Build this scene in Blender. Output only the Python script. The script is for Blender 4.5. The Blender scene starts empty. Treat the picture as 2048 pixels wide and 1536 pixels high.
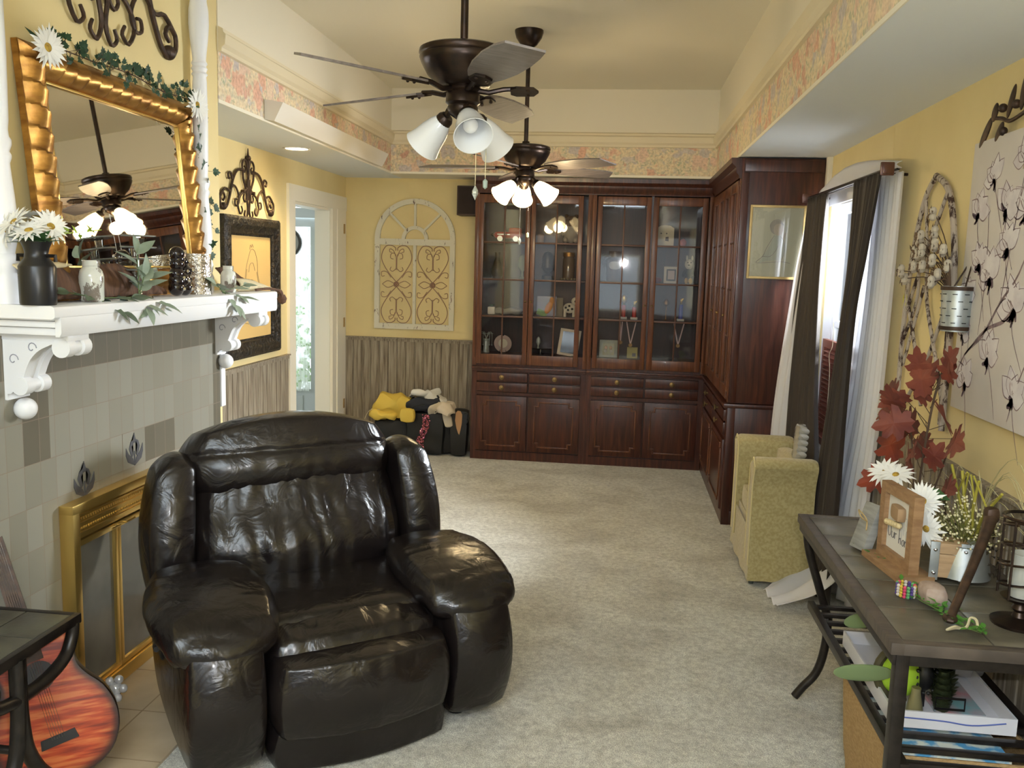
import bpy, bmesh, math, random
from mathutils import Vector, Matrix, Euler, noise
S_ = bpy.context.scene
COL = S_.collection
R = math.radians
PI = math.pi
random.seed(7)

# ---------------------------------------------------------------- camera
CAM = (0.0, 0.0, 1.70)
yaw, pitch, roll = R(-6.71), R(-7.70), R(1.65)
fwd = Vector((math.sin(yaw)*math.cos(pitch), math.cos(yaw)*math.cos(pitch), math.sin(pitch)))
rgt0 = Vector((math.cos(yaw), -math.sin(yaw), 0)); up0 = rgt0.cross(fwd)
rgt = rgt0*math.cos(roll) + up0*math.sin(roll)
upv = -rgt0*math.sin(roll) + up0*math.cos(roll)
cd = bpy.data.cameras.new('camera'); cam = bpy.data.objects.new('camera', cd); COL.objects.link(cam)
cd.sensor_width = 36.0; cd.lens = 36.0*1765/2048; cd.clip_start = 0.02; cd.clip_end = 200
mw = Matrix((( rgt.x, upv.x, -fwd.x, CAM[0]), (rgt.y, upv.y, -fwd.y, CAM[1]), (rgt.z, upv.z, -fwd.z, CAM[2]), (0,0,0,1)))
cam.matrix_world = mw
S_.camera = cam
# ---------------------------------------------------------------- view, world, large lights
S_.view_settings.view_transform = 'Standard'; S_.view_settings.look = 'None'
S_.view_settings.gamma = 1.0; S_.view_settings.use_curve_mapping = False
S_.view_settings.exposure = 0.38
S_.cycles.max_bounces = 10; S_.cycles.diffuse_bounces = 5; S_.cycles.glossy_bounces = 5
S_.cycles.transmission_bounces = 8; S_.cycles.transparent_max_bounces = 12
S_.cycles.sample_clamp_indirect = 6.0
W_ = bpy.data.worlds.new('daylight'); S_.world = W_; W_.use_nodes = True
W_.node_tree.nodes['Background'].inputs[0].default_value = (0.80, 0.92, 1.0, 1)
W_.node_tree.nodes['Background'].inputs[1].default_value = 2.6
def area(name, loc, target, sx, sy, power, color):
    l = bpy.data.lights.new(name, 'AREA'); l.shape = 'RECTANGLE'; l.size = sx; l.size_y = sy
    l.energy = power; l.color = color
    o = bpy.data.objects.new(name, l); COL.objects.link(o); o.location = loc
    d = Vector(target) - Vector(loc); o.rotation_euler = d.to_track_quat('-Z', 'Y').to_euler()
    return o
def point(name, loc, power, color, rad=0.03):
    l = bpy.data.lights.new(name, 'POINT'); l.energy = power; l.color = color; l.shadow_soft_size = rad
    o = bpy.data.objects.new(name, l); COL.objects.link(o); o.location = loc; return o
COOL = (0.80, 0.92, 1.0); WARM = (1.0, 0.66, 0.30)
area('overhead_fill', (-0.60, -0.75, 3.06), (-0.60, -0.10, 0.0), 2.0, 2.2, 170, COOL)  # unseen overhead fill added to brighten the room; no skylight opening
area('front_left_fill', (-1.88, -0.90, 1.55), (0.3, 1.2, 1.25), 1.8, 1.4, 7, COOL)  # added fill lamp behind the camera, no window in this wall
area('front_right_fill', (1.24, -1.00, 1.55), (-1.0, 1.2, 1.25), 1.8, 1.4, 7, COOL)  # matching fill lamp added on the right, also without a window
area('side_window_daylight', (2.10, 5.10, 3.35), (0.75, 4.95, 0.5), 1.7, 1.1, 3800, (0.90, 0.96, 1.0))
area('side_window_skylight', (1.85, 5.20, 2.10), (-0.9, 4.95, 0.7), 1.1, 0.8, 430, (0.90, 0.96, 1.0))
area('porch_window_daylight', (-3.4, 9.8, 1.6), (-3.2, 7.5, 1.0), 1.6, 1.6, 40, COOL)
area('side_room_fill', (-5.0, 6.9, 1.7), (-2.5, 6.9, 1.2), 1.4, 1.6, 30, COOL)  # fill lamp added inside the closed side room
point('camera_flash', (0.06, 0.02, 1.78), 70, (0.97, 0.98, 1.0), 0.012)

# ---------------------------------------------------------------- materials
def mat(name, col=(0.8,0.8,0.8), rough=0.5, metal=0.0, col2=None, nscale=8.0, stretch=(1,1,1), nmix=(0.35,0.65),
        bump=0.0, bscale=60.0, bstretch=None, bdist=0.01, coat=0.0, spec=0.5, trans=0.0, ior=1.45, emis=None, estr=0.0,
        alpha=1.0, sheen=0.0, rough2=None, sss=0.0, detail=4.0, wave=None):
    m = bpy.data.materials.new(name); m.use_nodes = True
    nt = m.node_tree; b = nt.nodes['Principled BSDF']
    b.inputs['Base Color'].default_value = (*col, 1); b.inputs['Roughness'].default_value = rough
    b.inputs['Metallic'].default_value = metal; b.inputs['Coat Weight'].default_value = coat
    b.inputs['Coat Roughness'].default_value = 0.12
    b.inputs['Specular IOR Level'].default_value = spec
    b.inputs['Transmission Weight'].default_value = trans; b.inputs['IOR'].default_value = ior
    b.inputs['Alpha'].default_value = alpha; b.inputs['Sheen Weight'].default_value = sheen
    if emis: b.inputs['Emission Color'].default_value = (*emis, 1); b.inputs['Emission Strength'].default_value = estr
    tc = nt.nodes.new('ShaderNodeTexCoord')
    def mapping(st):
        mp = nt.nodes.new('ShaderNodeMapping'); nt.links.new(tc.outputs['Object'], mp.inputs['Vector'])
        mp.inputs['Scale'].default_value = st; return mp
    if col2 is not None:
        mp = mapping(stretch)
        n = nt.nodes.new('ShaderNodeTexNoise'); n.inputs['Scale'].default_value = nscale; n.inputs['Detail'].default_value = detail
        nt.links.new(mp.outputs[0], n.inputs['Vector'])
        cr = nt.nodes.new('ShaderNodeValToRGB')
        cr.color_ramp.elements[0].position = nmix[0]; cr.color_ramp.elements[1].position = nmix[1]
        cr.color_ramp.elements[0].color = (*col, 1); cr.color_ramp.elements[1].color = (*col2, 1)
        nt.links.new(n.outputs['Fac'], cr.inputs[0]); nt.links.new(cr.outputs[0], b.inputs['Base Color'])
        if rough2 is not None:
            mr = nt.nodes.new('ShaderNodeMapRange'); mr.inputs[3].default_value = rough; mr.inputs[4].default_value = rough2
            nt.links.new(n.outputs['Fac'], mr.inputs[0]); nt.links.new(mr.outputs[0], b.inputs['Roughness'])
    if bump:
        mp = mapping(bstretch or (1,1,1))
        n = nt.nodes.new('ShaderNodeTexNoise'); n.inputs['Scale'].default_value = bscale; n.inputs['Detail'].default_value = 3
        nt.links.new(mp.outputs[0], n.inputs['Vector'])
        bp = nt.nodes.new('ShaderNodeBump'); bp.inputs['Strength'].default_value = bump; bp.inputs['Distance'].default_value = bdist
        nt.links.new(n.outputs['Fac'], bp.inputs['Height']); nt.links.new(bp.outputs[0], b.inputs['Normal'])
    return m
def ramp(nt, fac, stops, interp='LINEAR'):
    cr = nt.nodes.new('ShaderNodeValToRGB'); cr.color_ramp.interpolation = interp
    e = cr.color_ramp.elements
    while len(e) < len(stops): e.new(0.5)
    for i, (p, c) in enumerate(stops): e[i].position = p; e[i].color = (*c, 1)
    nt.links.new(fac, cr.inputs[0]); return cr

YEL = mat('yellow wall paint', (0.75,0.625,0.325), 0.75, col2=(0.71,0.585,0.30), nscale=3, bump=0.12, bscale=120, bdist=0.002)
CREAM = mat('cream wall paint', (0.76,0.71,0.58), 0.8, bump=0.1, bscale=90, bdist=0.002)
SOFF = mat('flat white soffit paint', (0.75,0.79,0.82), 0.9, bump=0.25, bscale=160, bdist=0.002)
CEIL = mat('flat white ceiling paint', (0.76,0.72,0.60), 0.9, bump=0.25, bscale=160, bdist=0.002)
TRIMW = mat('cream trim paint', (0.80,0.76,0.64), 0.45)
WHITE = mat('white gloss paint', (0.80,0.81,0.83), 0.35, bump=0.05, bscale=30, bdist=0.002)
BLACKM = mat('black metal', (0.018,0.016,0.016), 0.38, 0.6)
BLACKP = mat('black plastic', (0.012,0.012,0.013), 0.4)
IRON = mat('dark brown iron', (0.035,0.022,0.016), 0.5, 0.4, col2=(0.07,0.04,0.025), nscale=40)
BRONZE = mat('oil rubbed bronze', (0.022,0.016,0.014), 0.32, 0.7, col2=(0.05,0.03,0.02), nscale=20)
def woodmat(name, c1, c2, c3, rough=0.34, coat=0.15, st=(14,14,1.1), sc=3.2):
    m = mat(name, c1, rough, coat=coat, bump=0.10, bscale=20, bstretch=(6,6,0.6), bdist=0.003)
    nt = m.node_tree; b = nt.nodes['Principled BSDF']
    tc = nt.nodes.new('ShaderNodeTexCoord'); mp = nt.nodes.new('ShaderNodeMapping'); mp.inputs['Scale'].default_value = st
    nt.links.new(tc.outputs['Object'], mp.inputs[0])
    n = nt.nodes.new('ShaderNodeTexNoise'); n.inputs['Scale'].default_value = sc; n.inputs['Detail'].default_value = 5; n.inputs['Distortion'].default_value = 0.6
    nt.links.new(mp.outputs[0], n.inputs['Vector'])
    cr = ramp(nt, n.outputs['Fac'], [(0.30,c1),(0.52,c2),(0.72,c3)])
    nt.links.new(cr.outputs[0], b.inputs['Base Color'])
    return m
MAHOG = woodmat('dark mahogany', (0.030,0.009,0.006), (0.060,0.017,0.010), (0.098,0.029,0.014))
MAHOG_LIT = woodmat('mahogany with painted lamplight', (0.060,0.018,0.008), (0.115,0.038,0.014), (0.18,0.062,0.022))  # mahogany lightened to paint lamp glow and edge highlights
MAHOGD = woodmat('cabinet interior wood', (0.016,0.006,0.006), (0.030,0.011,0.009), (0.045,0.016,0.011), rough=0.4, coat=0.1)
OAK = woodmat('plain stained wood', (0.28,0.16,0.08), (0.38,0.23,0.12), (0.45,0.29,0.16), rough=0.55, coat=0.0)
def board_mat():
    m = mat('weathered grey brown boards', (0.2,0.17,0.13), 0.7)
    nt = m.node_tree; b = nt.nodes['Principled BSDF']
    tc = nt.nodes.new('ShaderNodeTexCoord'); mp = nt.nodes.new('ShaderNodeMapping'); mp.inputs['Scale'].default_value = (26,26,1.6)
    nt.links.new(tc.outputs['Object'], mp.inputs[0])
    n = nt.nodes.new('ShaderNodeTexNoise'); n.inputs['Scale'].default_value = 2.5; n.inputs['Detail'].default_value = 6
    nt.links.new(mp.outputs[0], n.inputs['Vector'])
    cr = ramp(nt, n.outputs['Fac'], [(0.28,(0.12,0.090,0.062)),(0.45,(0.23,0.19,0.14)),(0.60,(0.31,0.27,0.205)),(0.75,(0.40,0.35,0.27))])
    nt.links.new(cr.outputs[0], b.inputs['Base Color'])
    bp = nt.nodes.new('ShaderNodeBump'); bp.inputs['Strength'].default_value = 0.3; bp.inputs['Distance'].default_value = 0.004
    nt.links.new(n.outputs['Fac'], bp.inputs['Height']); nt.links.new(bp.outputs[0], b.inputs['Normal'])
    return m
BOARD = board_mat()
def carpet_mat():
    m = mat('beige plush carpet', (0.5,0.46,0.4), 0.95, sheen=0.35)
    nt = m.node_tree; b = nt.nodes['Principled BSDF']; tc = nt.nodes.new('ShaderNodeTexCoord')
    def nz(sc, det, st=(1,1,1), dist=0.0):
        mp = nt.nodes.new('ShaderNodeMapping'); mp.inputs['Scale'].default_value = st
        nt.links.new(tc.outputs['Object'], mp.inputs[0])
        n = nt.nodes.new('ShaderNodeTexNoise'); n.inputs['Scale'].default_value = sc; n.inputs['Detail'].default_value = det; n.inputs['Distortion'].default_value = dist
        nt.links.new(mp.outputs[0], n.inputs['Vector']); return n
    big = nz(2.4, 6, (1.0,1.25,1), 0.7); fine = nz(260, 2); mid = nz(38, 5)
    c1 = ramp(nt, big.outputs['Fac'], [(0.30,(0.46,0.435,0.355)),(0.47,(0.60,0.585,0.50)),(0.60,(0.68,0.67,0.585))])
    c2 = ramp(nt, fine.outputs['Fac'], [(0.35,(0.62,0.62,0.62)),(0.65,(1.12,1.12,1.12))])
    c3 = ramp(nt, mid.outputs['Fac'], [(0.30,(0.70,0.69,0.68)),(0.62,(1.06,1.06,1.06))])
    def mul(a, bb):
        x = nt.nodes.new('ShaderNodeMix'); x.data_type = 'RGBA'; x.blend_type = 'MULTIPLY'; x.inputs[0].default_value = 1.0
        nt.links.new(a, x.inputs[6]); nt.links.new(bb, x.inputs[7]); return x.outputs[2]
    nt.links.new(mul(mul(c1.outputs[0], c2.outputs[0]), c3.outputs[0]), b.inputs['Base Color'])
    bp = nt.nodes.new('ShaderNodeBump'); bp.inputs['Strength'].default_value = 0.7; bp.inputs['Distance'].default_value = 0.012
    ad = nt.nodes.new('ShaderNodeMath'); ad.operation = 'ADD'
    nt.links.new(fine.outputs['Fac'], ad.inputs[0]); nt.links.new(mid.outputs['Fac'], ad.inputs[1])
    nt.links.new(ad.outputs[0], bp.inputs['Height']); nt.links.new(bp.outputs[0], b.inputs['Normal'])
    return m
CARPET = carpet_mat()
def border_mat():
    """floral wallpaper: soft blossoms on cream, leaves between, larger in the middle of the strip"""
    m = mat('floral wallpaper border', (0.7,0.6,0.45), 0.7)
    nt = m.node_tree; b = nt.nodes['Principled BSDF']; tc = nt.nodes.new('ShaderNodeTexCoord')
    nz = nt.nodes.new('ShaderNodeTexNoise'); nz.inputs['Scale'].default_value = 14; nz.inputs['Detail'].default_value = 4
    nt.links.new(tc.outputs['Object'], nz.inputs['Vector'])
    ad = nt.nodes.new('ShaderNodeMix'); ad.data_type = 'RGBA'; ad.blend_type = 'LINEAR_LIGHT'; ad.inputs[0].default_value = 0.09
    nt.links.new(tc.outputs['Object'], ad.inputs[6]); nt.links.new(nz.outputs['Color'], ad.inputs[7])
    def vor(scale, stops, r):
        v = nt.nodes.new('ShaderNodeTexVoronoi'); v.inputs['Scale'].default_value = scale; v.inputs['Randomness'].default_value = 1
        nt.links.new(ad.outputs[2], v.inputs['Vector'])
        sp = nt.nodes.new('ShaderNodeSeparateColor'); nt.links.new(v.outputs['Color'], sp.inputs[0])
        hue = ramp(nt, sp.outputs[0], stops, 'CONSTANT')
        msk = ramp(nt, v.outputs['Distance'], [(r*0.7,(1,1,1)),(r,(0,0,0))])
        return hue.outputs[0], msk.outputs[0]
    cream = (0.72,0.62,0.44)
    n2 = nt.nodes.new('ShaderNodeTexNoise'); n2.inputs['Scale'].default_value = 30; n2.inputs['Detail'].default_value = 5
    nt.links.new(tc.outputs['Object'], n2.inputs['Vector'])
    base = ramp(nt, n2.outputs['Fac'], [(0.36,(0.56,0.52,0.38)),(0.48,cream),(0.64,(0.76,0.63,0.42))])
    cur = base.outputs[0]
    for sc, st, r in ((26, [(0.0,(0.42,0.44,0.30)),(0.3,cream),(0.5,(0.50,0.47,0.42)),(0.7,(0.33,0.40,0.26)),(0.85,(0.60,0.42,0.30))], 0.42),
                      (8.5, [(0.0,(0.70,0.36,0.27)),(0.20,(0.72,0.50,0.40)),(0.40,(0.55,0.50,0.50)),(0.55,(0.62,0.30,0.24)),(0.70,(0.50,0.46,0.50)),(0.84,(0.76,0.58,0.44))], 0.56)):
        hue, msk = vor(sc, st, r)
        x = nt.nodes.new('ShaderNodeMix'); x.data_type = 'RGBA'
        mm = nt.nodes.new('ShaderNodeMath'); mm.operation = 'MULTIPLY'; mm.inputs[1].default_value = 0.72
        nt.links.new(msk, mm.inputs[0]); nt.links.new(mm.outputs[0], x.inputs[0])
        nt.links.new(cur, x.inputs[6]); nt.links.new(hue, x.inputs[7]); cur = x.outputs[2]
    n3 = nt.nodes.new('ShaderNodeTexNoise'); n3.inputs['Scale'].default_value = 55; n3.inputs['Detail'].default_value = 3
    nt.links.new(tc.outputs['Object'], n3.inputs['Vector'])
    c3 = ramp(nt, n3.outputs['Fac'], [(0.35,(0.84,0.82,0.80)),(0.62,(1.08,1.08,1.08))])
    x = nt.nodes.new('ShaderNodeMix'); x.data_type = 'RGBA'; x.blend_type = 'MULTIPLY'; x.inputs[0].default_value = 1
    nt.links.new(cur, x.inputs[6]); nt.links.new(c3.outputs[0], x.inputs[7])
    nt.links.new(x.outputs[2], b.inputs['Base Color'])
    return m
BORDER = border_mat()
GLASS = mat('clear cabinet glass', (1,1,1), 0.01, trans=1.0, ior=1.45)
def thin_glass(name='thin clear glass', tint=(1,1,1), refl=0.08, rough=0.02):
    m = bpy.data.materials.new(name); m.use_nodes = True; nt = m.node_tree; nt.nodes.clear()
    o = nt.nodes.new('ShaderNodeOutputMaterial'); t = nt.nodes.new('ShaderNodeBsdfTransparent'); g = nt.nodes.new('ShaderNodeBsdfGlossy')
    t.inputs[0].default_value = (*tint, 1); g.inputs['Roughness'].default_value = rough
    mx = nt.nodes.new('ShaderNodeMixShader'); fr = nt.nodes.new('ShaderNodeFresnel'); fr.inputs[0].default_value = 1.5
    ad = nt.nodes.new('ShaderNodeMath'); ad.operation = 'ADD'; ad.inputs[1].default_value = refl; ad.use_clamp = True
    nt.links.new(fr.outputs[0], ad.inputs[0]); nt.links.new(ad.outputs[0], mx.inputs[0])
    nt.links.new(t.outputs[0], mx.inputs[1]); nt.links.new(g.outputs[0], mx.inputs[2]); nt.links.new(mx.outputs[0], o.inputs[0])
    return m
PANE = thin_glass(refl=0.045)
PANED = thin_glass('cabinet door glass', (0.94,0.94,0.94), 0.0, 0.03)
CHROME = mat('polished chrome', (0.75,0.76,0.78), 0.12, 1.0)
SILVER = mat('hammered silver', (0.50,0.46,0.40), 0.22, 1.0, bump=0.9, bscale=90, bdist=0.006)
GALV = mat('galvanised zinc', (0.52,0.56,0.57), 0.42, 0.75, col2=(0.38,0.43,0.45), nscale=14)
BRASS = mat('polished brass', (0.63,0.43,0.13), 0.30, 0.85, bump=0.05, bscale=40)
GOLD = mat('gilded plaster', (0.52,0.28,0.07), 0.36, 0.75, col2=(0.22,0.10,0.025), nscale=9, stretch=(1,1,3), bump=0.2, bscale=30)
MIRROR = mat('mirror glass', (0.88,0.88,0.86), 0.015, 1.0)
LEAFG = mat('green leaf', (0.030,0.095,0.030), 0.5, col2=(0.055,0.15,0.05), nscale=12)
IVYG = mat('dark ivy leaf', (0.010,0.036,0.016), 0.55, col2=(0.022,0.062,0.026), nscale=14)
SAGE = mat('pale sage leaf', (0.20,0.26,0.19), 0.6, col2=(0.30,0.36,0.28), nscale=14)
STEM = mat('green stem', (0.10,0.15,0.05), 0.6)
TWIG = mat('brown twig', (0.09,0.055,0.035), 0.8)
PETAL = mat('white petal', (0.80,0.80,0.76), 0.6, sheen=0.2)
POLLEN = mat('golden flower centre', (0.50,0.33,0.05), 0.9, col2=(0.30,0.18,0.03), nscale=90, bump=0.6, bscale=200)

# ---------------------------------------------------------------- geometry helpers
class B:
    def __init__(s): s.bm = bmesh.new(); s.k = 0
    def raw(s, vs, fs):
        v = [s.bm.verts.new(p) for p in vs]
        for f in fs:
            try: s.bm.faces.new([v[i] for i in f])
            except ValueError: pass
        return s
    def box(s, c, d, rot=None, bev=0.0, taper=1.0):
        s.k += 1; g = .00005*(s.k % 9)                  # a hair of difference so overlapping bars never share a plane
        x, y, z = d[0]/2+g, d[1]/2+g, d[2]/2+g
        M = Matrix.Translation(c)
        if rot is not None: M = M @ (Euler(rot).to_matrix().to_4x4() if not isinstance(rot, Matrix) else rot.to_4x4())
        if bev <= 0:
            vs = [M @ Vector(p) for p in ((-x,-y,-z),(x,-y,-z),(x,y,-z),(-x,y,-z),(-x*taper,-y*taper,z),(x*taper,-y*taper,z),(x*taper,y*taper,z),(-x*taper,y*taper,z))]
            return s.raw(vs, [(0,3,2,1),(4,5,6,7),(0,1,5,4),(1,2,6,5),(2,3,7,6),(3,0,4,7)])
        b = min(bev, x*.98, y*.98, z*.98)
        ring = lambda zz, ix: [(-x+ix,-y+ix+0,zz)]
        t = bmesh.new(); r = bmesh.ops.create_cube(t, size=1)
        for v in t.verts: v.co = Vector((v.co.x*2*x, v.co.y*2*y, v.co.z*2*z))
        bmesh.ops.bevel(t, geom=list(t.edges), offset=b, segments=2, profile=0.6, affect='EDGES')
        for v in t.verts: v.co = M @ v.co
        s.merge(t); return s
    def bb(s, x0, x1, y0, y1, z0, z1, bev=0.0):
        return s.box(((x0+x1)/2,(y0+y1)/2,(z0+z1)/2), (abs(x1-x0),abs(y1-y0),abs(z1-z0)), bev=bev)
    def merge(s, t):
        m = {}
        for v in t.verts: m[v] = s.bm.verts.new(v.co)
        for f in t.faces:
            try: s.bm.faces.new([m[v] for v in f.verts])
            except ValueError: pass
        t.free(); return s
    def rings(s, rings, closed=True, cap=True, cyc=False):
        n = len(rings[0]); vs = [[s.bm.verts.new(p) for p in r] for r in rings]
        m = len(vs)
        for i in range(m if cyc else m-1):
            a, b = vs[i], vs[(i+1) % m]
            for j in range(n if closed else n-1):
                k = (j+1) % n
                try: s.bm.faces.new((a[j], a[k], b[k], b[j]))
                except ValueError: pass
        if cap and closed and not cyc:
            try: s.bm.faces.new(list(reversed(vs[0]))); s.bm.faces.new(vs[-1])
            except ValueError: pass
        return s
    def tube(s, pts, r, n=8, cyc=False, cap=True):
        pts = [Vector(p) for p in pts]; N = len(pts)
        rr = r if isinstance(r, (list, tuple)) else [r]*N
        rings = []; prev = None
        for i, p in enumerate(pts):
            a = pts[(i-1) % N] if (cyc or i > 0) else p; c = pts[(i+1) % N] if (cyc or i < N-1) else p
            t = (c - a); t = t.normalized() if t.length > 1e-9 else Vector((0,0,1))
            if prev is None:
                u = t.orthogonal().normalized()
            else:
                u = prev - t*prev.dot(t); u = u.normalized() if u.length > 1e-6 else t.orthogonal().normalized()
            prev = u; w = t.cross(u)
            rings.append([p + (u*math.cos(2*PI*j/n) + w*math.sin(2*PI*j/n))*rr[i] for j in range(n)])
        return s.rings(rings, cap=cap, cyc=cyc)
    def cyl(s, a, b, r0, r1=None, n=20):
        return s.tube([a, b], [r0, r0 if r1 is None else r1], n)
    def lathe(s, prof, c=(0,0,0), n=28, M=None, cap=True):
        rings = []
        for r, z in prof:
            ring = []
            for j in range(n):
                p = Vector((max(r,1e-4)*math.cos(2*PI*j/n), max(r,1e-4)*math.sin(2*PI*j/n), z))
                ring.append((M @ p if M is not None else p) + Vector(c))
            rings.append(ring)
        return s.rings(rings, cap=cap)
    def ball(s, c, r, n=14, rot=None):
        rx, ry, rz = r if isinstance(r, (tuple, list)) else (r, r, r)
        M = Euler(rot).to_matrix() if rot else Matrix.Identity(3)
        rings = []
        for i in range(1, n):
            a = PI*i/n
            rings.append([Vector(c) + M @ Vector((rx*math.sin(a)*math.cos(2*PI*j/n), ry*math.sin(a)*math.sin(2*PI*j/n), -rz*math.cos(a))) for j in range(n)])
        top = Vector(c) + M @ Vector((0,0,rz)); bot = Vector(c) + M @ Vector((0,0,-rz))
        vs = [[s.bm.verts.new(p) for p in r_] for r_ in rings]; t = s.bm.verts.new(top); b = s.bm.verts.new(bot)
        for i in range(len(vs)-1):
            for j in range(n):
                k = (j+1) % n; s.bm.faces.new((vs[i][j], vs[i][k], vs[i+1][k], vs[i+1][j]))
        for j in range(n):
            k = (j+1) % n; s.bm.faces.new((b, vs[0][k], vs[0][j])); s.bm.faces.new((t, vs[-1][j], vs[-1][k]))
        return s
    def prism(s, poly, f0, f1):
        """poly of 2d points; f0/f1 map 2d -> 3d for the two faces"""
        a = [s.bm.verts.new(f0(p)) for p in poly]; b = [s.bm.verts.new(f1(p)) for p in poly]
        n = len(poly)
        fa = s.bm.faces.new(list(reversed(a))); fb = s.bm.faces.new(b)
        for i in range(n):
            k = (i+1) % n; s.bm.faces.new((a[i], a[k], b[k], b[i]))
        bmesh.ops.triangulate(s.bm, faces=[fa, fb]); return s
    def grid(s, f, nu, nv, thick=0.0):
        vs = [[s.bm.verts.new(f(i/nu, j/nv)) for j in range(nv+1)] for i in range(nu+1)]
        for i in range(nu):
            for j in range(nv):
                s.bm.faces.new((vs[i][j], vs[i+1][j], vs[i+1][j+1], vs[i][j+1]))
        return s
    def blob(s, c, size, e=0.55, n=14, fn=None, rot=None):
        """rounded cushion: a cube mapped towards an ellipsoid; e 0 = box .. 1 = ellipsoid"""
        t = bmesh.new(); bmesh.ops.create_cube(t, size=2.0)
        bmesh.ops.subdivide_edges(t, edges=list(t.edges), cuts=n, use_grid_fill=True)
        M = Euler(rot).to_matrix() if rot else Matrix.Identity(3)
        for v in t.verts:
            x, y, z = v.co
            sx = x*math.sqrt(max(0, 1 - y*y/2 - z*z/2 + y*y*z*z/3)); sy = y*math.sqrt(max(0, 1 - z*z/2 - x*x/2 + z*z*x*x/3)); sz = z*math.sqrt(max(0, 1 - x*x/2 - y*y/2 + x*x*y*y/3))
            p = Vector((x*(1-e)+sx*e, y*(1-e)+sy*e, z*(1-e)+sz*e))
            p = Vector((p.x*size[0]/2, p.y*size[1]/2, p.z*size[2]/2))
            if fn: p = fn(p)
            v.co = Vector(c) + M @ p
        s.merge(t); return s
    def xf(s, M):
        for v in s.bm.verts: v.co = M @ v.co
        return s
ROOT = {}; INV = {}
def tag(o, label=None, cat=None, group=None, kind=None):
    if label: o['label'] = label
    if cat: o['category'] = cat
    if group: o['group'] = group
    if kind: o['kind'] = kind
    return o
def thing(name, label, cat, loc=(0,0,0), rot=None, group=None):
    o = bpy.data.objects.new(name, None); COL.objects.link(o); o.location = loc; o.empty_display_size = 0.05
    M = Matrix.Translation(loc)
    if rot is not None:
        e = Euler(rot) if not isinstance(rot, (int, float)) else Euler((0,0,rot))
        o.rotation_euler = e; M = M @ e.to_matrix().to_4x4()
    tag(o, label, cat, group); ROOT[o.name] = o.name; INV[o.name] = M.inverted(); return o
def out(b, name, m, parent=None, smooth=True, local=False, ang=38, solid=0.0, sub=0, label=None):
    bm = b.bm
    bmesh.ops.recalc_face_normals(bm, faces=list(bm.faces))
    me = bpy.data.meshes.new(name); o = bpy.data.objects.new(name, me); COL.objects.link(o)
    if parent is not None:
        root = ROOT[parent.name]; ROOT[o.name] = root
        if not local:
            I = INV[root]
            for v in bm.verts: v.co = I @ v.co
        o.parent = parent
    else:
        xs = [v.co.x for v in bm.verts]; ys = [v.co.y for v in bm.verts]; zs = [v.co.z for v in bm.verts]
        c = Vector(((min(xs)+max(xs))/2, (min(ys)+max(ys))/2, min(zs)))
        for v in bm.verts: v.co -= c
        o.location = c; ROOT[o.name] = o.name; INV[o.name] = Matrix.Translation(c).inverted()
    if smooth:
        for f in bm.faces: f.smooth = True
        la = R(ang)
        for e in bm.edges:
            if len(e.link_faces) == 2 and e.calc_face_angle(0) > la: e.smooth = False
    bm.to_mesh(me); bm.free()
    me.materials.append(m)
    if solid:
        md = o.modifiers.new('thickness', 'SOLIDIFY'); md.thickness = solid; md.offset = 0
    if sub:
        md = o.modifiers.new('smooth', 'SUBSURF'); md.levels = sub; md.render_levels = sub
    if label: o['label'] = label
    return o
def struct(b, name, m, **k):
    o = out(b, name, m, None, **k); o['kind'] = 'structure'; return o
def dup(o, loc=None, rotz=None, label=None, parent=None):
    c = o.copy(); COL.objects.link(c)
    if parent is not None: c.parent = parent
    for ch in list(o.children): dup(ch, parent=c)
    if loc is not None: c.location = loc
    if rotz is not None: c.rotation_euler = (0,0,rotz)
    if label: c['label'] = label
    return c
def frame_of(d, up=(0,0,1)):
    z = Vector(d).normalized(); x = Vector(up).cross(z)
    if x.length < 1e-4: x = Vector((1,0,0)).cross(z)
    x.normalize(); y = z.cross(x)
    return Matrix((x, y, z)).transposed()
def spline(pts, k=8, cyc=False):
    P = [Vector(p) for p in pts]; n = len(P); o = []
    rng = n if cyc else n-1
    for i in range(rng):
        p0 = P[(i-1) % n] if (cyc or i > 0) else P[0]; p1 = P[i]; p2 = P[(i+1) % n]; p3 = P[(i+2) % n] if (cyc or i < n-2) else P[-1]
        for j in range(k):
            t = j/k
            o.append(0.5*((2*p1) + (-p0+p2)*t + (2*p0-5*p1+4*p2-p3)*t*t + (-p0+3*p1-3*p2+p3)*t*t*t))
    if not cyc: o.append(P[-1])
    return o
def leaf(b, base, d, nrm, L, W, curl=0.25, k=5, fold=0.25, tip=1.0):
    """one blade: two halves folded along the midrib, bending downwards"""
    d = Vector(d).normalized(); nrm = Vector(nrm); sd = d.cross(nrm)
    if sd.length < 1e-3: sd = d.orthogonal()
    sd.normalize(); n = sd.cross(d).normalized(); base = Vector(base)
    rows = []
    for i in range(k+1):
        t = i/k; w = W*0.5*math.sin(PI*min(1, t**0.8*0.98+0.02))*tip
        c = base + d*(L*t) - n*(curl*L*t*t)
        rows.append([c - sd*w + n*(w*fold), c, c + sd*w + n*(w*fold)])
    return b.rings(rows, closed=False, cap=False)
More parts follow.
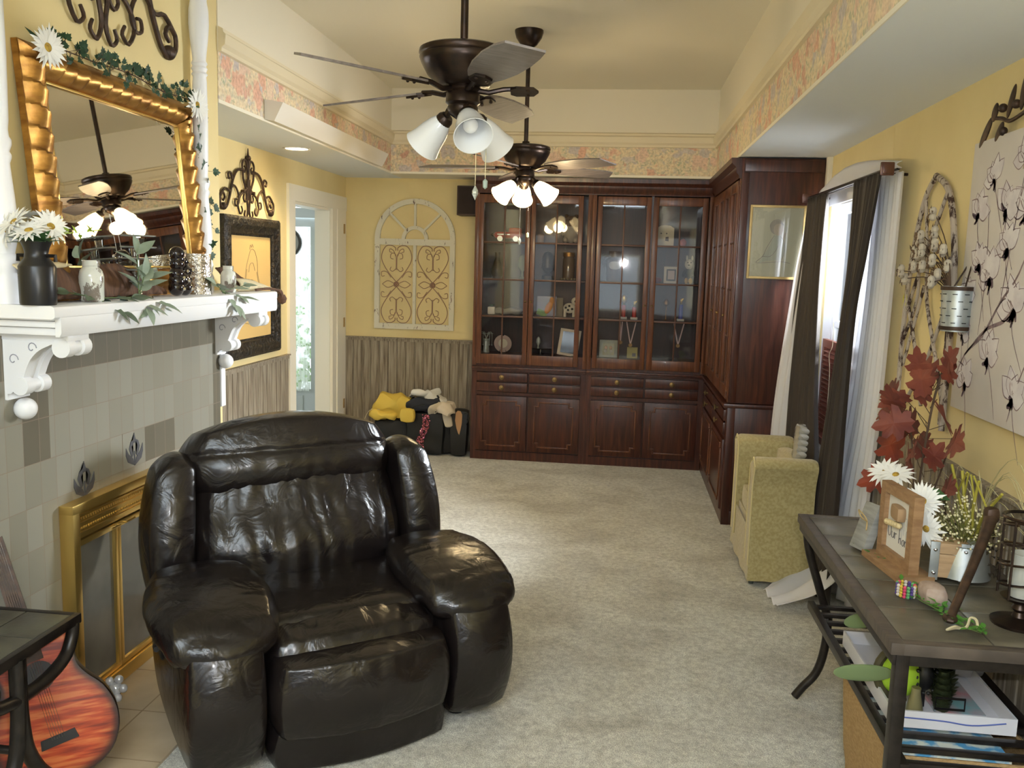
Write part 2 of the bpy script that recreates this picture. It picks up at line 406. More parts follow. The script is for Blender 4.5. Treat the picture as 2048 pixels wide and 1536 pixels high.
def polyleaf(b, base, d, nrm, size, poly, bend=0.15):
    """flat lobed leaf given by an outline (x across, y along)"""
    d = Vector(d).normalized(); nrm = Vector(nrm); sd = d.cross(nrm)
    if sd.length < 1e-3: sd = d.orthogonal()
    sd.normalize(); n = sd.cross(d).normalized(); base = Vector(base)
    c = b.bm.verts.new(base + d*size*0.5)
    vs = [b.bm.verts.new(base + d*(y*size) + sd*(x*size) + n*size*(bend*(abs(x)*0.9 - y*y))) for x, y in poly]
    for i in range(len(vs)):
        b.bm.faces.new((c, vs[i], vs[(i+1) % len(vs)]))
    return b
IVY = [(0,0),(0.16,-0.10),(0.30,0.0),(0.50,0.22),(0.30,0.38),(0.34,0.62),(0.16,0.62),(0,1.0),(-0.16,0.62),(-0.34,0.62),(-0.30,0.38),(-0.50,0.22),(-0.30,0.0),(-0.16,-0.10)]
OAKP = [(0,0),(0.10,0.10),(0.26,0.06),(0.30,0.20),(0.20,0.28),(0.42,0.34),(0.50,0.50),(0.36,0.52),(0.26,0.56),(0.38,0.72),(0.30,0.82),(0.16,0.78),(0.12,0.92),(0,1.02),
        (-0.12,0.92),(-0.16,0.78),(-0.30,0.82),(-0.38,0.72),(-0.26,0.56),(-0.36,0.52),(-0.50,0.50),(-0.42,0.34),(-0.20,0.28),(-0.30,0.20),(-0.26,0.06),(-0.10,0.10)]
def daisy(parent, c, d, r, n=18, layers=2, cr=0.24, droop=0.15, name='petals'):
    """flower head facing d: petals and a centre, both children of parent"""
    M = frame_of(d); c = Vector(c); b = B()
    for l in range(layers):
        for i in range(n):
            a = 2*PI*(i + 0.5*l)/n + random.uniform(-.06,.06)
            dr = M @ Vector((math.cos(a), math.sin(a), 0.12 + 0.22*l + random.uniform(-.08,.08))); nn = M @ Vector((0,0,1))
            leaf(b, c + dr*r*cr*0.5 - nn*0.002*l, dr, nn, r*(1-0.12*l)*random.uniform(.85,1.05), r*0.25, curl=droop, k=4, fold=0.2)
    out(b, name, PETAL, parent)
    b = B(); b.lathe([(0,0.10*r),(r*cr*.5,0.095*r),(r*cr*.85,0.06*r),(r*cr,0.0),(r*cr*.8,-0.05*r),(0,-0.06*r)][::-1], c, 16, M)
    out(b, 'flower_centre', POLLEN, parent)
# ================================================================ ROOM
XL, XLW, XR, YB, SZ, CZ = -1.95, -2.47, 1.30, 7.82, 2.43, 3.12
SY, SX, YF = 7.40, 0.735, -2.40
BY = 4.17
struct(B().bb(-5.6, 1.6, YF-.1, 9.1, -0.06, 0.0), 'floor', CARPET)
b = B(); b.bb(XL-.05, SX+.05, YF, SY+.05, CZ, CZ+.05); struct(b, 'ceiling', CEIL)
# dropped soffits around the tray, flat white undersides
b = B(); b.bb(XLW-.13, XL, BY+.0005, YB+.1, SZ, CZ+.05); struct(b, 'ceiling', SOFF)
b = B(); b.bb(SX, XR+.1, YF, YB+.1, SZ, CZ+.05); struct(b, 'ceiling', SOFF)
b = B(); b.bb(XL, SX, SY, YB+.1, SZ, CZ+.05); struct(b, 'ceiling', CEIL)
# upper faces of the tray, painted
b = B(); b.bb(XL, XL+.006, BY, SY, 2.67, CZ); struct(b, 'wall_upper_left', CREAM)
b = B(); b.bb(SX-.006, SX, YF, SY, 2.67, CZ); struct(b, 'wall_upper_right', CREAM)
b = B(); b.bb(XL+.006, SX-.006, SY-.006, SY, 2.67, CZ); struct(b, 'wall_upper_back', CREAM)
# wallpaper band
b = B(); b.bb(XL, XL+.004, BY, SY, 2.447, 2.67); struct(b, 'trim_1', BORDER)
b = B(); b.bb(SX-.004, SX, YF, SY, 2.447, 2.67); struct(b, 'trim_2', BORDER)
b = B(); b.bb(XL+.004, SX-.004, SY-.004, SY, 2.447, 2.67); struct(b, 'trim_3', BORDER)
b = B(); b.bb(XL, XL+.005, BY, SY, 2.43, 2.447); b.bb(SX-.005, SX, YF, SY, 2.43, 2.447); b.bb(XL, SX, SY-.005, SY, 2.43, 2.447)
struct(b, 'trim_4', TRIMW)
# crown strip above the paper: a stepped moulding run round the tray
CROWN = [(0,2.665),(0.022,2.668),(0.024,2.685),(0.040,2.70),(0.045,2.745),(0.030,2.757),(0.030,2.772),(0,2.785)]
b = B()
b.prism(CROWN, lambda p: (XL+p[0], BY, p[1]), lambda p: (XL+p[0], SY, p[1]))
b.prism(CROWN, lambda p: (SX-p[0], YF, p[1]), lambda p: (SX-p[0], SY, p[1]))
b.prism(CROWN, lambda p: (XL, SY-p[0], p[1]), lambda p: (SX, SY-p[0], p[1]))
struct(b, 'trim_5', mat('crown moulding paint', (0.72,0.64,0.46), 0.6))
# walls
b = B(); b.bb(XLW-.13, XR+.1, YB, YB+.1, 0, SZ); struct(b, 'wall_back', YEL)
b = B(); b.bb(-2.62, XL, YF, BY, 0, CZ+.05); struct(b, 'wall_fireplace', YEL)          # chimney breast
DY0, DY1, DZ = 6.52, 7.40, 2.13
b = B(); b.bb(XLW-.13, XLW, BY, DY0, 0, SZ); b.bb(XLW-.13, XLW, DY1, YB, 0, SZ); b.bb(XLW-.13, XLW, DY0, DY1, DZ, SZ)
struct(b, 'wall_left', YEL)
WY0, WY1, WZ0, WZ1 = 4.62, 5.84, 0.62, 2.12
b = B(); b.bb(XR, XR+.14, YF, WY0, 0, SZ); b.bb(XR, XR+.14, WY1, YB, 0, SZ); b.bb(XR, XR+.14, WY0, WY1, 0, WZ0); b.bb(XR, XR+.14, WY0, WY1, WZ1, SZ)
struct(b, 'wall_right', YEL)
b = B(); x0, x1 = -0.45, 0.38
b.bb(-2.6, x0, YF-.1, YF, 0, CZ); b.bb(x1, 1.4, YF-.1, YF, 0, CZ); b.bb(x0, x1, YF-.1, YF, 0, 0.85); b.bb(x0, x1, YF-.1, YF, 1.95, CZ)
struct(b, 'wall_rear', mat('brown rear wall kept dark', (0.10,0.065,0.045), .6))  # unseen wall, coloured dark so the cabinet glass reflects less haze
b = B()
for z in (0.85, 1.39, 1.91): b.bb(x0, x1, YF-.07, YF-.02, z, z+.04)
for x in (x0, x1-.04): b.bb(x, x+.04, YF-.07, YF-.02, 0.85, 1.95)
w2 = struct(b, 'added_rear_window', TRIMW)  # unseen window, added and sized for its glow in the cabinet glass
out(B().bb(x0, x1, YF-.05, YF-.046, 0.85, 1.95), 'pane', PANE, w2)
# wainscot of narrow weathered boards
def boards(n0, n1, z1, put, w=0.082):
    b = B(); k = max(1, round((n1-n0)/w)); w = (n1-n0)/k
    prof = []
    for i in range(k):
        a = n0+i*w; prof += [(a, 0.004), (a+.004, 0.016), (a+w-.010, 0.016), (a+w-.006, 0.011), (a+w-.003, 0.011), (a+w, 0.004)]
    vs0 = [put(u, d, 0.0) for u, d in prof]; vs1 = [put(u, d, z1) for u, d in prof]
    b.rings([vs0, vs1], closed=False, cap=False); return b
def cap(n0, n1, z, put):
    b = B(); pr = [(0,z-.035),(0.020,z-.035),(0.022,z-.012),(0.034,z-.010),(0.034,z),(0,z)]
    b.prism(pr, lambda p: put(n0, p[0], p[1]), lambda p: put(n1, p[0], p[1])); return b
pb = lambda u, d, z: (u, YB-d, z); pl = lambda u, d, z: (XLW+d, u, z); pr_ = lambda u, d, z: (XR-d, u, z)
struct(boards(XLW, -1.24, 0.98, pb), 'trim_6', BOARD, smooth=False); struct(cap(XLW, -1.24, 1.015, pb), 'trim_7', BOARD)
struct(boards(BY, 6.385, 0.95, pl), 'trim_8', BOARD, smooth=False); struct(cap(BY, 6.385, 0.985, pl), 'trim_9', BOARD)
struct(boards(YF, 4.50, 0.97, pr_), 'trim_10', BOARD, smooth=False); struct(cap(YF, 4.50, 1.0, pr_), 'trim_11', BOARD)
# cased opening on the left
b = B()
b.bb(XLW, XLW+.022, 6.395, DY0, 0, DZ+.12); b.bb(XLW, XLW+.022, DY0, 7.79, DZ, DZ+.12)
b.bb(XLW, XLW+.022, DY1, 7.53, 0, DZ); b.bb(XLW, XLW+.016, 7.53, 7.79, 0, DZ); b.bb(XLW, XLW+.030, 7.51, 7.545, 0, DZ)
b.bb(XLW-.13, XLW, DY1-.02, DY1, 0, DZ); b.bb(XLW-.13, XLW, DY0, DY0+.02, 0, DZ); b.bb(XLW-.13, XLW, DY0, DY1, DZ-.02, DZ)
d1 = struct(b, 'door_1', TRIMW)
for z in (0.36, 1.10, 1.93):
    out(B().bb(XLW+.016, XLW+.024, 7.715, 7.745, z, z+.085, 0.002), 'hinge_plate', mat('dull brass hinge', (0.40,0.27,0.12), 0.4, 0.7), d1)
# white strip at the fireplace corner below the mantel, and the strip beside the cabinet
b = B(); b.bb(XL, XL+.018, 4.125, 4.172, 0.96, 1.40, 0.003); struct(b, 'trim_12', WHITE)
b = B(); b.bb(1.268, XR, 5.885, 5.935, 0.0, SZ, 0.003); struct(b, 'trim_13', TRIMW)
# ---- porch room seen through the opening
PW = mat('pale blue grey porch paint', (0.60,0.63,0.62), 0.6)
b = B(); b.bb(-5.6, -3.98, 9.0, 9.1, 0, 2.5); b.bb(-3.08, -2.5, 9.0, 9.1, 0, 2.5); b.bb(-3.98, -3.08, 9.0, 9.1, 2.36, 2.5); struct(b, 'wall_porch_back', PW)
b = B(); b.bb(-5.7, -5.6, 4.5, 9.1, 0, 2.5); b.bb(-5.6, -2.6, 4.4, 4.5, 0, 2.5); b.bb(-2.60, -2.5, 7.92, 9.0, 0, 2.5); struct(b, 'wall_porch_side', PW)
b = B(); b.bb(-5.7, -2.6, 4.4, 9.1, 2.5, 2.55); struct(b, 'ceiling', CEIL)
b = B(); b.bb(-3.98, -3.08, 8.97, 9.0, 2.12, 2.22); b.bb(-3.13, -3.08, 8.97, 9.1, 0, 2.2); b.bb(-3.98, -3.93, 8.97, 9.1, 0, 2.2)
b.bb(-3.93, -3.79, 9.02, 9.06, 0, 2.12); b.bb(-3.225, -3.13, 9.02, 9.06, 0, 2.12); b.bb(-3.79, -3.225, 9.02, 9.06, 0, 0.32); b.bb(-3.79, -3.225, 9.02, 9.06, 2.03, 2.12)
b.bb(-3.70, -3.31, 9.005, 9.02, 0.08, 0.25, 0.004)
d2 = struct(b, 'door_2', PW)
out(B().bb(-3.79, -3.225, 9.035, 9.041, 0.32, 2.03), 'pane', PANE, d2)
out(B().bb(-3.93, -3.13, 9.04, 9.045, 2.22, 2.36), 'pane', PANE, d2)
def lace_mat():
    m = bpy.data.materials.new('white lace'); m.use_nodes = True; nt = m.node_tree; nt.nodes.clear()
    o = nt.nodes.new('ShaderNodeOutputMaterial'); tr = nt.nodes.new('ShaderNodeBsdfTransparent'); tl = nt.nodes.new('ShaderNodeBsdfTranslucent'); df = nt.nodes.new('ShaderNodeBsdfDiffuse')
    for q in (tl, df): q.inputs[0].default_value = (0.72,0.74,0.66,1)
    a = nt.nodes.new('ShaderNodeMixShader'); nt.links.new(tl.outputs[0], a.inputs[1]); nt.links.new(df.outputs[0], a.inputs[2])
    tc = nt.nodes.new('ShaderNodeTexCoord'); v = nt.nodes.new('ShaderNodeTexVoronoi'); v.inputs['Scale'].default_value = 28
    nt.links.new(tc.outputs['Object'], v.inputs['Vector'])
    cr = ramp(nt, v.outputs['Distance'], [(0.25,(0.25,)*3),(0.5,(0.85,)*3)])
    mx = nt.nodes.new('ShaderNodeMixShader'); nt.links.new(cr.outputs[0], mx.inputs[0])
    nt.links.new(tr.outputs[0], mx.inputs[1]); nt.links.new(a.outputs[0], mx.inputs[2]); nt.links.new(mx.outputs[0], o.inputs[0]); return m
b = B(); b.grid(lambda u, v: (-3.80+0.58*u, 8.985+0.014*math.sin(u*2*PI*11)*(0.5+0.5*v), 0.30+1.72*v), 90, 4)
o = out(b, 'lace_curtain', lace_mat()); tag(o, 'white lace curtain gathered over the glass of the porch door', 'curtain')
b = B(); Mx = Matrix.Rotation(R(90), 4, 'X')
b.lathe([(0,0),(0.150,0),(0.150,0.030),(0.128,0.036),(0.122,0.022),(0,0.022)], (-3.44,8.955,1.86), 36, Mx)
t = thing('wall_clock', 'round dark-rimmed disc hanging in front of the porch door', 'wall decoration', (-3.44,8.955,1.70))
out(b, 'rim', mat('dark clock rim', (0.07,0.065,0.06), 0.4), t)
b = B(); b.lathe([(0,0.024),(0.121,0.024),(0.121,0.027),(0,0.027)], (-3.44,8.955,1.86), 36, Mx); out(b, 'dial', mat('grey clock face', (0.30,0.29,0.25), 0.5), t)
# shrubs outside the porch door
b = B()
for i in range(420):
    c = (random.uniform(-5.2,-2.2), random.uniform(10.6,11.8), abs(random.gauss(0,0.75)))
    leaf(b, c, (random.uniform(-1,1), random.uniform(-1,.2), random.uniform(-.4,1)), (0,-1,.4), random.uniform(.12,.26), .10, k=2)
for x in (-4.7,-3.9,-3.3,-2.6): b.tube([(x,11.2,0),(x+.05,11.2,1.1)], 0.03, 5)
o = out(b, 'hedge', mat('yellow green shrub leaf', (0.16,0.28,0.06), 0.6)); tag(o, 'green shrubs growing outside the porch door', 'shrub')
b = B(); b.bb(-6.5, -1.4, 9.1, 13, -0.08, -0.02); struct(b, 'floor', mat('pale patio', (0.5,0.5,0.46), 0.9)); 
# ---- recessed lamp
t = thing('recessed_light', 'round recessed ceiling light over the left nook, switched on', 'ceiling light', (-2.19,5.86,SZ))
b = B(); b.lathe([(0.075,-.003),(0.092,-.006),(0.095,0.0),(0.075,0.0)], (-2.19,5.86,SZ), 32, cap=False); out(b, 'trim_ring', WHITE, t)
b = B(); b.lathe([(0,-.004),(0.074,-.002),(0.074,0.0),(0,0.0)], (-2.19,5.86,SZ), 28); out(b, 'lamp_lens', mat('lit lamp lens', (1,.9,.7), 0.5, emis=(1.0,0.80,0.50), estr=14), t)
l = bpy.data.lights.new('recessed_lamp', 'SPOT'); l.energy = 34; l.color = (1.0,0.72,0.36); l.spot_size = R(125); l.spot_blend = 0.7; l.shadow_soft_size = 0.05
o = bpy.data.objects.new('recessed_lamp', l); COL.objects.link(o); o.location = (-2.19,5.86,SZ-.02)
# ---- right window
b = B()
b.bb(XR-.022, XR, 4.50, WY0, 0.50, 2.21, 0.003); b.bb(XR-.022, XR, WY0, 5.885, WZ1, 2.21, 0.003); b.bb(XR-.05, XR, 4.48, 5.885, 0.56, WZ0, 0.003)
b.bb(XR+.05, XR+.09, WY0, WY0+.05, WZ0, WZ1); b.bb(XR+.05, XR+.09, WY1-.05, WY1, WZ0, WZ1); b.bb(XR+.05, XR+.09, WY0, WY1, WZ0, WZ0+.05); b.bb(XR+.05, XR+.09, WY0, WY1, WZ1-.05, WZ1); b.bb(XR+.05, XR+.09, WY0, WY1, 1.37, 1.41)
for q in ((WY0,WY0+.006,WZ0,WZ1),(WY1-.006,WY1,WZ0,WZ1),(WY0,WY1,WZ0,WZ0+.006),(WY0,WY1,WZ1-.006,WZ1)): b.bb(XR+.001, XR+.14, q[0], q[1], q[2], q[3])
w1 = struct(b, 'window_1', WHITE)
out(B().bb(XR+.068, XR+.072, WY0+.05, WY1-.05, WZ0+.05, WZ1-.05), 'pane', PANE, w1)
# louvred shutter in the lower half
RED = mat('reddish brown stained slats', (0.16,0.040,0.022), 0.4)
t = thing('window_shutter', 'reddish brown louvred shutter in the lower half of the right window', 'shutter', (XR+.02, 5.23, WZ0))
b = B(); b.bb(XR+.008, XR+.032, WY0, WY0+.05, WZ0, 1.28); b.bb(XR+.008, XR+.032, WY1-.05, WY1, WZ0, 1.28); b.bb(XR+.008, XR+.032, WY0, WY1, 1.24, 1.29); b.bb(XR+.008, XR+.032, WY0, WY1, WZ0, WZ0+.05)
b.bb(XR+.008, XR+.032, 5.20, 5.25, WZ0, 1.28); out(b, 'shutter_frame', RED, t)
b = B(); z = WZ0+.07
while z < 1.23: b.box((XR+.02, 5.23, z), (.034, 1.14, .005), (0, R(-32), 0)); z += .028
out(b, 'slats', RED, t)
# long wedge shaped box on the left wallpaper band
t = B(); pf = [(0,2.440),(0.055,2.432),(0.105,2.530),(0,2.545)]
t.prism(pf, lambda p: (XL+.006+p[0], 4.72, p[1]), lambda p: (XL+.006+p[0], 6.92, p[1]))
o = out(t, 'light_box', mat('white painted box', (0.74,0.70,0.62), 0.6)); tag(o, 'long white angled box fixed over the left wallpaper band', 'wall box')
# speaker beside the cabinet
t = thing('wall_speaker', 'small dark brown box speaker high on the wall beside the cabinet', 'speaker', (-1.345, 7.72, 2.11))
out(B().bb(-1.42, -1.25, 7.62, 7.815, 2.11, 2.36, 0.006), 'speaker_body', mat('dark brown veneer', (0.05,0.025,0.018), 0.5), t)
out(B().bb(-1.408, -1.262, 7.612, 7.62, 2.122, 2.348, 0.003), 'speaker_grille', mat('speaker cloth', (0.03,0.02,0.018), 0.9, bump=0.5, bscale=300), t)
# ================================================================ CABINETS
KNOB = mat('aged brass knob', (0.26,0.18,0.08), 0.4, 0.8)
MUNT = mat('dark caming', (0.10,0.045,0.028), 0.35, 0.2)
SHZ = (1.895, 1.580, 1.265)
def china_cabinet(name, label, x0, x1, doors, M=None, fy=7.53, by=7.80, cap0=True):
    """two-door glazed cabinet on a cupboard base; built along x facing -y, M moves it where needed"""
    M = M or Matrix.Identity(4)
    def o_(b, n, m, p, **k): b.xf(M); return out(b, n, m, p, **k)
    base = M @ Vector(((x0+x1)/2, (fy+by)/2, 0))
    t = thing(name, label, 'display cabinet', base, group=None)
    cy = fy - 0.0
    # lower body, set inside a face frame
    b = B(); b.bb(x0, x1, fy+.02, by, 0.0, 0.80); b.bb(x0, x1, fy, fy+.03, 0.0, .075); b.bb(x0, x0+.045, fy, fy+.03, 0, .80); b.bb(x1-.045, x1, fy, fy+.03, 0, .80); b.bb(x0, x1, fy, fy+.03, .775, .80); b.bb(x0, x1, fy, fy+.03, .575, .60)
    o_(b, 'base_body', MAHOG, t)
    b = B(); b.bb(x0-.0, x1+.0, fy-.028, by, 0.80, 0.822, .005); b.bb(x0, x1, fy-.015, by, 0.785, 0.80, .003); o_(b, 'counter_ledge', MAHOG, t)
    xm = (x0+x1)/2
    for (a, c) in ((x0+.045, xm-.008), (xm+.008, x1-.045)):
        for (z0, z1) in ((.695,.770),(.605,.682)):
            b = B(); b.bb(a, c, fy-.014, fy+.02, z0, z1, .004); d = o_(b, 'drawer', MAHOG, t)
            b = B(); b.lathe([(0,0),(.008,0),(.008,.012),(.020,.016),(.021,.021),(.012,.026),(0,.028)], ((a+c)/2, fy-.014, (z0+z1)/2), 14, Matrix.Rotation(R(90),4,'X'))
            o_(b, 'knob', KNOB, d)
        b = B(); b.bb(a, c, fy-.012, fy+.02, .085, .565, .004); d = o_(b, 'cupboard_door', MAHOG, t)
        # raised moulding with notched corners
        i = .055; n_ = .035; X0, X1, Z0, Z1 = a+i, c-i, .085+.045, .565-.04
        path = [(X0+n_,Z0),(X1-n_,Z0),(X1-n_,Z0+n_),(X1,Z0+n_),(X1,Z1-n_),(X1-n_,Z1-n_),(X1-n_,Z1),(X0+n_,Z1),(X0+n_,Z1-n_),(X0,Z1-n_),(X0,Z0+n_),(X0+n_,Z0+n_)]
        b = B()
        for k in range(len(path)):
            p, q = path[k], path[(k+1) % len(path)]
            b.box(((p[0]+q[0])/2, fy-.014, (p[1]+q[1])/2), (abs(p[0]-q[0])+.013, .014, abs(p[1]-q[1])+.013), bev=.004)
        o_(b, 'panel_moulding', MAHOG_LIT, d)  # lighter tone paints highlights along the moulding edges
    # upper carcass
    b = B(); b.bb(x0, x0+.02, fy+.02, by, .822, 2.40); b.bb(x1-.02, x1, fy+.02, by, .822, 2.40); b.bb(x0, x1, fy+.02, by, 2.30, 2.42); b.bb(x0, x1, fy+.01, by, .822, .930)
    b.bb(xm-.011, xm+.011, fy+.02, fy+.06, .9, 2.3)
    o_(b, 'upper_case', MAHOG, t)
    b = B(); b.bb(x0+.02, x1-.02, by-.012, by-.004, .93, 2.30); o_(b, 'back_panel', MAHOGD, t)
    b = B(); cr = [(fy+.02,2.295),(fy-.012,2.295),(fy-.014,2.312),(fy-.030,2.330),(fy-.034,2.365),(fy-.062,2.392),(fy-.066,2.425),(fy+.02,2.425)]
    b.prism(cr, lambda p: (x0, p[0], p[1]), lambda p: (x1, p[0], p[1])); o_(b, 'cornice', MAHOG, t)
    for z in SHZ:
        b = B(); b.bb(x0+.022, x1-.022, fy+.035, by-.013, z-.018, z, .002); o_(b, 'shelf', MAHOG, t)
    # glazed doors
    for (ox0, ox1, gx0, gx1) in doors:
        b = B(); zt, zb = 2.285, .845; g1, g0 = 2.215, .930
        b.bb(ox0, gx0, fy-.012, fy+.02, zb, zt, .004); b.bb(gx1, ox1, fy-.012, fy+.02, zb, zt, .004)
        b.bb(gx0, gx1, fy-.012, fy+.02, g1, zt, .004); b.bb(gx0, gx1, fy-.012, fy+.02, zb, g0, .004)
        d = o_(b, 'glass_door', MAHOG_LIT, t)
        b = B(); b.bb(gx0-.005, gx1+.005, fy+.004, fy+.007, g0-.005, g1+.005); o_(b, 'pane', PANED, d)
        b = B(); gm = (gx0+gx1)/2; b.bb(gm-.006, gm+.006, fy-.004, fy+.014, g0, g1, .002)
        for z in SHZ: b.bb(gx0, gx1, fy-.003, fy+.013, z-.015, z-.003, .002)
        o_(b, 'glazing_bars', MUNT, d)
        b = B(); kx = ox1-.022 if (gx0+gx1)/2 < xm else ox0+.022
        b.ball((kx, fy-.02, 1.39), .009, 8); o_(b, 'keyhole_knob', KNOB, d)
    for px in (x0, x1-.035):                     # fluted pilasters at the outer edges
        b = B(); b.bb(px, px+.035, fy-.004, fy+.02, .83, 2.295, .004); b.bb(px+.011, px+.024, fy-.012, fy+.0, .90, 2.25, .004)
        o_(b, 'corner_post', MAHOG_LIT, t)
    return t
china_cabinet('china_cabinet', 'dark mahogany glazed cabinet on the back wall, left one, behind the lit fan', -1.24, -.2505, [(-1.205,-.768,-1.165,-.808),(-.762,-.325,-.722,-.365)])
china_cabinet('china_cabinet', 'dark mahogany glazed cabinet on the back wall, right one, holding the trophies', -.2495, .745, [(-.205,.238,-.165,.198),(.255,.700,.300,.655)])
# side cabinet along the right wall: local x -> world -y ... turned so that it faces -x
Ms = Matrix.Translation((0.75, 7.52, 0)) @ Matrix.Rotation(R(-90), 4, 'Z') @ Matrix.Translation((0, 0, 0))
sc = china_cabinet('china_cabinet', 'dark mahogany glazed cabinet returning along the right wall, end panel to the camera', 0.02, 1.555,
    [(.06,.415,.10,.375),(.425,.78,.465,.74),(.79,1.145,.83,1.105),(1.155,1.505,1.195,1.465)], M=Ms, fy=0.0, by=.53)
# plain end panels facing the room, projecting base
b = B(); b.bb(.752, 1.266, 5.938, 5.962, .83, 2.42, .003); b.bb(.768, 1.262, 5.926, 5.94, 2.335, 2.41, .004); b.bb(.752, .80, 5.928, 5.94, .83, 2.33, .004)
out(b, 'end_panel', MAHOG, sc)
b = B(); b.bb(.752, 1.266, 5.93, 5.962, .0, .80, .003); b.bb(.72, 1.266, 5.905, 6.0, .80, .826, .006); b.bb(.748, .80, 5.918, 5.94, 0, .80, .004); b.bb(.80, 1.262, 5.922, 5.94, 0, .09, .004)
out(b, 'base_end_panel', MAHOG, sc)
# ---- framed drawing on the end panel
t = thing('framed_drawing', 'thin gold framed pale drawing of a kneeling small child on the cabinet end', 'picture', (.985, 5.925, 1.655))
b = B(); X0, X1, Z0, Z1, Y = .815, 1.165, 1.655, 2.125, 5.925
for q in ((X0,X1,Z0,Z0+.016),(X0,X1,Z1-.016,Z1)): b.bb(q[0], q[1], Y-.022, Y, q[2], q[3], .003)
for q in ((X0,X0+.016),(X1-.016,X1)): b.bb(q[0], q[1], Y-.022, Y, Z0, Z1, .003)
out(b, 'frame', mat('pale gold frame', (0.50,0.36,0.15), 0.4, 0.5), t)
out(B().bb(X0+.014, X1-.014, Y-.010, Y-.004, Z0+.014, Z1-.014), 'paper', mat('cream drawing paper', (0.72,0.68,0.50), 0.8), t)
INK = mat('faint brown pencil line', (0.40,0.34,0.29), 0.9); SKIN = mat('pale pink wash', (0.68,0.58,0.44), 0.9); GWN = mat('pale blue green wash', (0.63,0.63,0.50), 0.9); HAIR_ = mat('faint brown hair wash', (0.52,0.46,0.37), 0.9)
def flat(b, pts, y, n=None): b.prism(pts, lambda p: (p[0], y, p[1]), lambda p: (p[0], y-.0008, p[1])); return b
def ell(cx, cz, rx, rz, n=20, a0=0, a1=2*PI): return [(cx+rx*math.cos(a0+(a1-a0)*i/n), cz+rz*math.sin(a0+(a1-a0)*i/n)) for i in range(n if a1-a0 > 6.2 else n+1)]
cx = .995
b = B(); flat(b, ell(cx-.008, 1.985, .042, .046), Y-.0105); out(b, 'child_hair', HAIR_, t)
b = B(); flat(b, ell(cx+.004, 1.972, .032, .038), Y-.0115); flat(b, [(cx+.03,1.90),(cx+.05,1.93),(cx+.055,1.955),(cx+.04,1.95)], Y-.0115); out(b, 'child_face', SKIN, t)
b = B(); flat(b, [(cx-.02,1.935),(cx+.02,1.935),(cx+.045,1.89),(cx+.05,1.82),(cx+.03,1.775),(cx-.06,1.772),(cx-.11,1.755),(cx-.085,1.80),(cx-.06,1.84),(cx-.035,1.89)], Y-.0105); out(b, 'child_gown', GWN, t)
b = B()
for pts in ([(cx-.02,1.935),(cx-.045,1.89),(cx-.065,1.85),(cx-.085,1.80),(cx-.125,1.762),(cx-.09,1.757),(cx+.03,1.768),(cx+.09,1.758)], [(cx+.02,1.93),(cx+.045,1.89),(cx+.05,1.83),(cx+.035,1.778)], [(cx-.09,1.80),(cx-.04,1.80),(cx-.01,1.83),(cx+.01,1.87)], [(cx-.05,1.985),(cx-.046,2.01),(cx-.02,2.032),(cx+.012,2.03),(cx+.035,2.0)]):
    b.tube([(p[0], Y-.0118, p[1]) for p in spline([(q[0],q[1],0) for q in pts], 4)], .0016, 5)
out(b, 'pencil_lines', INK, t)
out(B().bb(X0+.012, X1-.012, Y-.016, Y-.0145, Z0+.012, Z1-.012), 'glazing', PANE, t)

# ================================================================ THINGS BEHIND THE GLASS
Yc = 7.66
S0, S1, S2, S3 = .931, 1.266, 1.581, 1.896
def M_(n, c, r=.5, me=0.0, **k): return mat(n, c, r, me, **k)
cream = M_('cream ceramic', (0.70,0.66,0.54), .35); dkbr = M_('dark brown ceramic', (0.07,0.04,0.03), .3); redp = M_('red enamel', (0.45,0.02,0.015), .3, coat=.5)
# red model car
t = thing('toy_car', 'red toy car with round silver lamps on the top left cabinet shelf', 'toy', (-1.0,Yc,S3))
b = B(); b.blob((-.97,Yc,S3+.055), (.26,.10,.06), .5, 5); b.blob((-.91,Yc,S3+.095), (.12,.085,.05), .5, 5); out(b, 'car_body', redp, t)
b = B(); b.bb(-1.06,-.95,Yc-.054,Yc-.049,S3+.055,S3+.063); out(b, 'trim_strip', CHROME, t)
for x, y in ((-1.035,-.052),(-.90,-.052),(-1.035,.052),(-.90,.052)):
    b = B(); b.cyl((x,Yc+y-.008,S3+.024),(x,Yc+y+.008,S3+.024),.024,n=16); out(b, 'wheel', CHROME, t)
for z in (.075,.06):
    b = B(); b.ball((-1.105, Yc-.03+ (z-.06)*4, S3+.055), .014, 8); out(b, 'headlamp', CHROME, t)
# bear
t = thing('teddy_bear', 'pale soft bear sitting on the top shelf of the left cabinet', 'soft toy', (-.43,Yc,S3))
bw = M_('cream plush', (0.45,0.40,0.33), .95, sheen=.3); bb_ = M_('brown plush', (0.14,0.085,0.05), .95, sheen=.3)
b = B(); b.ball((-.43,Yc,S3+.075),(.062,.05,.075)); b.ball((-.475,Yc-.04,S3+.025),(.024,.04,.024)); b.ball((-.385,Yc-.04,S3+.025),(.024,.04,.024)); b.ball((-.487,Yc-.01,S3+.10),(.020,.024,.042),rot=(0,R(25),0)); b.ball((-.373,Yc-.01,S3+.10),(.020,.024,.042),rot=(0,R(-25),0)); out(b, 'bear_body', bw, t)
b = B(); b.ball((-.43,Yc-.005,S3+.185),(.052,.046,.048)); b.ball((-.47,Yc,S3+.225),.019,8); b.ball((-.39,Yc,S3+.225),.019,8); b.ball((-.43,Yc-.048,S3+.175),(.02,.014,.016),8); out(b, 'bear_head', bb_, t)
b = B(); [b.ball((-.43+s*.017,Yc-.047,S3+.197),.005,6) for s in (-1,1)]; b.ball((-.43,Yc-.063,S3+.180),.006,6); out(b, 'bear_face', BLACKP, t)
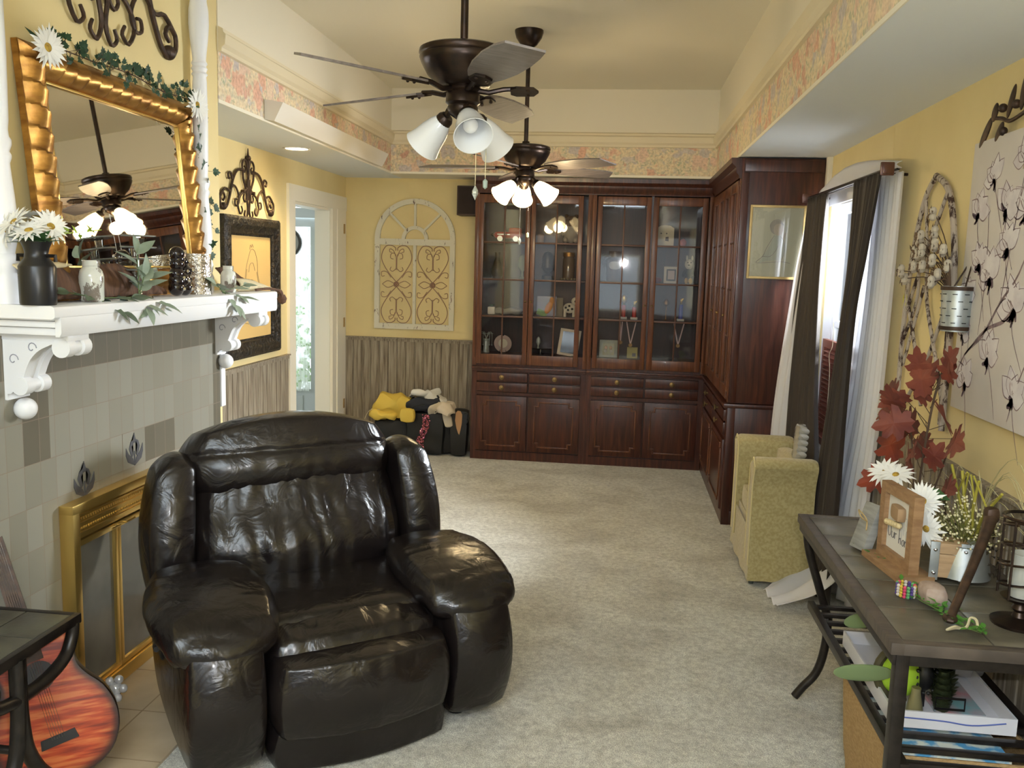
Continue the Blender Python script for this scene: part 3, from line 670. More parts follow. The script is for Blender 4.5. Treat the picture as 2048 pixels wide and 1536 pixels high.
def lathed(name, label, cat, prof, c, m, n=24, grp=None):
    o = out(B().lathe(prof, c, n), name, m); tag(o, label, cat, grp); return o
lathed('tan_box', 'small tan pot on the top shelf of the left cabinet beside the bear', 'pot', [(0,0),(.03,0),(.035,.06),(.028,.07),(0,.07)], (-.69,Yc,S3), M_('tan clay', (.35,.22,.12)))
lathed('green_figurine', 'pale green leafy ornament on the second shelf of the left cabinet', 'ornament', [(0,0),(.03,0),(.012,.02),(.01,.06),(.034,.10),(.036,.16),(.02,.20),(0,.21)], (-.84,Yc,S2), M_('pale green glaze', (.30,.34,.24)))
lathed('dark_vase', 'dark long-necked vase on the second shelf of the left cabinet', 'vase', [(0,0),(.045,0),(.06,.05),(.035,.12),(.016,.17),(.024,.22),(0,.22)], (-1.06,Yc,S2), M_('olive glaze', (.08,.065,.045), .3))
lathed('stone_bust', 'dark stone bust on the second shelf behind the middle glass', 'ornament', [(0,0),(.05,0),(.05,.03),(.02,.05),(.055,.10),(.045,.15),(.05,.19),(.03,.23),(0,.24)], (-.62,Yc,S2), M_('black stone', (.03,.03,.032), .35))
t = thing('storage_jar', 'tall glass jar with a gold lid on the second shelf of the left cabinet', 'jar', (-.44,Yc,S2))
out(B().lathe([(0,.003),(.05,.003),(.052,.02),(.052,.18),(.044,.195),(.044,.20)], (-.44,Yc,S2), 24), 'jar_body', M_('amber filled glass', (.12,.08,.05), .08, coat=.6), t)
out(B().lathe([(0,.2),(.05,.2),(.05,.235),(0,.24)], (-.44,Yc,S2), 24), 'jar_lid', GOLD, t)
b = B()
for i in range(12): a = 2*PI*i/12; b.ball((-.44+.062*math.cos(a),Yc+.062*math.sin(a),S2+.010),.010,7)
tag(out(b,'bead_ring',M_('iridescent glass beads',(.5,.45,.3),.1,.5)), 'ring of shiny beads at the foot of the gold-lidded jar', 'ornament')
# planter
t = thing('succulent_pot', 'small white square planter with a green plant, left cabinet third shelf', 'potted plant', (-1.10,Yc,S1))
out(B().box((-1.10,Yc,S1+.033),(.062,.062,.066),bev=.008), 'pot', M_('white pot',(.8,.76,.68),.4), t)
b = B()
for i in range(16): a = i*2.4; leaf(b,(-1.10,Yc,S1+.062),(math.cos(a),math.sin(a),1.2),(0,0,1),.045,.014,k=3)
out(b,'foliage',LEAFG,t)
t = thing('fabric_bundle', 'grey folded cloth on the third shelf of the left cabinet', 'cloth', (-.98,Yc+.04,S1))
out(B().blob((-.96,Yc+.04,S1+.03),(.26,.10,.06),.6,5,fn=lambda p: p+Vector((0,0,.008*math.sin(p.x*60)))), 'folded_cloth', M_('grey cloth',(.22,.21,.22),.9), t)
t = thing('picture_card', 'glossy colourful card standing on the third shelf behind the middle glass', 'card', (-.62,Yc,S1))
out(B().box((-.62,Yc+.03,S1+.085),(.17,.008,.17),(R(-8),0,0)), 'card', M_('blue grey print',(.12,.13,.20),.2), t)
b = B(); b.box((-.66,Yc+.018,S1+.025),(.09,.006,.05),(R(-8),R(20),0)); out(b,'green_print',M_('green print',(.10,.26,.05),.4),t)
b = B(); b.ball((-.60,Yc+.012,S1+.075),(.028,.006,.06),8,rot=(0,R(25),0)); b.ball((-.575,Yc+.012,S1+.135),(.02,.006,.03),8); out(b,'orange_print',M_('orange print',(.62,.26,.05),.3),t)
t = thing('spotted_figurine', 'cream figurine with dark spots on the third shelf of the left cabinet', 'ornament', (-.42,Yc,S1))
b = B(); b.ball((-.42,Yc,S1+.075),(.055,.035,.045)); b.ball((-.375,Yc-.01,S1+.135),(.03,.026,.034)); b.ball((-.36,Yc,S1+.172),(.012,.008,.02),8); [b.cyl((-.42+dx,Yc+dy,S1),(-.42+dx,Yc+dy,S1+.06),.012,n=8) for dx in (-.038,.038) for dy in (-.018,.018)]; out(b,'figurine_body',cream,t)
b = B(); [b.ball((-.42+dx,Yc-.034,S1+dz),(.010,.004,.010),6) for dx,dz in ((-.03,.08),(0,.095),(.025,.07),(-.01,.06),(.05,.135))]; out(b,'spots',BLACKP,t)
o = out(B().bb(-.56,-.48,Yc+.05,Yc+.065,S1,S1+.16), 'grey_plaque', M_('grey board',(.25,.22,.16),.6)); tag(o,'grey tan plaque behind the spotted figurine','plaque')
# bottom shelf, left
t = thing('crystal_candelabra', 'small crystal candelabra on the bottom shelf at the far left', 'candle holder', (-1.14,Yc,S0))
CRY = M_('cut crystal',(.62,.66,.62),.06,.55,bump=.8,bscale=70)
b = B(); b.lathe([(0,0),(.03,0),(.028,.02),(.022,.10),(.028,.12),(0,.12)],(-1.14,Yc,S0),10); out(b,'crystal_stem',CRY,t,ang=10)
b = B()
for s in (-1,1):
    for q in (.028,.05): b.tube(spline([(-1.14,Yc,S0+.12),(-1.14+s*q*.6,Yc,S0+.175),(-1.14+s*q,Yc,S0+.16),(-1.14+s*q,Yc,S0+.07)],4),.0025,5); b.ball((-1.14+s*q,Yc,S0+.065),.007,6)
b.tube([(-1.20,Yc,S0+.165),(-1.08,Yc,S0+.165)],.002,5); out(b,'crystal_arms',CRY,t)
t = thing('display_plate', 'round pink-rimmed plate on a stand on the bottom shelf, left cabinet', 'plate', (-.99,Yc,S0))
b = B(); b.lathe([(0,.004),(.045,.004),(.075,.014),(.078,.018),(.072,.019),(.043,.009),(0,.009)],(-.99,Yc,S0+.085),30,Matrix.Rotation(R(98),4,'X')); out(b,'plate_rim',M_('pink grey china',(.50,.38,.34),.3),t)
b = B(); b.lathe([(0,.0095),(.040,.0095),(.040,.0115),(0,.0115)],(-.99,Yc,S0+.085),24,Matrix.Rotation(R(98),4,'X')); out(b,'plate_centre',cream,t)
b = B(); b.lathe([(0,0),(.012,.002),(.016,.010),(0,.016)],(-.99,Yc-.025,S0+.150),10); b.tube([(-1.02,Yc-.02,S0),(-1.0,Yc+.03,S0+.09)],.003,5); b.tube([(-.96,Yc-.02,S0),(-.98,Yc+.03,S0+.09)],.003,5); out(b,'silver_stand',CHROME,t)
lathed('cake_stand', 'low silver dish on a foot on the bottom shelf behind the middle glass', 'dish', [(0,0),(.035,0),(.012,.015),(.012,.04),(.12,.052),(.125,.060),(.11,.060),(0,.052)], (-.66,Yc,S0), CHROME)
lathed('glass_bird', 'small clear glass ornament above the silver dish', 'ornament', [(0,0),(.012,0),(.006,.02),(.022,.05),(.018,.08),(.005,.10),(0,.10)], (-.68,Yc,S0+.054), CRY, 12)
t = thing('photo_frame', 'empty-looking white frame leaning on the bottom shelf of the left cabinet', 'photo frame', (-.44,Yc,S0))
Mf = Matrix.Translation((-.425,Yc-.03,S0)) @ Euler((R(-8),R(7),0)).to_matrix().to_4x4()
b = B(); b.bb(-.09,.09,0,.012,0,.022); b.bb(-.09,.09,0,.012,.208,.23); b.bb(-.09,-.065,0,.012,0,.23); b.bb(.065,.09,0,.012,0,.23); b.xf(Mf); out(b,'frame',M_('cream frame',(.66,.58,.46),.5),t)
b = B(); b.bb(-.066,.066,.004,.008,.02,.21); b.xf(Mf); out(b,'dark_glass',M_('dark glossy glass',(.012,.014,.016),.08),t)
# right cabinet
t = thing('ceramic_jug', 'large dark stoneware jug with a pale belly on the second shelf', 'jug', (-.045,Yc,S2))
out(B().lathe([(0,0),(.070,0),(.074,.02),(.074,.10),(.082,.15),(.084,.175),(.070,.195),(.056,.205),(.056,.255),(.050,.258),(0,.25)],(-.045,Yc,S2),28),'jug_body',dkbr,t)
b = B(); b.ball((-.045,Yc-.052,S2+.145),(.055,.036,.055)); out(b,'pale_belly',M_('pale grey glaze',(.42,.42,.42),.25),t)
for s in (-1,1):
    b = B(); b.tube(spline([(-.045+s*.055,Yc,S2+.215),(-.045+s*.10,Yc,S2+.19),(-.045+s*.098,Yc,S2+.15),(-.045+s*.076,Yc,S2+.13)],5),.010,8); out(b,'jug_handle',dkbr,t)
def trophy(x, z, mc, cn, label, grp, h=.10, top=True):
    t = thing('trophy', label, 'trophy', (x,Yc-.06,z), group=grp)
    out(B().box((x,Yc-.06,z+.010),(.06,.05,.02),bev=.003),'trophy_base',M_('white marble',(.6,.58,.54),.3),t)
    out(B().cyl((x,Yc-.06,z+.02),(x,Yc-.06,z+.02+h),.018),'column',mc,t)
    b = B(); b.lathe([(0,0),(.014,.004),(.006,.014),(.012,.022)],(x,Yc-.06,z+.02+h),12)
    if top: b.ball((x,Yc-.06,z+.02+h+.052),(.026,.010,.033),12)
    else: b.ball((x,Yc-.06,z+.02+h+.035),(.009,.007,.018),8); b.tube([(x,Yc-.06,z+.04+h),(x+.016,Yc-.06,z+.072+h)],.005,6)
    out(b,'figure',M_('gold plastic',(.55,.38,.10),.3,.9),t); return t
trophy(.045, S1, redp, '', 'red column trophy with a round gold top, left one of the pair', 'red trophies on the third shelf')
trophy(.135, S1, redp, '', 'red column trophy half behind the door stile, right one of the pair', 'red trophies on the third shelf', .085, False)
trophy(.525, S1, M_('blue enamel',(.02,.04,.35),.25,coat=.5), '', 'tall blue column trophy on the third shelf of the right cabinet', None, .12, False)
def ribbon(x, z0, z1, w, label, grp=None, xe=0):
    t = thing('medal', label, 'medal', (x,7.585,z1), group=grp)
    b = B()
    for s in (-1,1): b.box((x+s*w/2+xe/2,7.585,(z0+z1)/2),(.009,.002,abs(z0-z1)),(0,R(math.degrees(math.atan2(s*w/1.1,z0-z1))),0))
    out(b,'neck_ribbon',M_('pale pink ribbon',(.62,.45,.44),.7),t)
    out(B().lathe([(0,0),(.016,0),(.016,.004),(0,.004)],(x+xe/2,7.583,z1-.012),16,Matrix.Rotation(R(90),4,'X')),'disc',M_('bronze medal',(.30,.18,.08),.35,.8),t)
ribbon(.03, 1.25, 1.08, .010, 'thin pink-ribboned medal hanging below the left red trophy', 'medals hanging from the third shelf')
ribbon(.115, 1.25, 1.06, .042, 'pink-ribboned medal hanging below the right red trophy', 'medals hanging from the third shelf')
ribbon(.515, 1.25, 1.07, .045, 'white-ribboned medal hanging below the blue trophy', 'medals hanging from the third shelf')
lathed('gold_medallion','small gold medallion on a thin stand, third shelf of the right cabinet','ornament',[(0,0),(.02,0),(.004,.01),(.004,.12),(.022,.135),(.024,.155),(.012,.175),(0,.18)],(.405,Yc,S1),M_('dull gold',(.35,.20,.09),.4,.7),14)
t = thing('photo_frame', 'pale frame with a photo of two people on the bottom shelf, right cabinet', 'photo frame', (-.07,Yc-.03,S0))
b = B(); b.box((-.07,Yc-.03,S0+.075),(.155,.012,.15),(R(-8),0,0),.003); out(b,'frame',M_('pale grey green mat',(.36,.40,.36),.5),t)
b = B(); b.box((-.07,Yc-.039,S0+.07),(.10,.004,.10),(R(-8),0,0)); out(b,'photo',M_('green brown photo',(.30,.30,.18),.3),t)
b = B(); [b.ball((-.07+s*.02,Yc-.042,S0+.085),(.013,.003,.016),8) for s in (-1,1)]; out(b,'faces',M_('skin tone print',(.60,.42,.30),.5),t)
b = B(); [b.ball((-.07+s*.024,Yc-.042,S0+.045),(.020,.003,.026),8) for s in (-1,1)]; out(b,'shirts',M_('pale shirt print',(.52,.50,.46),.5),t)
t = thing('photo_frame', 'small square yellowish photo frame on the bottom shelf near the door stile', 'photo frame', (.135,Yc-.03,S0))
b = B(); b.box((.135,Yc-.03,S0+.048),(.09,.010,.095),(R(-8),0,0),.002); out(b,'frame',M_('ochre frame',(.38,.33,.12),.5),t)
b = B(); b.box((.15,Yc-.037,S0+.03),(.03,.003,.03),(R(-8),0,0)); out(b,'photo',M_('dark print',(.10,.10,.10),.4),t)
t = thing('arched_plaque', 'white plaque with an arched top and small dark motif on the top right shelf', 'plaque', (.365,Yc-.03,S3))
b = B(); pts = [(-.072,0),(.072,0),(.072,.145),(.04,.165),(0,.17),(-.04,.165),(-.072,.145)]
b.prism(pts, lambda p:(.365+p[0],Yc-.02,S3+p[1]), lambda p:(.365+p[0],Yc-.035,S3+p[1])); out(b,'board',M_('cream painted board',(.66,.61,.47),.6),t)
b = B(); flat(b,[(.365,S3+.04),(.395,S3+.035),(.392,S3+.075),(.368,S3+.07)],Yc-.0352); b.ball((.33,Yc-.036,S3+.10),(.006,.002,.006),6); b.ball((.375,Yc-.036,S3+.10),(.006,.002,.006),6); out(b,'motif',M_('dark grey print',(.12,.11,.12),.7),t)
lathed('pink_ball','small pink ball shaped ornament on the top shelf of the right cabinet','ornament',[(0,0),(.02,.0),(.03,.02),(.028,.04),(.014,.056),(0,.06)],(.515,Yc-.03,S3),M_('coral pink',(.60,.18,.15),.5),18)
t = thing('framed_print', 'white frame with a dark inner border on the second shelf, right cabinet', 'photo frame', (.43,Yc-.04,S2))
b = B(); b.box((.43,Yc-.03,S2+.07),(.12,.010,.14),(R(-6),0,0),.002); out(b,'frame',M_('white frame',(.60,.56,.48),.5),t)
b = B(); b.box((.43,Yc-.037,S2+.07),(.078,.004,.098),(R(-6),0,0)); out(b,'dark_border',BLACKP,t)
b = B(); b.box((.43,Yc-.040,S2+.07),(.055,.003,.075),(R(-6),0,0)); out(b,'print',M_('pale print',(.5,.42,.40),.5),t)
t = thing('plush_dog', 'black and white plush dog in yellow on the second shelf near the corner', 'soft toy', (.575,Yc-.03,S2))
b = B(); b.ball((.575,Yc-.03,S2+.165),(.037,.032,.044)); b.ball((.57,Yc-.062,S2+.150),(.018,.014,.014),8); b.ball((.556,Yc-.03,S2+.215),(.009,.007,.026),8); b.ball((.598,Yc-.03,S2+.215),(.009,.007,.026),8); out(b,'dog_head',M_('white plush',(.62,.58,.50),.9),t)
b = B(); b.ball((.575,Yc-.03,S2+.085),(.034,.028,.045)); b.ball((.538,Yc-.03,S2+.09),(.012,.014,.035),8,rot=(0,R(20),0)); b.ball((.612,Yc-.03,S2+.09),(.012,.014,.035),8,rot=(0,R(-20),0)); [b.ball((.575+q,Yc-.060,S2+z),.005,6) for q,z in ((-.013,.178),(.013,.178))]; b.ball((.57,Yc-.076,S2+.156),(.008,.005,.006),6); out(b,'dog_body',M_('black plush',(.015,.015,.02),.9),t)
b = B(); b.ball((.558,Yc-.035,S2+.025),(.017,.022,.027),8); b.ball((.594,Yc-.035,S2+.025),(.017,.022,.027),8); out(b,'dog_trousers',M_('yellow felt',(.55,.34,.10),.9),t)
o = out(B().blob((.31,Yc-.02,S2+.024),(.09,.07,.05),.8,5),'red_purse',M_('dark red leather',(.22,.02,.03),.4)); tag(o,'small dark red rounded box behind the middle stile of the right cabinet','box')
# ================================================================ FIREPLACE WALL
def tile_mat():
    m = mat('grey beige wall tile', (0.4,0.37,0.3), 0.35, coat=0.1)
    nt = m.node_tree; b = nt.nodes['Principled BSDF']
    g = nt.nodes.new('ShaderNodeNewGeometry'); sp = nt.nodes.new('ShaderNodeSeparateXYZ'); nt.links.new(g.outputs['Position'], sp.inputs[0])
    cb = nt.nodes.new('ShaderNodeCombineXYZ')
    def addm(sock, v):
        a = nt.nodes.new('ShaderNodeMath'); a.operation = 'ADD'; a.inputs[1].default_value = v; nt.links.new(sock, a.inputs[0]); return a.outputs[0]
    nt.links.new(addm(sp.outputs['Y'], 20*0.0837-2.828), cb.inputs[0]); nt.links.new(addm(sp.outputs['Z'], -1.283+20*.1488), cb.inputs[1])
    br = nt.nodes.new('ShaderNodeTexBrick'); br.offset = 0.0; br.squash = 1.0
    br.inputs['Scale'].default_value = 1.0; br.inputs['Brick Width'].default_value = .0837; br.inputs['Row Height'].default_value = .1488
    br.inputs['Mortar Size'].default_value = .0014; br.inputs['Mortar Smooth'].default_value = 0.2; br.inputs['Bias'].default_value = 0.0
    br.inputs['Color1'].default_value = (0.29,0.28,0.235,1); br.inputs['Color2'].default_value = (0.235,0.222,0.178,1); br.inputs['Mortar'].default_value = (0.25,0.20,0.155,1)
    nt.links.new(cb.outputs[0], br.inputs['Vector']); nt.links.new(br.outputs['Color'], b.inputs['Base Color'])
    bp = nt.nodes.new('ShaderNodeBump'); bp.inputs['Strength'].default_value = 0.4; bp.inputs['Distance'].default_value = 0.002; bp.invert = True
    nt.links.new(br.outputs['Fac'], bp.inputs['Height']); nt.links.new(bp.outputs[0], b.inputs['Normal'])
    return m
TILE = tile_mat()
TILED = TILE.copy(); TILED.name = 'darker olive tile'
for n in TILED.node_tree.nodes:
    if n.type == 'TEX_BRICK': n.inputs['Color1'].default_value = (0.155,0.14,0.104,1); n.inputs['Color2'].default_value = (0.13,0.117,0.085,1)
TY0, TY1 = 1.2, 4.125
# tiled field and its darker tiles
b = B(); b.bb(XL, XL+.010, 2.80, 4.05, 0, 1.283); b.bb(XL, XL+.010, TY0, 2.66, 0, 1.283)
b.bb(XL, XL+.010, 2.66, 2.80, 0, .985); struct(b, 'trim_14', TILE, smooth=False)
b = B(); b.bb(XL, XL+.010, TY0, 4.05, 1.283, 1.43); b.bb(XL, XL+.010, 2.66, 2.80, .985, 1.283); b.bb(XL, XL+.0101, 4.05, TY1, 0.0, 1.43)
b.bb(XL, XL+.0105, 3.33, 3.665, .838, .985); struct(b, 'trim_15', TILED, smooth=False)
b = B(); b.bb(XL, XL+.0115, 3.247, 3.414, .838, .986); struct(b, 'trim_16', TILE, smooth=False)
# slate tulip inlays above the firebox
SLATE = mat('slate grey inlay', (0.075,0.075,0.085), 0.5)
for y, z, s in ((3.33, .842, 1.0), (2.985, .800, 1.0)):
    b = B(); X = XL+.0115
    F = lambda p: (X, y+p[0]*s, z+p[1]*s); G = lambda p: (X+.002, y+p[0]*s, z+p[1]*s)
    out_ = [(-.022,.035),(-.040,.075),(-.028,.100),(-.010,.108),(0,.135),(.010,.108),(.028,.100),(.040,.075),(.022,.035)]
    inn = [(.010,.045),(.022,.078),(.010,.092),(0,.096),(-.010,.092),(-.022,.078),(-.010,.045)]
    b.prism(out_[:5]+[(0,.096)]+inn[4:], F, G); b.prism(out_[4:]+inn[:4], F, G)
    for q in (-1,1): b.prism([(0,0),(q*.012,.03),(q*.045,.055),(q*.062,.082),(q*.064,.05),(q*.05,.022),(q*.02,.008)], F, G)
    b.prism([(-.004,0),(.004,0),(.003,.06),(-.003,.06)], F, G)
    o = out(b, 'tulip_inlay', SLATE, smooth=False); tag(o, 'slate grey tulip motif inlaid in the tiles ' + ('above the middle of the fire doors' if y > 3 else 'above the left corner of the fire doors'), 'tile motif')
# hearth
b = B(); b.bb(XL, -1.46, 1.9, 3.98, 0, .010); HE = mat('beige hearth tile', (0.40,0.31,0.20), 0.3, col2=(0.48,0.39,0.27), nscale=6, coat=.1)
struct(b, 'floor', HE)
b = B()
for y in (2.3,2.61,2.92,3.23,3.54,3.85): b.bb(XL, -1.46, y-.002, y+.002, .0095, .0108)
b.bb(-1.70, -1.696, 1.9, 3.98, .0095, .0108); struct(b, 'trim_17', mat('hearth grout', (0.30,0.23,0.15), .9))
# ---- brass fire doors
t = thing('fireplace_doors', 'brass framed glass fireplace doors set against the tile wall', 'fireplace door', (XL+.04, 3.38, .01))
FX, y0, y1, z0, z1 = XL+.010, 2.83, 3.98, .012, .805
b = B(); b.bb(FX, FX+.055, y0, y0+.040, z0, z1, .004); b.bb(FX, FX+.055, y1-.04, y1, z0, z1, .004); b.bb(FX, FX+.055, y0, y1, z1-.035, z1, .004); b.bb(FX, FX+.048, y0, y1, z0, z0+.055, .004)
b.bb(FX, FX+.040, y0+.04, y1-.04, z1-.135, z1-.035, .003)
out(b, 'outer_frame', BRASS, t)
b = B()
for k in range(70):
    yy = y0+.055+k*.0148
    b.box((FX+.0425, yy, z1-.062), (.005,.009,.009), (0,0,0), .001); b.ball((FX+.042, yy, z1-.098), (.004,.0055,.0055), 6)
b.bb(FX+.038, FX+.046, y0+.045, y1-.045, z1-.050, z1-.046); b.bb(FX+.038, FX+.046, y0+.045, y1-.045, z1-.079, z1-.075); b.bb(FX+.038, FX+.046, y0+.045, y1-.045, z1-.120, z1-.112)
out(b, 'beaded_vent', BRASS, t)
w = (y1-y0-.08)/4
FG = mat('smoked fire glass', (0.11,0.11,0.10), 0.10, coat=.4, col2=(0.20,0.19,0.17), nscale=3, nmix=(.4,.75))
for k in range(4):
    a = y0+.04+k*w; c = a+w
    b = B(); zt, zb, fr = z1-.145, z0+.058, .022
    b.bb(FX+.012, FX+.036, a+.001, a+fr, zb, zt, .003); b.bb(FX+.012, FX+.036, c-fr, c-.001, zb, zt, .003); b.bb(FX+.012, FX+.036, a, c, zt-fr, zt, .003); b.bb(FX+.012, FX+.036, a, c, zb, zb+fr, .003)
    d = out(b, 'glass_door', BRASS, t)
    out(B().bb(FX+.018, FX+.024, a+.018, c-.018, zb+.018, zt-.018), 'pane', FG, d)
    b = B(); yy = c-.02 if k % 2 == 0 else a+.02
    b.tube([(FX+.036,yy,zt-.004),(FX+.060,yy,zt-.004),(FX+.062,yy+(.06 if k%2 else -.06),zt-.002)], .004, 6); out(b, 'handle', BRASS, d)
# ---- mantel shelf
t = thing('mantel_shelf', 'white painted mantel shelf on scrolled brackets', 'mantel shelf', (XL+.12, 3.42, 1.43))
MY0, MY1, MX = 2.50, 4.27, -1.70
pr = [(XL,1.535),(MX-.012,1.535),(MX-.002,1.531),(MX,1.522),(MX,1.500),(MX-.006,1.494),(XL,1.494)]
pf_ = [(MX-.020,1.50),(MX-.002,1.50),(MX,1.49),(MX,1.450),(MX-.006,1.438),(MX-.020,1.436)]
b = B(); b.prism(pr, lambda p: (p[0], MY0, p[1]), lambda p: (p[0], MY1, p[1])); b.prism(pf_, lambda p: (p[0], MY0+.03, p[1]), lambda p: (p[0], MY1-.002, p[1]))
# the overhanging board past the chimney corner
b.bb(XL-.16, MX-.01, BY+.004, MY1-.001, 1.438, 1.534, .004)
out(b, 'shelf_board', WHITE, t)
b = B()                                        # stepped mouldings under the slab, seen at the open end
for q, zz0, zz1 in ((.016,1.488,1.504),(.030,1.466,1.486),(.046,1.440,1.464)):
    b.bb(XL, MX-.02, MY0+q, 4.14, zz0, zz1, .004)
out(b, 'bed_moulding', WHITE, t)
def corbel(yc, wd):
    """scroll bracket: two curved cheeks with a hollow between, round scroll ends and a hanging ball"""
    prof = spline([(0,.222,0),(-.018,.205,0),(-.034,.168,0),(-.052,.132,0),(-.080,.104,0),(-.110,.088,0),(-.140,.076,0),(-.170,.058,0),(-.195,.030,0)], 4)
    c = B()
    for y0, y1, k in ((yc-wd/2, yc-wd*.16, 0.0), (yc+wd*.16, yc+wd/2, 0.0), (yc-wd*.2, yc+wd*.2, -.014)):
        c.rings([[(XL, y0, 1.438+p.x), (XL+max(.006,p.y+k), y0, 1.438+p.x), (XL+max(.006,p.y+k), y1, 1.438+p.x), (XL, y1, 1.438+p.x)] for p in prof])
    c.bb(XL, XL+.235, yc-wd*.52, yc+wd*.52, 1.418, 1.440, .004); c.bb(XL, XL+.020, yc-wd*.5, yc+wd*.5, 1.222, 1.438, .004)
    cb_ = out(c, 'corbel', WHITE, t)
    out(B().ball((XL+.040, yc, 1.188), .036, 16), 'pendant_ball', WHITE, cb_)
    for qx, qz, qr in ((.212,1.398,.031),(.066,1.270,.029)):
        b_ = B(); b_.tube([(XL+qx,yc+k*wd,qz) for k in (-.55,-.19,-.18,.18,.19,.55)], [qr,qr,qr*.7,qr*.7,qr,qr], 20); out(b_, 'scroll_roll', WHITE, cb_, ang=30)
    b_ = B()
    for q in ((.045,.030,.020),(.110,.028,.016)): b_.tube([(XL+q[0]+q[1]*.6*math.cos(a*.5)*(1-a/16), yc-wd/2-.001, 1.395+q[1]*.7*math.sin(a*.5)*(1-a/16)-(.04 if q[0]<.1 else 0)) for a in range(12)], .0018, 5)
    out(b_, 'groove_shade', mat('painted carving shade', (0.30,0.31,0.36), .6), cb_)  # grey lines paint the shade of carved grooves on the bracket
    return cb_
corbel(2.64, .11); corbel(4.13, .10)
# ---- turned columns standing on the shelf
def column(y, label):
    prof = [(.0,0),(.068,0),(.068,.07),(.056,.085),(.062,.10),(.066,.125),(.058,.145),(.046,.155),(.050,.17),(.060,.20),(.062,.26),(.055,.33),(.048,.38),(.042,.43),(.050,.445),(.050,.455),(.042,.465),(.052,.485),(.052,.50),(.043,.51),(.040,.53),
            (.044,.56),(.047,.75),(.044,.93),(.041,.955),(.050,.965),(.041,.975),(.050,.99),(.041,1.0),(.050,1.012),(.041,1.025),(.044,1.05),(.056,1.12),(.062,1.18),(.060,1.24),(.05,1.28),(.056,1.30),(.068,1.34),(.068,1.585),(0,1.585)]
    prof = [(r*.70, z) for r, z in prof]
    t = thing('turned_column', label, 'column', (XL+.050, y, 1.535))
    out(B().lathe(prof, (XL+.050, y, 1.535), 28), 'shaft', WHITE, t, ang=50)
    return t
column(2.556, 'white turned column at the left end of the mantel, cut by the picture edge')
column(3.885, 'white turned column on the mantel right of the gilt mirror')

# ---- gilt mirror leaning on the wall
ML, MR = 2.70, 3.86; MB, MT = 1.537, 2.362
lean = math.atan2(.06, .82)
t = thing('wall_mirror', 'large rectangular mirror in a ribbed gilt frame leaning on the mantel', 'mirror', (XL+.098, (ML+MR)/2, MB), (0, -.088, R(1.3)))
Wm, Hm = MR-ML, .835; fw = .118
def frame_bar(L, horizontal):
    """ribbed hollow: crests step along the bar; local u along the bar, v from outer edge inwards, n out of the wall"""
    nu = int(L/.0085); nv = 12; k = L/.072
    def f(u, v):
        n = .005 + .042*math.sin(PI*min(1, v*1.05))**0.8
        ph = (u*k + v*.62) % 1.0
        n += .021*(ph if ph < .86 else (1-ph)/.14*.86)*(math.sin(PI*min(1,v+.08))**.6 if v < .95 else 0)
        return u*L, v*fw, n
    return f, nu, nv
b = B()
for side in ('top','bottom','left','right'):
    L = Wm if side in ('top','bottom') else Hm
    f, nu, nv = frame_bar(L, 1)
    rows = []
    for i in range(nu+1):
        row = []
        for j in range(nv+1):
            u, v, n = f(i/nu, j/nv)
            u = max(v, min(L-v, u)) if True else u
            if side == 'top': y, z = -Wm/2+u, Hm-v
            elif side == 'bottom': y, z = -Wm/2+u, v
            elif side == 'left': y, z = -Wm/2+v, u
            else: y, z = Wm/2-v, u
            row.append((-.03+n, y, z))
        rows.append(row)
    b.rings(rows, closed=False, cap=False)
for (a0,a1,c0,c1) in ((-Wm/2,Wm/2,0,.02),(-Wm/2,Wm/2,Hm-.02,Hm),(-Wm/2,-Wm/2+.02,0,Hm),(Wm/2-.02,Wm/2,0,Hm)): b.bb(-.034,-.013,a0,a1,c0,c1)
out(b, 'gilt_frame', GOLD, t, local=True, ang=28)
b = B(); i = fw
for (a0,a1,c0,c1) in ((-Wm/2+i,Wm/2-i,i-.008,i),(-Wm/2+i,Wm/2-i,Hm-i,Hm-i+.008),(-Wm/2+i-.008,-Wm/2+i,i,Hm-i),(Wm/2-i,Wm/2-i+.008,i,Hm-i)): b.bb(-.02,-.006,a0,a1,c0,c1,.002)
out(b, 'inner_bead', BRASS, t, local=True)
out(B().bb(-.030,-.016,-Wm/2+.02,Wm/2-.02,.02,Hm-.02), 'mirror_glass', MIRROR, t, local=True)

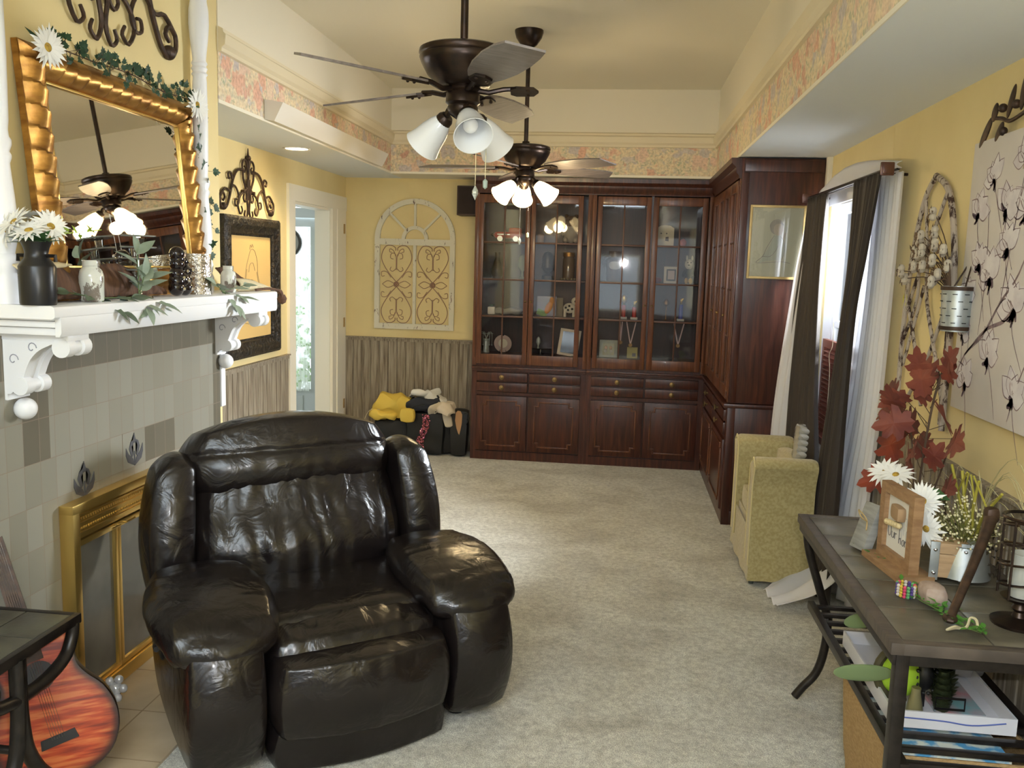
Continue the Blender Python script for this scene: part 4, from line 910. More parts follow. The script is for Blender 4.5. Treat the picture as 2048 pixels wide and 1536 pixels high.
# ---- iron scroll ornaments
def scrollwork(name, label, c, s, put):
    """baroque iron scroll: tall centre finial, S-scrolls falling away to both sides"""
    t = thing(name, label, 'wall decoration', put(c[0], c[1]-.3*s))
    b = B(); P = lambda u, v, d=0.016: put(c[0]+u*s, c[1]+v*s, d)
    def curl(cx, cz, r, a0, turns, sg, n=16): return [(cx+r*(1-.72*i/n)*math.cos(a0+sg*2*PI*turns*i/n), cz+r*(1-.72*i/n)*math.sin(a0+sg*2*PI*turns*i/n)) for i in range(n+1)]
    def stroke(pts, r0=.010, r1=.007):
        q = spline([(p[0],p[1],0) for p in pts], 3); n = len(q)
        b.tube([P(p[0],p[1]) for p in q], [s*(r0+(r1-r0)*i/(n-1)) for i in range(n)], 7)
    b.tube([P(0,-.12),P(0,-.0),P(0,.20),P(0,.245),P(0,.30)], [.004*s,.010*s,.018*s,.010*s,.003*s], 8)
    b.ball(P(0,.22), .026*s, 8)
    for g in (-1, 1):
        stroke([(g*.0,.02),(g*.03,.12),(g*.075,.185)] + [(g*x, z) for x, z in curl(.075,.135,.050,PI/2,.85,-1)][::1] if False else [(0,.10),(g*.035,.185),(g*.08,.20),(g*.115,.165),(g*.105,.115),(g*.07,.105),(g*.055,.135),(g*.075,.15)])
        stroke([(g*.105,.13),(g*.10,.05),(g*.05,-.03),(g*.035,-.10),(g*.07,-.135),(g*.10,-.105),(g*.085,-.075)])
        stroke([(g*.115,.12),(g*.22,.10),(g*.30,.02),(g*.35,-.09),(g*.41,-.185),(g*.475,-.215),(g*.525,-.175),(g*.525,-.115),(g*.475,-.09),(g*.445,-.125),(g*.475,-.15)], .012, .009)
        stroke([(g*.30,.02),(g*.335,.075),(g*.38,.06),(g*.37,.025),(g*.345,.03)])
        stroke([(g*.525,-.115),(g*.44,-.055),(g*.36,-.07),(g*.29,-.02),(g*.22,-.05),(g*.185,-.12),(g*.215,-.175),(g*.26,-.165),(g*.255,-.125),(g*.225,-.125)])
        stroke([(g*.02,-.02),(g*.10,-.06),(g*.17,-.10),(g*.21,-.165),(g*.165,-.235),(g*.12,-.21),(g*.14,-.175)])
        stroke([(g*.015,.05),(g*.03,-.10),(g*.012,-.20),(g*.045,-.265),(g*.085,-.24),(g*.07,-.205)])
        b.ball(P(g*.47,-.195), (.03*s if g else .03*s), 8)
        b.box(P(g*.10,-.055), (.03*s,)*3, None, .006*s)
    b.box(P(0,0,.006), (.02,.02,.02)) 
    out(b, 'iron_scrolls', IRON, t); return t
scrollwork('iron_scroll', 'dark iron scroll ornament on the yellow wall over the black framed picture', (5.68,2.165), .80, lambda u, v, d=.016: (XLW+d, u, v))
scrollwork('iron_scroll', 'dark iron scroll ornament above the gilt mirror, cut by the top edge', (3.20,2.745), 1.02, lambda u, v, d=.016: (XL+d, u, v))

# ---- black framed picture in the nook
t = thing('framed_picture', 'sketch on tan paper in a wide black carved frame in the left nook', 'picture', (XLW+.03, 5.79, 1.03))
Y0, Y1, Z0, Z1, fwp = 5.27, 6.165, 1.035, 1.962, .125
b = B(); pf = [(0,0),(0,.030),(.018,.046),(.055,.050),(.085,.034),(.105,.030),(.112,.018),(.125,.016),(.125,0)]
def ringframe(b, Y0, Y1, Z0, Z1, pf, X):
    rings = []
    for v, n in pf:
        rings.append([(X+n, Y0+v, Z0+v), (X+n, Y1-v, Z0+v), (X+n, Y1-v, Z1-v), (X+n, Y0+v, Z1-v)])
    b.rings(rings, cap=False); return b
ringframe(b, Y0, Y1, Z0, Z1, pf, XLW+.004)
out(b, 'carved_frame', mat('black carved frame', (0.014,0.012,0.010), 0.35, col2=(0.05,0.035,0.022), nscale=34, nmix=(.5,.75), bump=1.0, bscale=45, bdist=.02), t, ang=20)
out(B().bb(XLW+.004, XLW+.016, Y0+fwp-.01, Y1-fwp+.01, Z0+fwp-.01, Z1-fwp+.01), 'tan_paper', mat('tan paper', (0.62,0.43,0.17), .8), t)
SK = mat('grey brown sketch line', (0.30,0.22,0.11), .9)
b = B(); yc, zc = 5.72, 1.60
for pts in ([(-.11,-.05),(-.09,.03),(-.05,.10),(-.01,.15),(.05,.14),(.09,.07),(.10,-.02),(.13,-.08)], [(-.03,.15),(-.02,.18),(.0,.165),(.01,.185),(.03,.165)], [(-.05,.0),(-.03,.05),(.02,.06),(.05,.01)], [(-.05,-.06),(0,-.05),(.05,-.07)], [(-.14,-.30),(-.08,-.27),(.0,-.28)], [(-.15,-.33),(-.05,-.345)], [(-.08,.02),(-.11,-.10)], [(.08,.0),(.12,-.11)]):
    b.tube([(XLW+.0165, yc+p[0], zc+p[1]) for p in spline([(q[0],q[1],0) for q in pts], 5)], .0022, 5)
out(b, 'pencil_sketch', SK, t)
# ---- arched window-style wall panel on the back wall
DIST = mat('distressed white paint', (0.70,0.67,0.55), .75)
def distressed(base, under, name, sc=14, st=(3,3,1), th=(.60,.64)):
    m = mat(name, base, .75); nt = m.node_tree; bs = nt.nodes['Principled BSDF']; tc = nt.nodes.new('ShaderNodeTexCoord')
    mp = nt.nodes.new('ShaderNodeMapping'); mp.inputs['Scale'].default_value = st; nt.links.new(tc.outputs['Object'], mp.inputs[0])
    n = nt.nodes.new('ShaderNodeTexNoise'); n.inputs['Scale'].default_value = sc; n.inputs['Detail'].default_value = 6; n.inputs['Roughness'].default_value = .7
    nt.links.new(mp.outputs[0], n.inputs['Vector'])
    cr = ramp(nt, n.outputs['Fac'], [(th[0], base), (th[1], under)]); nt.links.new(cr.outputs[0], bs.inputs['Base Color']); return m
DIST = distressed((0.68,0.65,0.53), (0.12,0.07,0.05), 'distressed white paint')
t = thing('arched_wall_panel', 'distressed white arched window frame with iron scrolls on the back wall', 'wall decoration', (-1.825, YB-.02, 1.095))
ax, AZ0, AZ1, hw = -1.825, 1.095, 1.90, .365
fy = YB-.004; th = .028
arch = lambda r, n=28: [(ax+r*math.cos(PI*i/n), AZ1+r*math.sin(PI*i/n)*1.0) for i in range(n+1)]
b = B()
def band(b, ro, ri, n=28, yb=fy, t_=th, cz=AZ1):
    ao = [(ax+ro*math.cos(PI*i/n), cz+ro*math.sin(PI*i/n)*.97) for i in range(n+1)]; ai = [(ax+ri*math.cos(PI*i/n), cz+ri*math.sin(PI*i/n)*.97) for i in range(n+1)]
    rings = [[(o[0],yb,o[1]),(o[0],yb-t_,o[1]),(i_[0],yb-t_,i_[1]),(i_[0],yb,i_[1])] for o, i_ in zip(ao, ai)]
    b.rings(rings); return b
band(b, hw, hw-.045); band(b, .120, .088, 20)
for x in (ax-hw, ax+hw-.045): b.bb(x, x+.045, fy-th, fy, AZ0, AZ1)
b.bb(ax-hw, ax+hw, fy-th, fy, AZ0, AZ0+.05); b.bb(ax-hw, ax+hw, fy-th, fy, AZ1-.055, AZ1); b.bb(ax-.013, ax+.013, fy-th+.004, fy, AZ0, AZ1)
for a in (45, 90, 135):
    c_, s_ = math.cos(R(a)), math.sin(R(a))*.97
    b.box((ax+c_*.22, fy-th/2, AZ1+s_*.22), (.20, th-.006, .018), (0, -R(a), 0))
out(b, 'arched_frame', DIST, t, smooth=False)
b = B(); yy = fy-.012
def sp2(pts, r=.0035):
    b.tube([(p[0], yy, p[1]) for p in spline([(q[0],q[1],0) for q in pts], 5)], r, 5)
for cx_ in (ax-.166, ax+.166):
    zc = (AZ0+.05+AZ1-.055)/2; hh = (AZ1-.055-AZ0-.05)/2
    for v in (-1, 1):
        for g in (-1, 1):
            sp2([(cx_,zc+v*.02),(cx_+g*.07,zc+v*.10),(cx_+g*.130,zc+v*.20),(cx_+g*.135,zc+v*.27),(cx_+g*.10,zc+v*.335),(cx_+g*.05,zc+v*(hh-.005)),(cx_+g*.012,zc+v*.325),(cx_+g*.01,zc+v*.30)])
            sp2([(cx_+g*.004,zc+v*.13),(cx_+g*.004,zc+v*.24),(cx_+g*.02,zc+v*.275),(cx_+g*.05,zc+v*.27),(cx_+g*.055,zc+v*.235),(cx_+g*.03,zc+v*.225)], .003)
            sp2([(cx_+g*.008,zc+v*.25),(cx_+g*.03,zc+v*.30),(cx_+g*.06,zc+v*.315),(cx_+g*.065,zc+v*.29),(cx_+g*.045,zc+v*.285)], .003)
            sp2([(cx_+g*.004,zc+v*.14),(cx_+g*.035,zc+v*.115),(cx_+g*.06,zc+v*.13),(cx_+g*.05,zc+v*.155)], .003)
            sp2([(cx_+g*.025,zc+v*.01),(cx_+g*.08,zc+v*.03),(cx_+g*.13,zc+v*.0)], .003)
            sp2([(cx_+g*.05,zc+v*.06),(cx_+g*.09,zc+v*.11),(cx_+g*.135,zc+v*.11),(cx_+g*.135,zc+v*.07),(cx_+g*.11,zc+v*.075)], .003)
    for k in range(8): a = PI*k/4; b.ball((cx_+.018*math.cos(a), yy-.004, zc+.018*math.sin(a)), .009, 6)
    b.ball((cx_, yy-.008, zc), .009, 6)
out(b, 'iron_scrolls', mat('rusty iron', (0.30,0.17,0.12), .7), t)
# ================================================================ THINGS ON THE MANTEL
MZ = 1.536
def daisy_stems(t, base, heads, r=.055):
    b = B()
    for h, d in heads: b.tube(spline([base, ((base[0]+h[0])/2, (base[1]+h[1])/2, (base[2]*.5+h[2]*.5)), h], 4), .0025, 5)
    out(b, 'stems', STEM, t)
    for h, d in heads: daisy(t, h, d, r)
x_, y_ = -1.775, 2.535
t = thing('milk_can_vase', 'black ribbed milk can holding white daisies at the left of the mantel', 'vase', (x_, y_, MZ))
n = 48; rings = []
for r, z in [(.0,0),(.050,0),(.052,.006),(.052,.115),(.050,.122),(.036,.142),(.033,.158),(.036,.172),(.046,.196),(.043,.196),(.033,.172),(.0,.16)]:
    rings.append([(x_+max(r,1e-4)*(1+(.035*(j%2) if .01<z<.118 else 0))*math.cos(2*PI*j/n*1.0), y_+max(r,1e-4)*(1+(.035*(j%2) if .01<z<.118 else 0))*math.sin(2*PI*j/n), MZ+z) for j in range(n)])
out(B().rings(rings), 'can_body', mat('satin black enamel', (0.012,0.012,0.014), .32), t, ang=60)
b = B()
for s in (-1,1): b.tube([(x_+s*.036,y_,MZ+.150),(x_+s*.062,y_,MZ+.150),(x_+s*.062,y_,MZ+.132)], .006, 8)
out(b, 'side_handle', BLACKM, t)
daisy_stems(t, (x_, y_, MZ+.18), [((x_-.055,y_-.02,MZ+.25),(-.3,-.6,.6)),((x_-.10,y_+.0,MZ+.225),(-.5,-.8,.1)),((x_+.0,y_-.03,MZ+.225),(.1,-.5,.8)),((x_+.03,y_+.03,MZ+.24),(.6,-.3,.4)),((x_-.03,y_+.05,MZ+.27),(-.1,.1,1))], .058)
b = B()
for i in range(26): a = random.uniform(0,2*PI); leaf(b, (x_+.02*math.cos(a), y_+.02*math.sin(a), MZ+.185), (math.cos(a), math.sin(a), random.uniform(.2,1.2)), (0,0,1), random.uniform(.05,.085), .024)
out(b, 'foliage', LEAFG, t)
b = B()
for i in range(10): leaf(b, (x_+.05+.010*i, y_+.05+.004*i, MZ+.222+.003*math.sin(i)), (random.uniform(-.4,1), random.uniform(-.6,.6), random.uniform(-.3,.9)), (0,0,1), .03, .014, k=3)
b.tube([(x_,y_,MZ+.19),(x_+.06,y_+.05,MZ+.22),(x_+.16,y_+.09,MZ+.235)], .0015, 5)
out(b, 'pale_sprig', mat('yellow green sprig', (0.30,0.42,0.05), .6), t)
MERC = mat('flaking mercury glass', (0.62,0.64,0.58), .22, .25, coat=.5); 
MERC = distressed((0.66,0.68,0.62), (0.22,0.19,0.16), 'flaking silvered glass', sc=9, st=(1.5,1.5,1), th=(.52,.55)); MERC.node_tree.nodes['Principled BSDF'].inputs['Roughness'].default_value = .12; MERC.node_tree.nodes['Principled BSDF'].inputs['Coat Weight'].default_value = .6
def mason(x, y, s, label):
    t = thing('mason_jar', label, 'jar', (x, y, MZ))
    out(B().lathe([(r*s, z*s) for r, z in [(0,0),(.036,0),(.040,.006),(.041,.085),(.037,.105),(.028,.115),(.027,.120),(.029,.123),(.027,.127),(.029,.131),(.027,.136),(.0285,.141),(.025,.141)]], (x, y, MZ), 32), 'jar_body', MERC, t, ang=60)
    b = B(); b.bb(x-.0, x+.0015, y-.018*s, y+.018*s, MZ+.04*s, MZ+.06*s); return t
mason(-1.775, 2.815, .98, 'larger silvered mason jar behind the leaf spray, right of the milk can')
mason(-1.80, 3.93, .86, 'smaller silvered mason jar at the right end of the mantel')
def spray(label, x, y, n, L, dirs, name='leaf_spray', m=SAGE, grp='faux leaf sprays on the mantel'):
    t = thing(name, label, 'leaf spray', (x, y, MZ), group=grp)
    bs = B(); bl = B(); heads = []
    for d in dirs:
        d = Vector(d); p = Vector((x, y, MZ+.012)); pts = [p.copy()]
        for k in range(5):
            p = p + d*(.2); pts.append(p.copy())
        bs.tube(spline(pts, 2), .002, 5)
        for k in range(n):
            q = pts[0].lerp(pts[-1], (k+1)/n); s = 1 if k % 2 else -1
            side = d.normalized().cross(Vector((0,0,1))).normalized()*s
            leaf(bl, q, side*.8 + d.normalized()*.7 + Vector((0,0,random.uniform(-.2,.3))), (.6,0,1) if d.z < .5 else (1,-.4,.2), L*random.uniform(.8,1.1), L*.50, curl=random.uniform(.1,.35), fold=.15)
        leaf(bl, pts[-1], d, (.8,-.2,.6), L, L*.4, curl=.2)
    out(bs, 'stem', STEM, t); out(bl, 'leaves', m, t); return t
spray('grey green leaf spray lying in front of the larger mason jar', -1.75, 2.80, 4, .075, [(.05,.13,-.0),(-.03,-.10,.02),(.05,.08,-.05)], m=mat('dark sage leaf', (0.09,0.13,0.085), .6))
spray('pale leaf spray standing up in the middle of the mantel and hanging over its edge', -1.745, 3.06, 4, .085, [(-.02,.03,.15),(.03,.09,-.03),(.02,.0,.07),(-.0,.08,.06),(.045,-.03,-.04)])
spray('pale leaf spray at the right end of the mantel in front of the silver cylinder', -1.735, 3.73, 4, .080, [(.02,.17,.02),(.05,.02,-.06),(-.0,-.06,.03),(.035,.10,-.03)])
# tiered stand of glass plates and small tumblers
x, y = -1.80, 3.16
t = thing('tiered_stand', 'tall tiered stand of thin glass plates on the mantel before the mirror', 'tiered stand', (x, y, MZ))
CG = thin_glass('clear tumbler glass', (.93,.93,.90), .10, .02)
b = B(); b.cyl((x,y,MZ),(x,y,MZ+.225),.004,n=8); b.lathe([(0,0),(.05,0),(.045,.008),(.01,.014),(.006,.03),(0,.03)],(x,y,MZ),20); out(b,'centre_rod',CHROME,t)
for k in range(5):
    z = MZ+.060+k*.042
    b = B(); b.lathe([(0,z),(.062,z),(.066,z+.004),(.062,z+.006),(0,z+.004)],(x,y,0),30); out(b,'glass_plate',mat('grey plate glass',(.35,.37,.36),.08,.4) if k==0 else bpy.data.materials['grey plate glass'],t)
for k, (dx, dy) in enumerate(((.0,-.028),(-.01,.028),(.0,-.03),(.0,.025))):
    z = MZ+.066+k*.042; b = B(); b.lathe([(.010,z),(.012,z+.002),(.017,z+.033),(.0155,z+.033),(.0105,z+.004)],(x+dx,y+dy,0),16,cap=False); out(b,'tumbler',CG,t)
# lumpy black holder with crystal studs
x, y = -1.77, 3.42
t = thing('beaded_vase', 'black bubbly ceramic vase with clear round studs on the mantel', 'vase', (x, y, MZ))
b = B(); lumps = [(0,-.035,.030,.033),(0,.035,.030,.033),(.0,0,.062,.036),(0,-.03,.085,.031),(0,.036,.095,.030),(0,-.025,.125,.030),(0,.02,.135,.024),(0,-.025,.165,.031),(0,-.02,.145,.030),(.0,.028,.065,.034),(0,-.03,.055,.034)]
for dx, dy, dz, r in lumps: b.ball((x+dx, y+dy, MZ+dz+.003), (r*.95, r, r), 14)
out(b, 'vase_body', mat('gloss black ceramic', (0.012,0.007,0.008), .08, coat=.6), t)
for dy, dz in ((-.03,.03),(.038,.028),(.012,.062),(-.030,.075),(0.0,.100),(.045,.105),(.015,.140),(-.018,.178)):
    c = Vector((x+.034, y+dy-.008, MZ+dz)); b = B(); b.lathe([(0,.006),(.005,.006),(.0075,.002),(.0075,-.004),(0,-.004)], c, 12, frame_of((.75,-.65,.1))); out(b, 'crystal_stud', CHROME, t)
# silver cylinder
x, y = -1.80, 3.64
tag(out(B().lathe([(0,0),(.052,0),(.052,.172),(.049,.172),(.049,.004),(0,.004)], (x,y,MZ), 36), 'cylinder_vase', SILVER), 'hammered silver cylinder vase on the mantel right of the black bubbly vase', 'vase')
# brown and cream fabric wings lying on the mantel
BRN = mat('dark brown feathered fabric', (0.065,0.030,0.018), .8, col2=(0.13,0.065,0.035), nscale=12, stretch=(1,6,1)); CRF = mat('cream fabric', (0.60,0.52,0.34), .85)
def drape(name, label, cat, m, pts_lo, pts_hi, bulge=.03, group=None):
    b = B(); lo = spline(pts_lo, 4); hi = spline(pts_hi, 4); n = len(lo)
    def f(u, v):
        i = u*(n-1); k = min(int(i), n-2); fr = i-k
        a = lo[k].lerp(lo[k+1], fr); c = hi[k].lerp(hi[k+1], fr); p = a.lerp(c, v)
        p.x += bulge*math.sin(PI*v) + .006*math.sin(u*38+v*3); return p
    b.grid(f, 48, 8); o = out(b, name, m, solid=.006); tag(o, label, cat, group); return o
drape('brown_scarf', 'brown feathered cloth draped along the mantel behind the jars', 'cloth', BRN, [(-1.80,2.62,MZ+.01),(-1.80,2.9,MZ+.01),(-1.80,3.2,MZ+.01),(-1.80,3.36,MZ+.01)], [(-1.835,2.64,MZ+.135),(-1.835,2.85,MZ+.105),(-1.835,3.08,MZ+.125),(-1.83,3.32,MZ+.04)], .015)
drape('cream_scarf', 'cream cloth end showing between the milk can and the mason jar', 'cloth', CRF, [(-1.815,2.50,MZ+.09),(-1.815,2.60,MZ+.10),(-1.815,2.76,MZ+.12)], [(-1.83,2.50,MZ+.12),(-1.83,2.62,MZ+.135),(-1.83,2.76,MZ+.123)], .008)
drape('brown_leaf_wing', 'large brown leaf shaped cloth piece leaning at the right end of the mantel', 'cloth', BRN, [(-1.84,3.92,MZ+.03),(-1.83,4.05,MZ+.03),(-1.80,4.20,MZ+.01)], [(-1.86,3.93,MZ+.11),(-1.86,4.06,MZ+.105),(-1.81,4.20,MZ+.03)], .02)
drape('cream_leaf_wing', 'cream leaf shaped cloth piece below the brown one at the mantel end', 'cloth', CRF, [(-1.78,3.97,MZ+.006),(-1.76,4.10,MZ+.006),(-1.74,4.27,MZ+.006)], [(-1.79,3.99,MZ+.062),(-1.78,4.12,MZ+.055),(-1.75,4.25,MZ+.02)], .02)
b = B(); b.tube(spline([(-1.74,4.10,MZ+.008),(-1.72,4.22,MZ+.012),(-1.70,4.30,MZ-.002),(-1.70,4.33,MZ-.04)], 5), [.006]*10+[.012]*6, 8); b.lathe([(0,0),(.018,.01),(.024,.03),(.014,.05),(0,.05)], (-1.70,4.335,MZ-.07), 14)
tag(out(b, 'brown_tail', BRN), 'dark brown curled cloth end hanging off the right end of the mantel', 'cloth')
b = B(); [b.ball((-1.715+random.uniform(-.012,.012), 2.455+random.uniform(-.02,.02), MZ+random.uniform(.0,.05)), .018, 8) for _ in range(9)]
# ---- ivy and daisies on the mirror
def garland(label, pts, n, size, out_n, seed):
    random.seed(seed)
    q = spline(pts, 8); t = thing('ivy_garland', label, 'garland', tuple(q[0]))
    bs = B(); bs.tube(q, .0022, 5); bl = B()
    for i in range(n):
        f = i/n*(len(q)-2); k = int(f); p = q[k].lerp(q[k+1], f-k)
        d = Vector((random.uniform(-.1,.5), random.uniform(-1,1), random.uniform(-.5,1.2))).normalized()
        e = p + d*random.uniform(.01,.05); bs.tube([p, e], .0011, 4)
        polyleaf(bl, e, d, out_n, size*random.uniform(.7,1.15), IVY)
    out(bs, 'stem', TWIG, t); out(bl, 'ivy_leaves', IVYG, t, smooth=False); return t
mtop = lambda u: (XL+.060, ML+.02+(Wm-.04)*u, MT+.012)
garland('green ivy garland running along the top of the gilt mirror', [mtop(.06),(XL+.06,ML+.35,MT+.01),(XL+.055,ML+.60,MT+.02),(XL+.05,ML+.85,MT+.005),mtop(.99)], 120, .031, (1,-.4,.2), 3)
garland('thin ivy trailer hanging beside the right edge of the gilt mirror', [(XL+.05,MR+.005,MT-.10),(XL+.06,MR+.035,MT-.30),(XL+.07,MR+.05,MT-.45),(XL+.06,MR+.03,MT-.62),(XL+.07,MR+.0,MT-.68)], 26, .045, (1,-.4,.1), 5)
random.seed(11)
for (p, lb) in (((XL+.09, ML+.055, MT-.012), 'large white daisy at the top left corner of the gilt mirror'), ((XL+.09, MR-.085, MT-.012), 'large white daisy at the top right corner of the gilt mirror')):
    t = thing('faux_daisy', lb, 'flower', p); daisy(t, p, (.99,-.16,.03), .068, n=20, layers=2, droop=.1)
    b = B(); b.tube([p, (p[0]-.06,p[1],p[2]-.01)], .003, 6); [leaf(b, (p[0]-.02,p[1],p[2]), (0,math.cos(a),math.sin(a)), (1,0,0), .075, .02) for a in (2.4,.4)]; out(b, 'calyx', IVYG, t)
# ================================================================ CEILING FANS
BLADE = woodmat('greyed walnut blade', (0.12,0.10,0.095), (0.17,0.145,0.135), (0.23,0.195,0.18), rough=.4, coat=.1, st=(2,18,18))
OPAL = mat('frosted white glass shade', (0.80,0.82,0.84), .25, coat=.3, sss=0)
OPAL.node_tree.nodes['Principled BSDF'].inputs['Transmission Weight'].default_value = 0.0
OPALON = mat('glowing frosted glass shade', (0.9,0.85,0.75), .3, emis=(1.0,0.74,0.36), estr=3.2)
BULB = mat('white bulb', (0.85,0.86,0.86), .3)
BULBON = mat('lit bulb', (1,.9,.7), .3, emis=(1.0,0.82,0.50), estr=14.0)
def ceiling_fan(label, x, y, blades, shades, lit, sag=0.0):
    zr = 2.43   # rim of the motor bowl
    t = thing('ceiling_fan', label, 'ceiling fan', (x, y, CZ))
    out(B().lathe([(0,CZ),(.088,CZ),(.088,CZ-.012),(.078,CZ-.045),(.050,CZ-.085),(.028,CZ-.10),(.016,CZ-.108),(0,CZ-.108)][::-1], (x,y,0), 32), 'ceiling_canopy', BRONZE, t)
    out(B().cyl((x,y,CZ-.10),(x,y,zr+.02),.0135,n=16), 'down_rod', BRONZE, t)
    out(B().lathe([(0,zr+.030),(.022,zr+.030),(.026,zr+.012),(.06,zr+.008),(.140,zr+.002),(.152,zr-.004),(.155,zr-.018),(.150,zr-.025),(.153,zr-.031),(.146,zr-.050),(.125,zr-.088),(.098,zr-.112),(.090,zr-.124),(.060,zr-.128),(0,zr-.128)][::-1], (x,y,0), 40), 'motor_bowl', BRONZE, t, ang=50)
    out(B().lathe([(0,zr-.125),(.055,zr-.125),(.058,zr-.137),(.052,zr-.143),(.058,zr-.148),(.060,zr-.180),(.050,zr-.188),(.054,zr-.196),(.048,zr-.218),(.026,zr-.232),(.012,zr-.243),(0,zr-.246)][::-1], (x,y,0), 32), 'switch_housing', BRONZE, t, ang=50)
    zb = zr-.132
    for a, has in blades:
        ca, sa = math.cos(R(a)), math.sin(R(a))
        Mb = Matrix.Translation((x,y,zb)) @ Matrix.Rotation(R(a),4,'Z') @ Matrix.Rotation(R(sag),4,'Y')
        b = B(); b.tube([(.045,0,-.005),(.09,0,-.012),(.14,0,.0),(.19,0,.004)], [.010,.009,.009,.008], 8)
        b.prism([(.165,-.020),(.185,-.034),(.245,-.030),(.262,0),(.245,.030),(.185,.034),(.165,.020)], lambda p: (p[0],p[1],-.010), lambda p: (p[0],p[1],-.002))
        for q in (-.018,.018): b.ball((.225,q,-.010),.006,8)
        b.xf(Mb @ Matrix.Rotation(R(-13),4,'X')); br = out(b, 'blade_bracket', BRONZE, t)
        if has:
            P = [(.19,-.055),(.26,-.068),(.42,-.080),(.56,-.078),(.635,-.055),(.672,.0),(.640,.032),(.56,.060),(.42,.068),(.28,.062),(.19,.05)]
            P = [(.185,-.038),(.24,-.056),(.34,-.072),(.46,-.079),(.56,-.074),(.625,-.060),(.665,.050),(.60,.060),(.50,.068),(.38,.068),(.27,.058),(.185,.040)]
            b = B(); b.prism(P, lambda p: (p[0],p[1],-.0015), lambda p: (p[0],p[1],.0055)); b.xf(Mb @ Matrix.Rotation(R(-13),4,'X'))
            out(b, 'blade', BLADE, t)
    for a in shades:
        ca, sa = math.cos(R(a)), math.sin(R(a))
        p0 = Vector((x+ca*.040, y+sa*.040, zr-.197)); d = Vector((ca*.80, sa*.80, -.66)).normalized()
        b = B(); b.tube(spline([p0, p0+Vector((ca*.02,sa*.02,-.002)), p0+d*.045], 4), .011, 8); p1 = p0+d*.035
        Mx = frame_of(d); b.lathe([(0,0),(.022,0),(.029,.010),(.031,.028),(.027,.032),(0,.032)], p1, 20, Mx); h = out(b, 'lamp_holder', BRONZE, t)
        b = B(); b.lathe([(.029,.022),(.040,.045),(.050,.080),(.056,.115),(.064,.142),(.0675,.150),(.0645,.150),(.053,.116),(.047,.080),(.037,.047),(.027,.025)], p1, 30, Mx, cap=False)
        out(b, 'glass_shade', OPALON if lit else OPAL, h, ang=70)
        b = B(); c = p1+d*.085; b.ball(c, (.026,.026,.026), 14); b.cyl(p1+d*.03, p1+d*.075, .014); out(b, 'bulb', BULBON if lit else BULB, h)
        if lit: point('fan_bulb', tuple(p1+d*.185), 6.5, (1.0,0.76,0.42), .05)
    for (dx, dy, L, kind) in ((.055,-.03,.235,0),(.085,.0,.21,1)) if not lit else ((-.02,-.03,.33,0),(.028,.0,.30,1)):
        b = B(); z1 = zr-.225; b.cyl((x+dx,y+dy,z1),(x+dx,y+dy,z1-L),.0013,n=5); c_ = out(b, 'pull_chain', CHROME, t)
        b = B()
        if kind == 0: b.lathe([(0,z1-L-.052),(.011,z1-L-.030),(.010,z1-L-.018),(0,z1-L)], (x+dx,y+dy,0), 6)
        else: b.lathe([(0,z1-L-.036),(.008,z1-L-.030),(.009,z1-L-.008),(0,z1-L)], (x+dx,y+dy,0), 10)
        out(b, 'chain_pendant', CRY if kind == 0 else mat('pale green glass bead',(.4,.5,.45),.1), c_, smooth=False)
    if lit:
        point('fan_uplight', (x,y,zr-.33), 5, (1.0,0.76,0.42), .04)
    return t
ceiling_fan('nearer dark bronze ceiling fan with its white shades unlit', -.567, 3.12, ((-129,1),(-64,1),(4,0),(78,1),(150,1)), (152,-68,55), False)
ceiling_fan('farther dark bronze ceiling fan with its lamps glowing', -.615, 5.60, ((-108,1),(-36,1),(36,1),(108,1),(180,1)), (-20,-140,100), True)
# ================================================================ RECLINER
LEA = mat('dark brown black leather', (0.0075,0.0055,0.0055), .27, coat=.12, col2=(0.012,0.009,0.0085), nscale=5)
def leather():
    nt = LEA.node_tree; bs = nt.nodes['Principled BSDF']; tc = nt.nodes.new('ShaderNodeTexCoord')
    def nz(sc, st, det=3, dist=0):
        mp = nt.nodes.new('ShaderNodeMapping'); mp.inputs['Scale'].default_value = st; nt.links.new(tc.outputs['Object'], mp.inputs[0])
        n = nt.nodes.new('ShaderNodeTexNoise'); n.inputs['Scale'].default_value = sc; n.inputs['Detail'].default_value = det; n.inputs['Distortion'].default_value = dist
        nt.links.new(mp.outputs[0], n.inputs['Vector']); return n.outputs['Fac']
    b1 = nt.nodes.new('ShaderNodeBump'); b1.inputs['Strength'].default_value = .45; b1.inputs['Distance'].default_value = .02; nt.links.new(nz(9,(1,1,1),3,1.2), b1.inputs['Height'])
    b2 = nt.nodes.new('ShaderNodeBump'); b2.inputs['Strength'].default_value = .14; b2.inputs['Distance'].default_value = .002; nt.links.new(nz(240,(1,1,1),2), b2.inputs['Height']); nt.links.new(b1.outputs[0], b2.inputs['Normal'])
    nt.links.new(b2.outputs[0], bs.inputs['Normal'])
leather()
t = thing('recliner', 'large black leather recliner armchair in the foreground', 'armchair', (-1.067,3.137,0), R(36.8))
def fold(x, z, seed=0.0, f=15, zf=2.2):
    """sharp-crested vertical folds"""
    a = noise.noise(Vector((x*f + .7*noise.noise(Vector((z*4, seed, x*3))), z*zf, seed)))
    c = noise.noise(Vector((x*f*1.9+4, z*zf*1.6, seed+3)))
    return (1-abs(a)*2.2)*.6 + (1-abs(c)*2.0)*.25
def part(name, c, size, e, n, fn=None, rot=None, sub=1):
    b = B(); b.blob(c, size, e, n, fn, rot); return out(b, name, LEA, t, local=True, ang=180, sub=sub)
part('base_body', (0,.04,.27), (1.04,.66,.44), .18, 8)
def f_back(p): p.x *= 1 + .05*(p.z/.4); return p
part('back_shell', (0,.475,.56), (.90,.20,.78), .35, 10, f_back, (R(-13),0,0))
